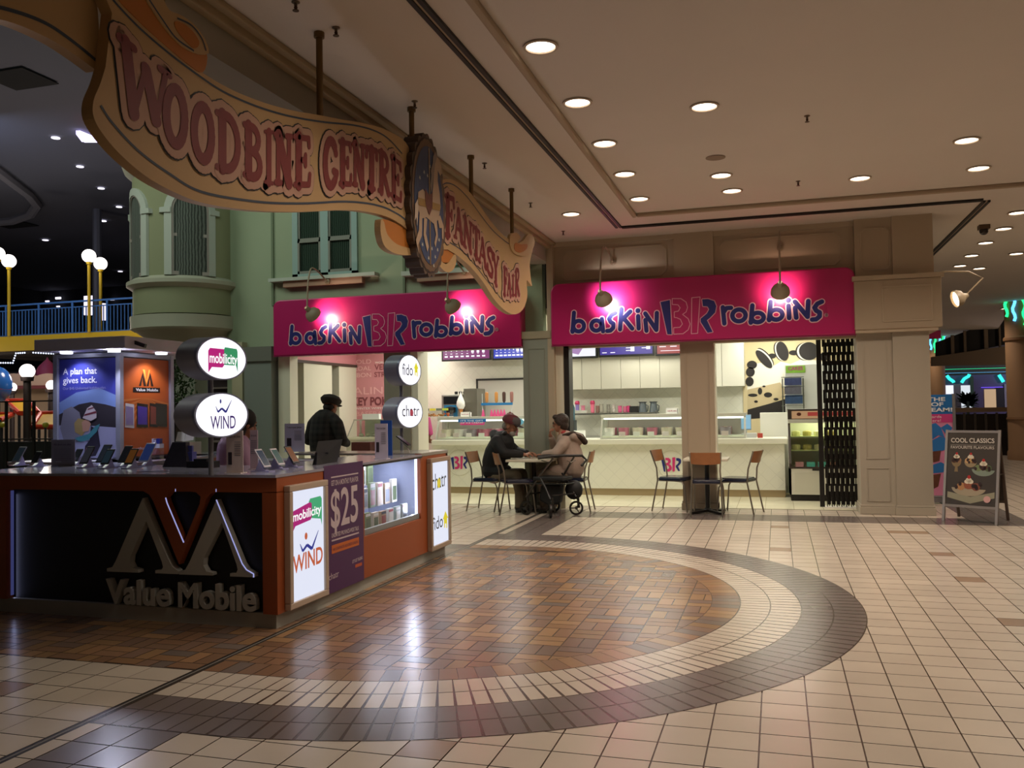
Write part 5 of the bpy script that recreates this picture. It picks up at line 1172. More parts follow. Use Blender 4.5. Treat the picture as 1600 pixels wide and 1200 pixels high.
def sundae(cx, cy, s, wide, cols, nm):
    E = lambda x, y, rx, ry, n=18, a0=0, a1=360: [(cx+s*(x+rx*math.cos(math.radians(a0+(a1-a0)*k/n))), cy+s*.62*(y+ry*math.sin(math.radians(a0+(a1-a0)*k/n)))) for k in range(n)]
    b = MB(); b.flat(E(0, 0, wide, .75, 18, 180, 362), pm, .003)
    if wide < .7: b.flat([(cx-s*.12, cy-s*.3), (cx+s*.12, cy-s*.3), (cx+s*.22, cy-s*.85), (cx-s*.22, cy-s*.85)], pm, .003)
    b.build('glass_dish', mat(cols[0], .4), t)
    for j, (x, y, r, c) in enumerate(((-.45*wide, .12, .36, 1), (.42*wide, .12, .36, 2), (0, .3, .42, 3))):
        b = MB(); b.flat(E(x, y, r, r), pm, .004+.001*j); b.build('ice_cream_scoop', mat(cols[c], .6, bump=.5, bs=60), t)
    b = MB(); 
    for j in range(7): x = random.uniform(-.8, .8)*wide; y = random.uniform(-.1, .4); b.flat(E(x, y, .15, .2, 8), pm, .0075)
    b.build('sauce', mat('#2c140c', .4), t)
    b = MB(); b.flat(E(0, .72, .26, .22), pm, .008); b.flat(E(-.12, .58, .25, .2), pm, .008); b.flat(E(.15, .58, .25, .2), pm, .008); b.build('whipped_cream', mat('#d9cfb8', .6), t)
    b = MB(); b.flat(E(.02, 1.0, .15, .17, 12), pm, .009); b.build('cherry', mat('#a8201c', .4), t)
sundae(.19, .60, .17, .6, ['#7d6a48','#4a2c1c','#8a6a4a','#6b3f26'], 'a'); sundae(.48, .60, .17, .75, ['#8f7f5e','#c09a68','#6b3f26','#b8925a'], 'b'); sundae(.74, .50, .20, 1.15, ['#7a8878','#6d7d50','#4c5c3a','#5c3420'], 'c')
sundae(.46, .24, .24, 1.45, ['#9c9078','#a87a4e','#7d3f2c','#8a4a30'], 'd')
b = MB(); b.flat([(.03,.10),(.5,.03),(.98,.12),(.98,.20),(.5,.12),(.03,.18)], pm, .003); b.build('oval_plate', mat('#8d8a72', .4), t)
b = MB(); b.flat([(.84+.07*math.cos(a), .10+.045*math.sin(a)) for a in [2*PI*k/20 for k in range(20)]], pm, .01); b.build('round_badge', mat('#c99a96', .5), t)
# banner behind
yb = 14.2; a = pY(1449, 617, yb); c_ = pY(1492, 617, yb); zb = pY(1470, 775, yb).z
t = thing('tall_poster_stand', 'tall blue and pink ice cream poster stand behind the sandwich board', 'poster stand', ((a.x+c_.x)/2, yb, 0))
X0, X1, Z1, Z0 = a.x-.25, c_.x-.04, a.z, .12
b = MB(); b.box(X0, yb, Z0, X1, yb+.03, Z1); b.build('poster_board', mat('#e08fb6', .45), t)
b = MB(); b.box(X1, yb-.01, .02, X1+.04, yb+.04, Z1+.01); b.box(X0-.04, yb-.01, .02, X0, yb+.04, Z1+.01); b.box(X0, yb-.01, .02, X1, yb+.12, .1); b.build('frame', mat('#8b8a90', .4, .4), t)
b = MB(); zc = pY(1470, 647, yb).z; b.box(X0, yb-.004, zc, X1, yb, Z1); b.build('blue_heading_panel', mat('#1c6cb4', .5), t)
b = MB(); zd = pY(1470, 660, yb).z; b.box(X0, yb-.004, zd, X1, yb, zc); b.build('pink_strip', mat('#cf3f88', .5), t)
for s, py, h in (('GIVE THE', 626.5, .055), ('GIFT OF', 634.5, .055), ('ICE CREAM!', 643, .055)):
    z = pY(1470, py, yb).z; x1 = pY(1488, py, yb).x; 
    if s == 'GIVE THE': x1 = pY(1477, py, yb).x
    if s == 'GIFT OF': x1 = pY(1474, py, yb).x
    L = .068*len(s)*1.0; text(s, (x1-L, yb-.008, z), (x1, yb-.008, z), h, mat('#e6edf4', .5), t, (0,-1,0), bold=.03)
text('Gift Cards', (X0+.1, yb-.008, pY(1470, 653, yb).z), (pY(1471, 653, yb).x, yb-.008, pY(1470, 653, yb).z), .04, mat('#f3dfe8', .5), t, (0,-1,0)); text('Sold Here!', (X0+.1, yb-.008, pY(1470, 659, yb).z), (pY(1470, 659, yb).x, yb-.008, pY(1470, 659, yb).z), .04, mat('#f3dfe8', .5), t, (0,-1,0))
bp = lambda px, py, d=0: (lambda q: (q.x, yb-d, q.z))(pY(px, py, yb))
b = MB()
for poly in ([(1462,661),(1470,668),(1476,684),(1466,680)], [(1470,668),(1480,662),(1488,668),(1482,684)], [(1450,664),(1462,661),(1466,680),(1452,690)], [(1452,690),(1468,682),(1484,686),(1487,700),(1466,706),(1450,704)], [(1452,728),(1470,722),(1478,726),(1474,738),(1452,740)]): b.flat(poly, bp, .006)
b.build('blue_ribbon_bow', mat('#2a78c4', .5), t)
b = MB()
for poly in ([(1452,706),(1470,704),(1468,720),(1452,724)], [(1456,742),(1470,740),(1466,760),(1458,764)]): b.flat(poly, bp, .007)
b.build('sundae_pictures', mat('#6a3d2c', .5, var=.4, vs=20), t)
# ------------------------------------------------------------------ phone kiosk
KX, KY, KT, KL, KB = -3.33, 5.35, 1.07, -6.15, 8.64
OR = mat('#984d26', .45); GRP = mat('#a8a89e', .5); WD = mat('#8f8f8f', .4); TOPM = mat('#9a99a8', .12)
t = thing('kiosk_counter', 'large orange kiosk counter with black recessed front, grey plinth, raised letters and emblem', 'counter', ((KX+KL)/2, KY+.3, 0)); KIOSK = t
b = MB(); pz = .105
b.box(KL+.03, KY+.03, 0, KX-.03, KY+.62, pz); b.box(KX-.62, KY+.62, 0, KX-.03, KB-.03, pz); b.box(KL+.03, KY+.62, 0, KL+.6, KB-.03, pz); b.build('plinth', GRP, t)
b = MB()
# front frame
b.box(KL, KY, .945, KX, KY+.1, 1.05); b.box(-3.445, KY, pz, KX, KY+.1, .95); b.box(KL, KY, pz, -5.70, KY+.1, .95)
# right side with window opening
b.box(KX-.06, KY+.1, pz, KX, 6.69, 1.05); b.box(KX-.06, 6.69, pz, KX, 7.91, .45); b.box(KX-.06, 7.91, pz, KX, KB, 1.075)
b.box(KL, KY+.1, pz, KL+.05, KB, 1.05); b.box(KX-.6, KB-.05, pz, KX, KB, 1.07)
b.box(-3.93, 7.93, pz, KX-.06, 7.96, 1.05)
b.box(KL+.6, KY+.6, pz, KX-.62, KY+.62, 1.05); b.box(KX-.64, KY+.62, pz, KX-.62, KB, 1.05); b.build('orange_panels', OR, t)
b = MB(); b.box(-5.70, KY+.07, pz, -3.445, KY+.09, .95); b.build('black_recess_panel', mat('#0b0b0c', .5), t)
b = MB(); b.box(-5.698, KY+.04, pz+.02, -5.692, KY+.065, .93); b.build('light_strip', mat('#8f98ff', .4, em=.12), t)
lamp('AREA', 'recess_light', (-5.68, KY+.055, .5), .12, (.55, .6, 1), .02, (-5.3, KY+.075, .5), sy=.8)
b = MB(); b.box(KL-.01, KY-.02, 1.05, KX+.005, KY+.95, KT); b.box(KX-.64, KY+.95, 1.05, KX+.005, 7.93, KT); b.box(KL-.01, KY+.95, 1.05, KL+.62, KB, KT); b.build('glass_worktop', TOPM, t)
b = MB(); b.box(KX-.64, 7.93, 1.05, KX+.004, KB+.01, KT+.01); b.box(-4.9, KB-.5, 1.05, KX-.64, KB+.01, KT); b.build('end_worktop', mat('#8c8880', .2), t)
b = MB(); b.box(KX-.002, 6.67, 1.035, KX+.012, 7.93, 1.052); b.build('black_edge_strip', mat('#17171a', .3), t)
# emblem and letters on the recess
cqf = lambda x, y: (x/3.636, 680+y/3.636)
def fm(x, y, d=0): q = pY(*cqf(x, y), KY); return (q.x, KY+.004+d, q.z)
A1 = [(808,357),(950,700),(975,745),(1008,770),(1008,790),(880,785),(880,768),(915,765),(924,750),(917,720),(828,488),(738,690),(735,725),(750,755),(785,765),(785,782),(605,775),(605,757),(635,750),(655,715)]
A2 = [(1228,367),(1375,730),(1400,765),(1440,788),(1440,808),(1305,803),(1305,785),(1340,783),(1348,765),(1342,735),(1257,495),(1155,700),(1152,740),(1170,775),(1205,782),(1205,798),(1015,792),(1010,775),(1050,765),(1075,720)]
VV = [(812,301),(997,302),(997,322),(960,328),(940,355),(948,385),(1043,610),(1132,390),(1138,350),(1112,325),(1092,322),(1092,303),(1228,304),(1228,322),(1195,332),(1170,360),(1015,735),(868,375),(845,338),(812,318)]
for p_ in (A1, A2): b = MB(); b.prism(p_, fm, .055); b.build('emblem_letter', mat('#b0b0a8', .45), t)
b = MB(); b.prism(VV, fm, .055); b.build('emblem_letter', OR, t)
b = MB()
for seg in ([(1228,367),(1375,730),(1400,765),(1440,788),(1440,808)], [(940,355),(948,385),(1043,610)], [(1228,305),(1228,322)], [(997,305),(997,320)]):
    for k in range(len(seg)-1): b.bar(fm(*seg[k], -.002), fm(*seg[k+1], -.002), .006)
b.build('lit_emblem_edge', mat('#b9bdff', .4, em=.7), t)
a = fm(592, 965); c_ = fm(955, 978); text('Value', (a[0], KY+.065, .12), (c_[0], KY+.065, .12), .17, mat('#b4b4ac', .45), t, (0,-1,0), name='company_letters', bold=.03, t=.05)
a = fm(1003, 965); c_ = fm(1447, 978); text('Mobile', (a[0], KY+.065, .12), (c_[0], KY+.065, .12), .17, mat('#b4b4ac', .45), t, (0,-1,0), name='company_letters', bold=.03, t=.05)
# light boxes on the right side
def sidebox(y0, y1, z0, z1, prot, nm, frame):
    b = MB(); e = .045
    b.box(KX, y0, z0, KX+prot, y1, z0+e); b.box(KX, y0, z1-e, KX+prot, y1, z1); b.box(KX, y0, z0+e, KX+prot, y0+e, z1-e); b.box(KX, y1-e, z0+e, KX+prot, y1, z1-e); f = b.build('light_box_frame', mat(frame, .4), KIOSK, bevel=.006)
    b = MB(); b.box(KX, y0+e, z0+e, KX+prot-.02, y1-e, z1-e); b.build('lit_panel', mat('#e4e9fb', .4, em=.95), f)
    return f, KX+prot-.018
f1, xs1 = sidebox(5.44, 5.99, .115, .985, .05, 'a', '#b9a795')
ey = Vector((1, 0, 0)); sy_ = lambda y, z, x: Vector((x, y, z))
def blob2(mb, pts, x): mb.flat(pts, lambda y, z, d=0: (x+d, y, z))
b = MB(); blob2(b, [(5.495,.72),(5.495,.61),(5.51,.66),(5.54,.69),(5.75,.71),(5.77,.73),(5.77,.83),(5.745,.84),(5.515,.80),(5.495,.78)], xs1); b.build('magenta_bubble', mat('#b8107c', .5, em=.75), f1)
b = MB(); blob2(b, [(5.73,.845),(5.75,.865),(5.90,.87),(5.92,.85),(5.92,.65),(5.90,.70),(5.77,.72),(5.74,.72)], xs1-.001); b.build('green_bubble', mat('#3fae78', .5, em=.8), f1)
text('mobilicity', sy_(5.505, .725, xs1+.002), sy_(5.905, .745, xs1+.002), .065, mat('#ffffff', .5, em=1), f1, ey, bold=.015)
text('WIND', sy_(5.50, .36, xs1), sy_(5.925, .375, xs1), .12, mat('#d8683f', .5, em=.7), f1, ey, bold=.02)
def wmark(mb, cy, cz, s, x, col=None):
    L = [(-.5,.06),(-.36,-.16),(-.12,-.02),(.14,-.17),(.52,.30)]; w = [.02,.08,.09,.10,.02]
    for k in range(4):
        (a, b_), (c, d) = L[k], L[k+1]; n = Vector((-(d-b_), c-a)).normalized()
        mb.flat([(cy+s*(a+n.x*w[k]/2), cz+s*(b_+n.y*w[k]/2)), (cy+s*(a-n.x*w[k]/2), cz+s*(b_-n.y*w[k]/2)), (cy+s*(c-n.x*w[k+1]/2), cz+s*(d-n.y*w[k+1]/2)), (cy+s*(c+n.x*w[k+1]/2), cz+s*(d+n.y*w[k+1]/2))], lambda y, z, d_=0: (x, y, z))
b = MB(); wmark(b, 5.73, .54, .26, xs1); b.build('blue_swoosh', mat('#2c3aa8', .5, em=.6), f1)
b = MB(); b.flat([(5.685+.02*math.cos(a), .60+.026*math.sin(a)) for a in [2*PI*k/14 for k in range(14)]], lambda y, z, d=0: (xs1, y, z)); b.build('orange_dot', mat('#d8683f', .5, em=.7), f1)
f2, xs2 = sidebox(8.06, 8.60, .105, 1.02, .05, 'b', '#a08c78')
text('chatr', sy_(8.115, .70, xs2), sy_(8.51, .72, xs2), .16, mat('#22252c', .5, em=.15), f2, ey); text('fido', sy_(8.115, .30, xs2), sy_(8.40, .31, xs2), .13, mat('#1f2227', .5, em=.12), f2, ey)
b = MB(); b.flat([(8.30+.045*math.cos(a), .76+.05*math.sin(a)) for a in [2*PI*k/16 for k in range(16)]], lambda y, z, d=0: (xs2+.002, y, z)); b.build('yellow_dot', mat('#e8d23a', .5, em=.8), f2)
def doghouse(mb, y, z, s, x): mb.flat([(y+(q-y)*1.5, w_) for q, w_ in [(y-.5*s, z+.2*s), (y, z+1.0*s), (y+.5*s, z+.2*s), (y+.3*s, z+.2*s), (y+.3*s, z-.8*s), (y+.12*s, z-.8*s), (y+.12*s, z-.3*s), (y-.1*s, z-.3*s), (y-.1*s, z-.7*s), (y-.28*s, z-.7*s), (y-.3*s, z+.2*s)]], lambda y_, z_, d=0: (x, y_, z_))
b = MB(); doghouse(b, 8.475, .36, .10, xs2); b.build('yellow_house', mat('#e6d420', .5, em=.85), f2)
# purple plan banner
BN = mat('#4a2358', .4, var=.05)
b = MB(); b.box(KX+.001, 6.005, .10, KX+.006, 6.66, 1.085); bn = b.build('plan_banner', BN, t); X = KX+.008
Wt = mat('#c7b9bf', .5); 
for s, z, h, y0, y1 in (('GET ON A MONTHLY PLAN FOR', .925, .04, 6.11, 6.57), ('UNLIMITED PROVINCE-WIDE TALK', .525, .032, 6.11, 6.57)): text(s, sy_(y0, z, X), sy_(y1, z, X), h, Wt, bn, ey, bold=.02)
text('$25', sy_(6.10, .60, X), sy_(6.56, .61, X), .29, Wt, bn, ey, name='price', bold=.015)
b = MB(); b.box(X-.001, 6.11, .985, X, 6.57, .995); b.box(X-.001, 6.11, .495, X, 6.57, .507); b.build('rule_line', Wt, bn)
b = MB(); b.box(X-.001, 6.11, .40, X, 6.57, .465); b.build('orange_bar', mat('#c2652c', .5), bn); text('NO CONTRACTS. NO CREDIT CHECKS.', sy_(6.13, .42, X+.001), sy_(6.55, .42, X+.001), .022, BN, bn, ey)
text('chatr', sy_(6.06, .205, X), sy_(6.22, .21, X), .05, Wt, bn, ey); text("LET'S GET TALKING", sy_(6.45, .27, X), sy_(6.63, .275, X), .025, Wt, bn, ey, bold=.02); b = MB(); b.box(X-.001, 6.50, .225, X, 6.62, .25); b.build('orange_line', mat('#b8562c', .5), bn)
# display window with hanging packages
b = MB(); b.flat([(6.70, .46), (7.90, .46), (7.90, 1.04), (6.70, 1.04)], lambda y, z, d=0: (KX-.01, y, z)); b.build('display_window', glass('#eef2fa', .07), t)
b = MB(); b.box(KX-.56, 6.69, .44, KX-.02, 7.91, .455); b.box(KX-.05, 6.69, .452, KX-.02, 7.91, .50); b.build('display_floor', mat('#8f9188', .3), t)
b = MB(); b.box(KX-.58, 6.69, .45, KX-.56, 7.91, 1.05); b.box(KX-.56, 7.915, .45, KX-.06, 7.92, 1.05); b.box(KX-.56, 6.675, .45, KX-.06, 6.69, 1.05); b.build('display_back_panel', mat('#9aa0b8', .5), t)
b = MB(); b.box(KX-.05, 7.875, .48, KX-.03, 7.895, 1.04); b.build('light_strip', mat('#dfe6ff', .4, em=2.2), t); lamp('AREA', 'display_light', (KX-.08, 7.86, .76), 3, (.8, .85, 1), .03, (KX-.4, 7.0, .7), sy=.5)
lamp('AREA', 'display_light', (KX-.25, 7.3, 1.04), 7, (.85, .88, 1), 1.0, (KX-.3, 7.3, .4), sy=.2)
b = MB(); b.box(KX-.3, 6.75, .98, KX-.28, 6.8, 1.04); b.build('top_light', mat('#eef2ff', .4, em=3), t)
PK = ['#b9b4ad','#a58a6c','#8d8f8a','#6d7a55','#d0ccc4','#4c5260','#c4b4a0','#9aa79f']
k = 0
for row, z, xo in (('lower', .455, .12), ('middle', .62, .24), ('upper', .80, .40)):
    for j in range(7):
        y = 6.77+j*.158+(.03 if row == 'middle' else 0)
        if row == 'upper' and j > 5: continue
        hgt = random.uniform(.13, .17) if row == 'lower' else random.uniform(.17, .23); tt = thing('phone_case_package', '%s package from the left in the %s row of the kiosk display window' % (['first','second','third','fourth','fifth','sixth','seventh'][j], row), 'package', (KX-xo, y+.05, z), group='phone case packages in the kiosk window')
        b = MB(); b.box(KX-xo-.02, y, z, KX-xo+.01, y+.11, z+hgt); b.build('box', mat(PK[(j*3+k) % 8], .3), tt)
        b = MB(); b.box(KX-xo+.0105, y+.015, z+.02, KX-xo+.0115, y+.095, z+hgt*.7); b.build('case', mat(random.choice(['#8e2a24','#2b2d33','#c9a37a','#4d5a3a','#3c4a66','#d9d6d0']), .4), tt); b = MB(); b.box(KX-xo+.0105, y+.01, z+hgt*.8, KX-xo+.0115, y+.1, z+hgt*.95); b.build('header_card', mat(random.choice(['#b02a26','#dcdad4','#2e3340']), .5), tt)
    k += 2

# oval and round lit signs on poles
def oval(y, z, w_, h_, label, pole_z0=None, grp=None):
    t = thing('lit_oval_sign', label, 'sign', (-3.72, y, z), group='lit oval drum signs on kiosk poles')
    M = Matrix.Translation((-3.86, y, z)) @ Matrix.Rotation(PI/2, 4, 'Y')
    b = MB(); b.lathe([(.5, 0), (.5, .16)], n=48, sx=h_, sy=w_, M=M); b.build('drum', mat('#9298ae', .35, .1), t, smooth=True)
    b = MB(); b.lathe([(.505, .145), (.505, .165), (.475, .165)], n=48, sx=h_, sy=w_, M=M, caps=False); b.build('rim', mat('#8089a8', .3, .3), t)
    b = MB(); b.lathe([(.48, .163), (.001, .164)], n=48, sx=h_, sy=w_, M=M, caps=False); b.build('lit_face', mat('#f6f6ff', .4, em=1.25), t)
    return t
XF = -3.694
tA = oval(5.265, 1.885, .58, .30, 'upper lit oval sign with the magenta and green speech bubble logo')
b = MB(); blob2(b, [(5.10,1.78),(5.10,1.93),(5.12,1.95),(5.28,1.95),(5.28,1.84),(5.26,1.82),(5.14,1.82)], XF); b.build('magenta_bubble', mat('#c4127e', .5, em=.8), tA)
b = MB(); blob2(b, [(5.28,1.95),(5.29,1.965),(5.43,1.96),(5.44,1.94),(5.44,1.79),(5.42,1.84),(5.28,1.84)], XF); b.build('green_bubble', mat('#2f9e68', .5, em=.75), tA)
text('mobilicity', sy_(5.11, 1.85, XF+.004), sy_(5.43, 1.85, XF+.004), .07, mat('#ffffff', .5, em=1.1), tA, ey, bold=.015)
tB = oval(5.26, 1.49, .62, .31, 'lower lit oval sign with purple capitals and a blue swoosh')
text('WIND', sy_(5.12, 1.395, XF), sy_(5.41, 1.395, XF), .09, mat('#4c2a86', .5, em=.5), tB, ey, bold=.01)
b = MB(); wmark(b, 5.27, 1.54, .18, XF); b.flat([(5.235+.01*math.cos(a), 1.585+.016*math.sin(a)) for a in [2*PI*k/12 for k in range(12)]], lambda y, z, d=0: (XF, y, z)); b.build('blue_swoosh', mat('#2a2f9c', .5, em=.5), tB)
tC = oval(8.53, 1.925, .60, .325, 'upper round-looking lit sign with dark letters and a small yellow house')
text('fido', sy_(8.33, 1.87, XF), sy_(8.60, 1.87, XF), .12, mat('#232a4a', .5, em=.25), tC, ey); b = MB(); doghouse(b, 8.69, 1.93, .085, XF); b.build('yellow_house', mat('#e6dc20', .5, em=.9), tC)
tD = oval(8.52, 1.48, .68, .33, 'lower round-looking lit sign with dark letters and a red dot')
text('chatr', sy_(8.31, 1.44, XF), sy_(8.76, 1.44, XF), .12, mat('#20244a', .5, em=.25), tD, ey); b = MB(); b.flat([(8.55+.045*math.cos(a), 1.475+.035*math.sin(a)) for a in [2*PI*k/14 for k in range(14)]], lambda y, z, d=0: (XF+.002, y, z)); b.build('red_dot', mat('#c43050', .5, em=.6), tD)
for y, zz, lb in ((5.27, 1.75, 'steel pole carrying the two oval signs at the near corner of the kiosk'), (8.53, 1.8, 'steel pole carrying the two round-looking signs at the far end of the kiosk')):
    b = MB(); b.tube([(-3.80, y, KT if y < 8 else KT), (-3.80, y, zz)], .018, 12); B1('sign_pole', b, mat('#8e93a0', .3, .6), lb, 'pole', 'sign poles of the kiosk', smooth=True)
# NB the near pole stands on a small foot of the worktop
for y, z_, e in ((5.265, 1.68, 3.5), (8.52, 1.7, 3.5)): lamp('AREA', 'oval_sign_light', (XF+.03, y, z_), e, (.85, .86, 1), .3, (XF+1, y, z_))

# poster tower with canopy
t = thing('poster_tower', 'square poster tower with white canopy, a blue poster and an orange poster', 'display tower', (-6.44, 7.36, 0))
TX0, TX1, TY0, TY1 = -6.82, -6.07, 7.0, 7.74; FR_ = mat('#a9acc0', .35, .3)
b = MB(); b.box(TX0, TY0, 0, TX1, TY1, 1.07); b.box(TX0+.02, TY0+.02, 1.07, TX1-.02, TY1-.02, 2.1); b.build('core', mat('#8f8fa2', .5), t)
b = MB(); b.box(TX0-.25, TY0-.35, 1.04, TX1+.35, TY1+.3, 1.07); b.build('white_ledge', mat('#d9d9e2', .25), t)
b = MB()
for x, y in ((TX0, TY0), (TX1, TY0), (TX1, TY1), (TX0, TY1)): b.box(x-.025, y-.025, 1.07, x+.025, y+.025, 2.11)
b.box(TX0, TY0-.02, 2.07, TX1, TY0+.02, 2.11); b.box(TX1-.02, TY0, 2.07, TX1+.02, TY1, 2.11); b.build('aluminium_frame', FR_, t)
b = MB(); b.box(TX0+.02, TY0-.30, 2.12, TX1+.32, TY1+.6, 2.235); b.build('canopy', mat('#e2dfea', .5), t, bevel=.006)
fp = lambda u, v, d=0: (TX0+.03+u*(TX1-TX0-.06), TY0-.001-d, 1.09+v*.97)
b = MB(); b.flat([(0,0),(1,0),(1,1),(0,1)], fp, 0); po = b.build('blue_poster', mat('#3b3f9e', .4), t)
b = MB(); b.flat([(0,.38),(1,.38),(1,.62),(.7,.7),(.3,.66),(0,.56)], fp, .002); b.build('pale_sky', mat('#6f86c4', .5), po)
b = MB(); b.flat([(0,.30),(1,.30),(1,.50),(.8,.535),(.55,.56),(.35,.54),(0,.44)], fp, .003); b.build('dark_hill', mat('#2a2430', .6), po)
b = MB(); b.flat([(0,.0),(1,.0),(1,.30),(.6,.32),(0,.33)], fp, .004); b.build('snow', mat('#9a9cc4', .6), po)
b = MB()
for pl in ([(.08,.48),(.22,.52),(.36,.46),(.42,.30),(.36,.16),(.10,.14),(.02,.3)],): b.flat(pl, fp, .005)
b.build('grey_coat', mat('#7b7a92', .6), po)
b = MB(); b.flat([(.27,.35),(.34,.40),(.46,.38),(.48,.28),(.40,.22),(.28,.26)], fp, .006); b.build('blond_hair', mat('#a08a5c', .6), po)
b = MB(); b.flat([(.40,.36),(.50,.40),(.56,.34),(.52,.27),(.42,.26)], fp, .0065); b.build('face', mat('#b98c7c', .6), po)
b = MB(); b.flat([(.28,.20),(.36,.16),(.52,.18),(.66,.26),(.72,.34),(.64,.32),(.52,.24),(.40,.22)], fp, .008); b.build('teal_scarf', mat('#3d8496', .6), po)
b = MB(); b.flat([(.56,.32),(.68,.28),(.72,.12),(.64,.02),(.44,.0),(.46,.12),(.54,.18)], fp, .007); b.build('dark_coat', mat('#1f1a34', .6), po)
b = MB(); b.flat([(.42,.40),(.50,.50),(.58,.53),(.66,.46),(.66,.40),(.56,.37)], fp, .009); b.build('knit_hat', mat('#c4b8c6', .8), po)
b = MB(); b.flat([(.44,.42),(.66,.45),(.655,.47),(.46,.44)], fp, .010); b.flat([(.50,.48),(.62,.50),(.61,.51),(.52,.495)], fp, .010); b.build('hat_stripe', mat('#6d2438', .8), po)
b = MB(); b.flat([(.44,.02),(.48,.10),(.53,.12),(.58,.10),(.60,.05),(.52,.0)], fp, .010); b.build('glove', mat('#8a5f6a', .6), po)
WP = mat('#d4d4ee', .5)
for s, z, u1, h in (('A plan that', .845, .66, .062), ('gives back.', .755, .66, .062), ('Our $45 Unlimited holiday plan.', .69, .82, .026)): text(s, fp(.07, z, .004), fp(u1, z, .004), h, WP if h > .03 else mat('#8c8cc8', .5), po, (0,-1,0), bold=.012 if h > .03 else 0)
rp = lambda u, v, d=0: (TX1+.001+d, TY0+.03+u*(TY1-TY0-.06), 1.09+v*.97)
b = MB(); b.flat([(0,0),(1,0),(1,1),(0,1)], rp, 0); pr = b.build('orange_poster', mat('#c25a22', .4), t)
b = MB()
for k in range(14):
    a0 = PI*(1.02+.96*k/14); b.flat([(.5, .60), (.5+.5*math.cos(a0), .60+.32*math.sin(a0)), (.5+.5*math.cos(a0+.09), .60+.32*math.sin(a0+.09))], rp, .002)
b.build('sun_rays', mat('#d47c3c', .5), pr)
for k, (cx, s) in enumerate(((.42, 1), (.58, 1), (.50, -1))):
    b = MB(); z0_, z1_ = (.72, .86)
    if s > 0: b.flat([(cx-.075, z0_), (cx-.03, z0_), (cx-.005, z1_-.05), (cx+.03, z0_), (cx+.075, z0_), (cx+.005, z1_)], rp, .003)
    else: b.flat([(cx-.08, z1_+.03), (cx-.03, z1_+.03), (cx, z0_+.06), (cx+.05, z1_+.03), (cx+.08, z1_+.03), (cx, z0_+.02)], rp, .004)
    b.build('emblem_stroke', mat('#2a1c16' if s > 0 else '#e8953c', .5), pr)
b = MB(); b.flat([(.22,.655),(.80,.655),(.80,.705),(.22,.705)], rp, .003); b.build('black_label', mat('#151012', .5), pr); text('Value Mobile', rp(.27, .668, .006), rp(.75, .668, .006), .026, mat('#e8e4e4', .5), pr, ey, bold=.03)
for k, (u0, u1, c, c2) in enumerate(((.05, .24, '#cfc7cc', '#8a7aa8'), (.29, .53, '#15131a', '#4a2fa0'), (.56, .74, '#15131a', '#8a3f3a'), (.68, .95, '#17161a', '#201f24'))):
    b = MB(); b.flat([(u0, .30), (u1, .29), (u1, .53), (u0+.01, .545)], rp, .003+.001*k); ph = b.build('phone_picture', mat(c, .3), pr)
    b = MB(); b.flat([(u0+.02, .325), (u1-.02, .32), (u1-.02, .50), (u0+.02, .515)], rp, .0045+.001*k); b.build('phone_screen', mat(c2, .3), ph)
text('mobilicity', rp(.02, .065, .003), rp(.26, .065, .003), .022, WP, pr, ey); text('chatr', rp(.32, .065, .003), rp(.52, .065, .003), .03, WP, pr, ey, bold=.01); text('WIND', rp(.60, .065, .003), rp(.85, .065, .003), .028, WP, pr, ey)
for k, (x, y) in enumerate(((-6.53, 6.82), (-6.0, 6.85), (-5.87, 7.35))):
    b = MB(); b.lathe([(.055, 2.12), (.055, 2.10), (.05, 2.10), (.001, 2.101)], (x, y, 0), 18, caps=False); b.build('canopy_spotlight', mat('#e9ecff', .4, em=5), t)
    lamp('SPOT', 'canopy_spots_and_fill', (x, y, 2.09), 13, (.82, .85, 1), .03, ((-6.5, 7.0, 1.55), (-6.02, 6.6, 1.1), (-6.05, 7.36, 1.5))[k], 2.0, .6)
b = MB(); M = Matrix.Translation((-5.735, 6.86, 2.17)) @ Matrix.Rotation(.2, 4, 'Z') @ Matrix.Rotation(.35, 4, 'Y'); b.box(-.03, -.03, -.015, .08, .01, .02, M); b.build('security_camera', mat('#3a3840', .4), t)
lamp('AREA', 'canopy_spots_and_fill', (-6.03, 6.85, 2.085), 9, (.75, .77, 1), .12, (-5.0, 5.9, 1.1))  # added fill light for the worktop, no fixture of its own
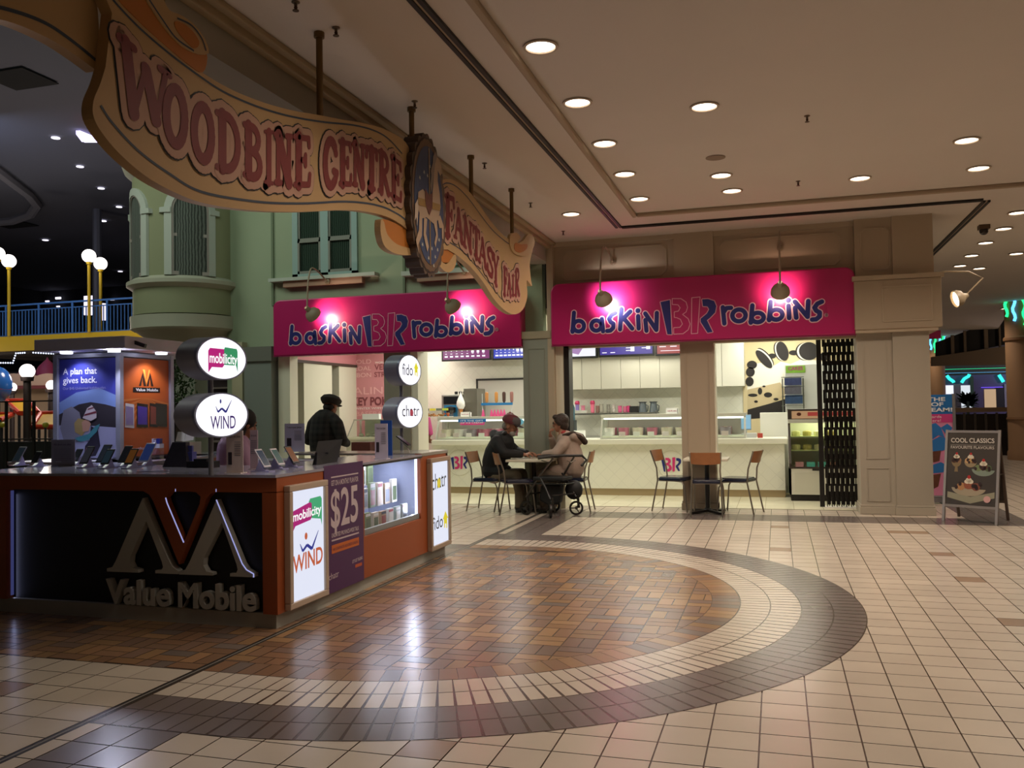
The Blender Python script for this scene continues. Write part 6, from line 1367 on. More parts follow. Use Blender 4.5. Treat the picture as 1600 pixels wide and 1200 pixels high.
# devices and leaflets on the worktop
def phone(px, py, label, w_=.075, h_=.145, col='#1d1d22', scr='#3a4560', rz=0, lean=55, glow=.25, double=False):
    q = pZ(px, py, KT); t = thing('display_phone', label, 'phone', (q.x, q.y, KT), rz, 'phones on stands along the kiosk worktop')
    L = math.radians(lean); f = lambda x, s, d: Vector((x, s*math.cos(L)-d*math.sin(L), .028+s*math.sin(L)+d*math.cos(L)*-1 if False else .028+s*math.sin(L)))
    def slab(x0, x1, s0, s1, d0, d1):
        n = Vector((0, -math.sin(L), math.cos(L))); u = Vector((0, math.cos(L), math.sin(L))); o = Vector((0, 0, .03)); b = MB()
        P_ = lambda x, s, d: wmq @ (o+Vector((x, 0, 0))+u*s+n*d)
        vs = [P_(x, s, d) for d in (d0, d1) for (x, s) in ((x0, s0), (x1, s0), (x1, s1), (x0, s1))]
        b.add(vs, [(0,3,2,1),(4,5,6,7),(0,1,5,4),(1,2,6,5),(2,3,7,6),(3,0,4,7)]); return b
    wmq = wm(t)
    slab(-w_/2, w_/2, 0, h_, 0, .009).build('casing', mat(col, .3), t, bevel=.003); slab(-w_/2+.006, w_/2-.006, .014, h_-.014, .009, .0095).build('screen', mat(scr, .15, em=glow), t)
    b = MB(); b.prism([(-.01, 0), (.10, 0), (.06, .03+h_*.5*math.sin(L)-.01), (.03, .03)], lambda y, z, d: wmq @ Vector((-.018+d, y, z)), .036); b.box(-.035, -.04, 0, .035, .12, .008, wmq); b.build('acrylic_stand', mat('#9d9cc4', .15), t)
    return t
PH = [(24,728,'leftmost pale phone at the left end of the kiosk worktop','#8e8e98','#2f3d48',.08,.16,.2),(53,729,'small all-black phone, second from the left','#0c0c0f','#101014',.062,.115,.05),(92,728,'white-edged phone in front of the grey notice, third from the left','#d9d9e4','#3a4256',.066,.13,.2),
 (116,727,'dark phone, fourth from the left','#17181c','#2b3038',.07,.13,.15),(130,731,'tall grey phone beside the fourth','#2a2a30','#4a4b56',.078,.17,.2),(156,729,'large dark phone in front of the blue poster, rear of a pair','#15161b','#39414f',.085,.18,.2),(163,732,'front phone of the pair below the blue poster','#15161b','#2f4452',.078,.145,.25),
 (190,729,'rear phone of the pair below the orange poster','#121216','#2c2c34',.08,.165,.12),(200,732,'front phone with an orange picture below the orange poster','#15151a','#7a4a1c',.078,.15,.3),(224,728,'large white-edged phone with a blue screen','#c9cbe0','#27386e',.10,.19,.4),
 (418,737,'leaning phone just right of the acrylic notices','#b8b4bc','#34506a',.08,.16,.3),(440,733,'leaning phone with a green and pink screen','#d0ccd4','#5a7f78',.078,.15,.3),(463,730,'leaning phone with an orange screen left of the black tablet','#1a1a1e','#b06a44',.08,.16,.3)]
for px, py, lb, c, s_, w_, h_, gl in PH: phone(px, py, lb, w_, h_, c, s_, glow=gl, rz=0 if px < 300 else PI/2-.1)
def notice(px0, px1, pyb, pyt, label, c='#b9b3b0', phone_pic=True, head_='Trade in your phone', rz=0, glassy=False):
    q0 = pZ(px0, pyb, KT); q1 = pY(px1, pyb, q0.y); zt = pY(px0, pyt, q0.y).z; w_ = q1.x-q0.x
    t = thing('acrylic_notice', label, 'notice', ((q0.x+q1.x)/2, q0.y, KT), group='upright notices on the kiosk worktop')
    b = MB(); b.box(q0.x, q0.y, KT, q1.x, q0.y+.004, zt); b.box(q0.x, q0.y-.03, KT, q1.x, q0.y+.05, KT+.004); b.build('acrylic_sheet', glass('#e8e6f0', .1) if glassy else mat(c, .3), t)
    if glassy: b = MB(); b.box(q0.x+.004, q0.y+.005, KT+.01, q1.x-.004, q0.y+.007, zt-.004); b.build('paper', mat(c, .5), t)
    text(head_, (q0.x+w_*.12, q0.y-.003, zt-.05), (q0.x+w_*.85, q0.y-.003, zt-.05), .018, mat('#4b4450', .6), t, (0,-1,0), bold=.01)
    b = MB()
    for k in range(7): b.box(q0.x+w_*(.5 if phone_pic else .12), q0.y-.003, zt-.085-.016*k, q0.x+w_*.86, q0.y-.002, zt-.08-.016*k)
    b.build('small_print', mat('#8d8790', .6), t)
    if phone_pic: b = MB(); b.box(q0.x+w_*.12, q0.y-.004, KT+.06, q0.x+w_*.34, q0.y-.002, KT+.15); b.build('phone_picture', mat('#3a3038', .4), t)
    return t
notice(354, 380, 739, 673, 'tall pale leaflet stand with a phone picture right of the sign pole', '#e6d6d0'); notice(391, 403, 733, 672, 'narrow mauve leaflet stand beside the tall pale one', '#c8b0ba', False)
notice(80, 117, 728, 687, 'wide grey notice in front of the blue poster', '#a49ca4', False, 'Ask about our plans'); notice(445, 476, 706, 662, 'lilac notice with a phone picture left of the plaid jacket', '#e0e2f8')  # second notice sheet is one even pale lilac
notice(586, 606, 717, 662, 'slim white notice in front of the round white signs', '#e0d8ea'); 
q = pZ(590, 712, KT); b = MB(); b.box(q.x+.02, q.y+.03, KT, q.x+.14, q.y+.036, pY(600, 657, q.y).z); B1('blue_backing_card', b, mat('#2356b0', .5), 'blue card standing behind the slim white notice', 'card')
notice(151, 174, 716, 696, 'small white card in front of the blue poster foot', '#a9a8bc', False, 'chatr')
q = pZ(488, 727, KT); e = pZ(526, 722, KT); t = thing('tablet', 'black tablet seen from the back, standing on the kiosk worktop', 'tablet', (q+e)/2)
zt = pY(500, 690, q.y).z; b = MB(); dY = Vector((.0, .10, 0)); b.add([q, e, e+dY+Vector((-.0, 0, zt-KT)), q+dY*.6+Vector((.02, 0, zt-KT)), q+Vector((0, .012, 0)), e+Vector((0, .012, 0)), e+dY+Vector((0, .012, zt-KT)), q+dY*.6+Vector((.02, .012, zt-KT))], [(0,1,2,3),(4,7,6,5),(0,4,5,1),(1,5,6,2),(2,6,7,3),(3,7,4,0)]); b.build('back_shell', mat('#15151a', .35), t, bevel=.004)
b = MB(); c_ = (q+e)/2+Vector((0, .02, (zt-KT)*.45)); b.box(c_.x-.03, c_.y-.01, c_.z-.006, c_.x+.03, c_.y-.006, c_.z+.006); b.build('grey_badge', mat('#4a4a52', .4), t)
b = MB(); b.prism([(0, 0), (.12, 0), (.02, .1)], lambda y, z, d: (c_.x+d, q.y+.03+y, KT+z), .02); b.build('stand', mat('#2a2a2e', .4), t)
q = pZ(250, 730, KT); b = MB(); b.prism([(0, 0), (.235, 0), (.18, .20), (.05, .20)], lambda x, z, d: (q.x+x, q.y+.03+d+z*.3, KT+z), .05); B1('phone_box_stand', b, mat('#35323f', .5, var=.4, vs=30), 'dark trapezoid phone box stand left of the oval signs', 'stand')
q = pZ(284, 729, KT); b = MB(); b.box(q.x, q.y, KT, q.x+.10, q.y+.06, KT+.12); b.box(q.x+.015, q.y+.02, KT+.12, q.x+.085, q.y+.04, KT+.17); B1('blue_leaflet_holder', b, mat('#5c62b4', .35), 'blue leaflet holder below the lower oval sign', 'leaflet holder')  # holder is one even blue
q = pZ(236, 718, KT); t = thing('card_reader_box', 'small white and blue topped stand in front of the orange poster', 'box', q); b = MB(); b.box(q.x, q.y, KT, q.x+.10, q.y+.06, KT+.11); b.build('clear_box', glass('#f2e8ee', .15), t); b = MB(); b.box(q.x, q.y, KT+.11, q.x+.10, q.y+.06, KT+.15); b.box(q.x+.01, q.y, KT+.15, q.x+.02, q.y+.06, KT+.20); b.build('white_top', mat('#d7d8ea', .4), t); b = MB(); b.box(q.x+.06, q.y, KT+.15, q.x+.10, q.y+.04, KT+.20); b.build('blue_block', mat('#27328f', .4), t)
t = thing('work_desk', 'low desk inside the kiosk behind the counter', 'desk', (-5.0, 8.0, 0)); b = MB(); b.box(-5.6, 7.9, .98, -4.5, 8.3, 1.01); b.build('desktop', mat('#c4c8dc', .3), t); b = MB(); [b.box(x, y, 0, x+.04, y+.04, .98) for x in (-5.58, -4.56) for y in (7.92, 8.24)]; b.build('leg', mat('#33333a', .4), t)
q = pY(277, 716, 8.0); t = thing('receipt_printer', 'cream printer with two paper sheets behind the counter', 'printer', (q.x+.1, 8.05, 1.01)); b = MB(); b.box(q.x, 7.98, 1.01, q.x+.17, 8.18, 1.2); b.build('housing', mat('#b5b3a8', .4), t); b = MB(); b.add([(q.x-.02, 8.0, 1.21), (q.x+.09, 8.0, 1.21), (q.x+.07, 8.05, 1.31), (q.x-.03, 8.05, 1.31)], [(0,1,2,3)]); b.add([(q.x+.09, 8.0, 1.21), (q.x+.19, 8.02, 1.22), (q.x+.17, 8.07, 1.32), (q.x+.08, 8.05, 1.32)], [(0,1,2,3)]); b.build('paper', mat('#c9c4c0', .6), t)
q = pZ(318, 731, KT); b = MB(); b.box(q.x-.16, q.y, KT, q.x+.08, q.y+.1, KT+.05); b.box(q.x-.10, q.y+.01, KT+.05, q.x+.02, q.y+.09, KT+.07); B1('black_cable_box', b, mat('#101014', .4), 'low black device on the worktop between the leaflet holder and the sign pole', 'device')
q = pZ(641, 709, KT); t = thing('tethered_phone', 'black phone raised on a bent silver stand near the end of the kiosk', 'phone', q); b = MB(); b.tube([q+Vector((.0, 0, 0)), q+Vector((-.03, 0, .06)), q+Vector((-.08, 0, .11))], .006, 6); b.build('stand', mat('#a8a49c', .3, .6), t); b = MB(); M = Matrix.Translation(q+Vector((-.07, 0, .13))) @ Matrix.Rotation(.62, 4, 'Y'); b.box(-.08, -.04, -.006, .08, .04, .006, M); b.build('casing', mat('#15151a', .3), t, bevel=.004)
q = pZ(214, 738, KT); b = MB(); M = Matrix.Translation((q.x+.1, q.y+.04, KT+.003)) @ Matrix.Rotation(.5, 4, 'Z'); b.box(-.10, -.03, 0, .12, .03, .008, M); B1('clear_base_plate', b, mat('#b9b9d4', .1), 'clear glossy base plate at the front edge of the worktop', 'plate')
# ------------------------------------------------------------------ hanging scroll banner over the entrance
SXP = -2.80
sm = lambda px, py, d=0: (lambda q: (SXP+d, q.y, q.z))(pX(px, py, SXP))
CRM = mat('#ad8d60', .6, var=.06, vs=2); ORG = mat('#a8641c', .6); INK = mat('#2e3a4a', .6); BLK = mat('#16120f', .6); PNK = mat('#ac8570', .6); RED = mat('#6c1412', .55)
T_ = thing('scroll_banner_sign', 'huge cream ribbon-shaped hanging sign with red western capitals and a carousel horse medallion', 'sign', (SXP, 6.5, 3.2))
def smooth_line(pts, n=6, closed=False):
    out = []; m = len(pts)
    for i in range(m if closed else m-1):
        p0, p1, p2, p3 = [pts[(i+k) % m] if closed else pts[min(max(i+k, 0), m-1)] for k in (-1, 0, 1, 2)]
        for j in range(n):
            t = j/n; out.append(tuple(.5*((2*p1[a])+(-p0[a]+p2[a])*t+(2*p0[a]-5*p1[a]+4*p2[a]-p3[a])*t*t+(-p0[a]+3*p1[a]-3*p2[a]+p3[a])*t**3) for a in (0, 1)))
    if not closed: out.append(tuple(pts[-1]))
    return out
def part(nm, poly, d0, th, m, smooth_=True):
    b = MB(); P = smooth_line(poly, 4, True) if smooth_ else poly
    b.prism(P, lambda x, y, d: (SXP+d0-d, sm(x, y)[1], sm(x, y)[2]), th); return b.build(nm, m, T_)
def line(nm, pts, w, d, m=INK):
    b = MB(); P = [Vector(sm(x, y, d)) for x, y in smooth_line(pts, 6)]
    for i in range(len(P)-1):
        t = (P[i+1]-P[i]).normalized(); n = Vector((0, -t.z, t.y))*w
        b.add([P[i]+n, P[i]-n, P[i+1]-n, P[i+1]+n], [(0, 1, 2, 3)])
    return b.build(nm, m, T_)
left = [(165,104),(157,130),(146,158),(147,185),(165,215),(195,248),(235,280),(285,306),(330,320),(400,329),(470,331),(540,328),(585,333),(618,345),(648,368),(655,300),(640,232),(612,207),(575,194),(530,186),(500,180),(450,171),(400,156),(350,134),(300,102),(262,70),(225,38),(190,5),(150,-45),(175,20)]
left_poly = smooth_line(left[:15], 4)[:-1]+smooth_line(left[15:], 4)
part('ribbon_left', left_poly, 0, .06, CRM, False)
tail = [(-70,30),(0,24),(45,33),(100,58),(140,84),(172,108),(176,60),(172,0),(155,-60),(60,-75),(-70,-60)]
part('ribbon_tail', smooth_line(tail[:6], 4)[:-1]+tail[5:], -.07, .06, CRM, False)
line('border_line', [(-70,8),(0,5),(45,14),(95,34),(140,66),(173,94)], .008, -.068)
line('border_line', [(157,165),(175,192),(215,235),(265,272),(315,300),(400,315),(470,318),(540,315),(590,321),(622,335),(643,352)], .007, .002)
line('border_line', [(160,-20),(185,10),(220,46),(262,82),(310,118),(350,144),(400,166),(450,181),(500,190),(560,197),(600,212),(628,240)], .006, .002)
part('orange_curl', [(182,-6),(222,-6),(246,30),(285,64),(298,80),(322,84),(316,113),(290,98),(252,66),(215,32)], .004, .05, ORG)
part('curl_lip', [(222,-10),(248,-6),(262,16),(280,24),(300,38),(318,62),(323,84),(300,83),(274,66),(246,32)], .010, .05, CRM)
part('curl_inner', [(270,34),(284,38),(300,52),(308,68),(300,76),(284,62),(272,46)], .014, .003, ORG); line('curl_line', [(230,0),(250,30),(272,60),(300,80)], .005, .012); line('curl_line', [(274,29),(296,40),(312,60),(319,80)], .005, .012)
part('orange_lower_curl', [(600,342),(640,362),(646,392),(615,388),(601,370)], -.012, .04, ORG); part('lower_curl_lip', [(596,344),(601,347),(606,366),(622,382),(648,390),(650,398),(622,397),(603,386),(596,366)], -.004, .05, CRM)
right = [(683,290),(690,282),(702,280),(716,285),(732,298),(750,321),(768,347),(786,367),(800,376),(815,379),(828,372),(833,385),(828,410),(829,432),(831,447),(823,438),(824,462),(818,482),(806,491),(792,487),(774,470),(755,441),(738,420),(722,405),(700,390),(683,384)]
part('ribbon_right', right, 0, .06, CRM)
line('border_line', [(687,293),(697,286),(712,291),(730,308),(748,332),(768,358),(788,376),(805,385),(822,381)], .005, .002); line('border_line', [(686,378),(700,378),(722,392),(742,414),(762,440),(784,468)], .005, .002)
part('right_curl', [(795,374),(797,366),(806,364),(812,372),(806,380),(816,376),(824,366),(831,368),(834,380),(828,393),(815,400),(802,396),(796,385)], .012, .03, CRM); part('right_curl_inner', [(803,380),(812,382),(822,382),(820,390),(810,395),(802,390)], .016, .004, ORG)
part('orange_lower_curl', [(687,388),(700,386),(711,394),(708,408),(696,410),(688,404)], -.010, .04, ORG); part('lower_curl_lip', [(683,400),(689,407),(700,412),(712,396),(713,412),(706,424),(696,424),(687,414)], -.004, .05, CRM)
# western capitals: strokes with slab serifs, in unit boxes mapped to the ribbon
def slab(x, y, w=.16): return (.9, [(x-w, y), (x+w, y)])
WG = {
 'W': [(1.5,[(.10,.98),(.26,.04)]),(.8,[(.26,.04),(.50,.80)]),(1.5,[(.50,.80),(.72,.04)]),(.8,[(.72,.04),(.92,.95)]),slab(.12,.98,.14),slab(.90,.97,.10)],
 'O': [(1.5,arc(.5,.5,.34,.44,0,360,24))],
 'D': [(1.7,[(.28,.03),(.28,.97)]),(1.3,[(.28,.97)]+arc(.40,.5,.46,.46,88,-88,14)+[(.28,.03)]),slab(.20,.97,.12),slab(.20,.03,.12)],
 'B': [(1.7,[(.28,.03),(.28,.97)]),(1.2,[(.28,.97)]+arc(.42,.74,.34,.22,88,-88,10)+[(.28,.52)]),(1.3,[(.28,.52)]+arc(.44,.27,.40,.24,88,-88,10)+[(.28,.03)]),slab(.20,.97,.12),slab(.20,.03,.12)],
 'I': [(2.0,[(.5,.03),(.5,.97)]),slab(.5,.97,.34),slab(.5,.03,.34)],
 'N': [(1.1,[(.20,.04),(.20,.95)]),(1.9,[(.20,.95),(.80,.05)]),(1.1,[(.80,.05),(.80,.95)]),slab(.20,.04,.14),slab(.16,.96,.12),slab(.80,.96,.14)],
 'E': [(1.8,[(.30,.03),(.30,.97)]),(.9,[(.30,.96),(.84,.96),(.86,.80)]),(.9,[(.30,.52),(.66,.52),(.66,.62),(.66,.42)]),(.9,[(.30,.04),(.86,.04),(.90,.24)]),slab(.20,.97,.12),slab(.20,.03,.12)],
 'C': [(1.5,arc(.52,.5,.36,.45,50,310,20)),(1.2,[(.76,.84),(.84,.70)]),(1.2,[(.78,.14),(.90,.30),(.70,.34)])],
 'T': [(1.9,[(.5,.03),(.5,.95)]),(1.1,[(.10,.76),(.12,.95),(.88,.95),(.90,.76)]),slab(.5,.03,.22)],
 'R': [(1.7,[(.28,.03),(.28,.97)]),(1.2,[(.28,.97)]+arc(.42,.74,.36,.22,88,-88,10)+[(.28,.52)]),(1.5,[(.44,.52),(.86,.04)]),slab(.20,.97,.12),slab(.20,.03,.14),slab(.88,.04,.08)],
 'F': [(1.8,[(.34,.03),(.34,.97)]),(1.0,[(.34,.96),(.84,.96),(.88,.76)]),(.9,[(.34,.54),(.68,.54),(.68,.64),(.68,.44)]),slab(.30,.03,.20),slab(.22,.97,.10)],
 'A': [(.9,[(.14,.04),(.46,.97)]),(1.9,[(.46,.97),(.82,.04)]),(.9,[(.26,.36),(.66,.36)]),slab(.14,.04,.12),slab(.84,.04,.13)],
 'S': [(1.4,[(.80,.72),(.78,.90),(.52,.96),(.24,.84),(.28,.64),(.56,.50),(.80,.32),(.72,.10),(.44,.04),(.18,.14),(.20,.30)])],
 'Y': [(1.6,[(.12,.97),(.50,.50)]),(.9,[(.90,.97),(.50,.50)]),(1.8,[(.50,.50),(.50,.03)]),slab(.14,.97,.14),slab(.88,.97,.10),slab(.5,.03,.2)],
}
# letter, left x, top y and bottom y at left, right x, top y and bottom y at right (read off the picture, set on the banner plane)
LT = [('W',186,58,176,262,116,200),('O',250,127,222,292,141,238),('O',294,156,247,334,168,262),('D',333,172,262,375,186,275),('B',377,191,274,409,201,285),('I',409,203,286,427,205,290),('N',427,207,288,455,211,291),('E',456,211,291,485,214,292),
      ('C',502,214,296,527,219,293),('E',527,219,289,549,223,291),('N',549,222,290,569,227,294),('T',569,227,294,589,234,299),('R',589,234,299,608,243,306),('E',608,242,305,627,256,318),
      ('F',692,303,368,710,310,372),('A',708,322,371,723,335,381),('N',722,336,384,737,350,398),('T',737,350,396,749,362,410),('A',746,368,408,760,380,422),('S',758,380,424,771,394,440),('Y',769,396,438,778,402,452),
      ('F',785,416,461,792,420,464),('A',791,428,462,798,430,464),('I',798,430,462,803,430,462),('R',803,424,462,811,416,462)]
def setword(mb, w, d, LT=LT):
    for ch, x0, t0, b0, x1, t1, b1 in LT:
        mp = mapper(sm(x0, b0), sm(x1, b1), sm(x0, t0), sm(x1, t1), (1, 0, 0)); a = Vector(sm(x0, b0)); H = (Vector(sm(x0, t0))-a).length; Wd_ = (Vector(sm(x1, b1))-a).length
        lines = []
        for k, pl in WG[ch]: lines.append((k, pl))
        asp = Wd_/H; r0 = min(.072, .115*asp)
        for k, pl in lines: stroke(mb, [pl], r0*k*.95+w/H, mp, d, asp, cap=True)
for a_, c_ in ((0, 8), (8, 14), (14, 21), (21, 25)):
    L_ = LT[a_:c_]; b = MB(); setword(b, .050, .003, L_); o_ = b.build('word_outline', BLK, T_); b = MB(); setword(b, .042, .0065, L_); b.build('word_halo', PNK, o_); b = MB(); setword(b, 0, .010, L_); b.build('word_lettering', RED, o_)
# carousel horse medallion
cyc, czc = pX(661, 322, SXP).y, pX(661, 322, SXP).z; ry, rz_ = .37, .575
def med(r, n=64, sc=0): return [(cyc+(ry*r+sc*abs(math.sin(13*a)))*math.cos(a), czc+(rz_*r+sc*abs(math.sin(13*a)))*math.sin(a)) for a in [2*PI*k/n for k in range(n)]]
md = MB(); md.prism(med(1.0, 130, .03), lambda y, z, d: (SXP+.05-d, y, z), .13); MD = md.build('medallion', mat('#4b3a2c', .6), T_)
def mflat(nm, pts, d, m): b = MB(); b.flat(pts, lambda y, z, dd=0: (SXP+.05+dd, y, z), d); return b.build(nm, m, MD)
mflat('rim_band', med(.99), .003, mat('#2a1f18', .6)); mflat('rim_scallops', med(.95, 130, .01), .005, mat('#5e4630', .6)); mflat('blue_ground', med(.86), .008, mat('#2a3858', .6))
uz = lambda pts: [(cyc+u*ry, czc+v*rz_) for u, v in pts]
HB = mat('#a38a72', .6)
mflat('horse_body', uz([(.60,.78),(.74,.72),(.78,.60),(.66,.54),(.52,.60),(.50,.44),(.62,.26),(.66,.06),(.52,-.14),(.20,-.24),(-.2,-.20),(-.52,-.26),(-.72,-.12),(-.66,.10),(-.40,.18),(-.05,.12),(.18,.22),(.26,.46),(.34,.66),(.48,.80)]), .012, HB)
for k, pl in enumerate(([(-.62,-.2),(-.46,-.22),(-.50,-.5),(-.72,-.66),(-.66,-.8),(-.84,-.60),(-.66,-.44)], [(-.36,-.22),(-.18,-.22),(-.26,-.44),(-.10,-.62),(-.20,-.70),(-.40,-.48)], [(.46,-.12),(.62,-.06),(.84,-.20),(.80,-.40),(.72,-.40),(.72,-.24),(.56,-.26)], [(.20,-.2),(.40,-.16),(.46,-.40),(.30,-.58),(.24,-.52),(.34,-.38)])): mflat('horse_leg', uz(pl), .013, HB)
mflat('mane', uz([(.48,.80),(.34,.66),(.22,.42),(.10,.20),(.02,.30),(.10,.46),(.06,.52),(.20,.66),(.22,.76),(.38,.86)]), .014, mat('#7a6c62', .6)); mflat('tail', uz([(-.70,.0),(-.86,-.1),(-.90,-.34),(-.80,-.28),(-.76,-.4),(-.68,-.14)]), .014, mat('#b3a08c', .6))
mflat('saddle', uz([(-.30,.20),(-.05,.14),(.16,.22),(.12,-.02),(-.06,-.16),(-.28,-.02)]), .016, mat('#5c2e22', .6)); mflat('gold_harness', uz([(-.70,.02),(.62,.10),(.60,.0),(-.68,-.09)]), .015, mat('#8a6a32', .5)); mflat('brass_pole', uz([(-.03,.84),(.03,.84),(.03,-.86),(-.03,-.86)]), .011, mat('#7d6236', .4))
b = MB()
for u, v in ((-.3,.44),(-.1,.42),(.05,.58),(-.45,-.62),(-.1,-.78),(.1,-.62),(.3,-.72),(.2,-.86),(.45,-.6),(.55,-.44),(-.55,.32)):
    c = (cyc+u*ry, czc+v*rz_); b.flat([(c[0]+(.022 if k % 2 else .009)*math.cos(PI*k/5+.3), c[1]+(.022 if k % 2 else .009)*math.sin(PI*k/5+.3)) for k in range(10)], lambda y, z, dd=0: (SXP+.05+dd, y, z), .010)
b.build('white_stars', mat('#a9a698', .6), MD)
for px, py, b2, lb in ((505,45,181,''),(648,158,222,''),(740,245,315,''),(803,300,368,'')):
    q = pX(px, py, SXP); zb = pX(px, b2, SXP).z-.05; b = MB(); b.tube([(SXP-.03, q.y, zb), (SXP-.03, q.y, 4.0)], .022, 12); b.lathe([(.035, 3.965), (.035, 4.0)], (SXP-.03, q.y, 0), 12); b.build('hanging_rod', mat('#6b5026', .5, .3), T_, smooth=True)
b = MB(); b.tube([(SXP-.03, 3.55, 3.2), (SXP-.03, 3.55, 4.0)], .022, 12); b.build('hanging_rod', mat('#6b5026', .5, .3), T_)

# ------------------------------------------------------------------ green painted street facade with windows
GR = mat('#98a589', .8, var=.03); TRM = mat('#a9b3a6', .6); CUR = bpy.data.materials.new('grey net curtain'); CUR.use_nodes = True; nt = CUR.node_tree; bb = nt.nodes['Principled BSDF']
tc = nt.nodes.new('ShaderNodeTexCoord'); wv = nt.nodes.new('ShaderNodeTexWave'); wv.inputs['Scale'].default_value = 9; wv.inputs['Distortion'].default_value = 2.5; nt.links.new(tc.outputs['Object'], wv.inputs['Vector'])
rm = nt.nodes.new('ShaderNodeValToRGB'); rm.color_ramp.elements[0].color = lin('#2d332f'); rm.color_ramp.elements[1].color = lin('#69726a'); nt.links.new(wv.outputs['Fac'], rm.inputs[0]); nt.links.new(rm.outputs[0], bb.inputs['Base Color']); bb.inputs['Roughness'].default_value = .8
GY_ = 12.95
w = MB(); w.box(-9.0, GY_, 2.44, -3.4, GY_+.2, 5.5); w.box(-9.0, GY_-.001, 0, pY(372, 600, GY_).x-.02, GY_+.2, 2.4); struct('wall_street', w, GR)
w = MB(); X8 = pY(427, 430, GY_).x; w.box(X8-.02, GY_-.03, 3.3, X8+.02, GY_, 5.5); X6 = pY(632, 430, GY_).x; w.box(X6-.02, GY_-.03, 3.3, X6+.02, GY_, 5.5)
struct('trim_7', w, mat('#6c7a60', .7))
def street_window(pxa, pxb, zt, zb, label):
    xa, xb = pY(pxa, 400, GY_).x, pY(pxb, 400, GY_).x; xm = (xa+xb)/2
    t = thing('sash_window', label, 'window', (xm, GY_, zb), group='pale framed sash windows of the street facade')
    b = MB(); b.box(xa, GY_-.05, zb, xa+.10, GY_, zt); b.box(xb-.10, GY_-.05, zb, xb, GY_, zt); b.box(xm-.07, GY_-.05, zb, xm+.07, GY_, zt); b.box(xa-.05, GY_-.07, zt, xb+.05, GY_, zt+.12); b.box(xa, GY_-.05, zb, xb, GY_, zb+.05); b.build('casing', mat('#8fa9a4', .6), t)
    for s, (u, v) in enumerate(((xa+.10, xm-.07), (xm+.07, xb-.10))):
        b = MB(); zm = zb+(zt-zb)*.48
        for z0_, z1_, dy in ((zb+.05, zm, .02), (zm, zt, .0)):
            b.box(u, GY_-.03-dy, z0_, u+.035, GY_-dy*0-.005, z1_); b.box(v-.035, GY_-.03-dy, z0_, v, GY_-.005, z1_); b.box(u, GY_-.03-dy, z0_, v, GY_-.005, z0_+.045); b.box(u, GY_-.03-dy, z1_-.03, v, GY_-.005, z1_)
        f = b.build('sash', mat('#7f8077', .6), t)
        b = MB(); b.box(u+.02, GY_-.008, zb+.05, v-.02, GY_-.002, zt); b.build('curtain', CUR, f)
        b = MB(); b.flat([(u+.03, zb+.08), (v-.03, zb+.08), (v-.03, zt-.03), (u+.03, zt-.03)], lambda x, z, d=0: (x, GY_-.022, z)); b.build('pane', glass('#c5d4cc', .08), f)
    return t
zb_ = pY(510, 431, GY_).z
street_window(459, 560, 5.0, zb_, 'pale-framed double sash window above the left pink sign, left of the medallion')
street_window(662, 785, 5.0, zb_+.03, 'pale-framed double sash window mostly hidden behind the scroll banner and medallion')
def ledge(pxa, pxb, py0, py1, label):
    xa, xb = pY(pxa, 430, GY_).x, pY(pxb, 430, GY_).x; za, zc_ = pY((pxa+pxb)/2, py1, GY_).z, pY((pxa+pxb)/2, py0, GY_).z
    t = thing('window_ledge', label, 'ledge', ((xa+xb)/2, GY_, za), group='white ledges under the street windows')
    b = MB(); b.box(xa, GY_-.16, za+.04, xb, GY_, zc_); b.build('top_slab', mat('#b4bcb0', .6), t); b = MB(); b.box(xa+.25, GY_-.11, za-.06, xb-.25, GY_, za+.04); b.build('bracket_board', mat('#a2806a', .7), t)
ledge(427, 592, 432, 441, 'pale ledge under the left sash window above the pink sign'); ledge(633, 830, 420, 431, 'pale ledge under the half-hidden sash window')
# shingled mansard and neon strips glimpsed between beam and banner
b = MB(); b.add([(-9.0, 12.9, 5.5), (-3.9, 12.9, 5.5), (-3.9, 15.4, 8.9), (-9.0, 15.4, 8.9)], [(0, 1, 2, 3)]); b.box(-9.0, 12.7, 5.38, -3.9, 12.93, 5.5)
ms = bpy.data.materials.new('slate shingles'); ms.use_nodes = True; nt = ms.node_tree; bb = nt.nodes['Principled BSDF']; tc = nt.nodes.new('ShaderNodeTexCoord'); mp_ = nt.nodes.new('ShaderNodeMapping'); mp_.inputs['Rotation'].default_value = (math.radians(-53.7), 0, 0)
bk_ = nt.nodes.new('ShaderNodeTexBrick'); bk_.inputs['Color1'].default_value = lin('#5f7679'); bk_.inputs['Color2'].default_value = lin('#56696c'); bk_.inputs['Mortar'].default_value = lin('#1e2526'); bk_.inputs['Scale'].default_value = 1; bk_.inputs['Mortar Size'].default_value = .012; bk_.inputs['Brick Width'].default_value = .3; bk_.inputs['Row Height'].default_value = .22
nt.links.new(tc.outputs['Object'], mp_.inputs['Vector']); nt.links.new(mp_.outputs[0], bk_.inputs['Vector']); nt.links.new(bk_.outputs['Color'], bb.inputs['Base Color']); bb.inputs['Roughness'].default_value = .7
B1('shingled_roof', b, ms, 'blue-grey shingled mansard roof seen between the beam and the scroll banner', 'roof')
for (a_, b2, lb) in (((340,82),(356,88),'short pale neon strip beside the turret roof'), ((346,98),(372,102),'longer pale neon strip beside the turret roof')):
    p0, p1 = pY(*a_, 12.3), pY(*b2, 12.3); b = MB(); b.box(p0.x, 12.3, p1.z-.06, p1.x, 12.4, p1.z+.08); B1('neon_strip', b, mat('#9fc4c0', .4, em=.45), lb, 'light', 'neon strips on the roof')
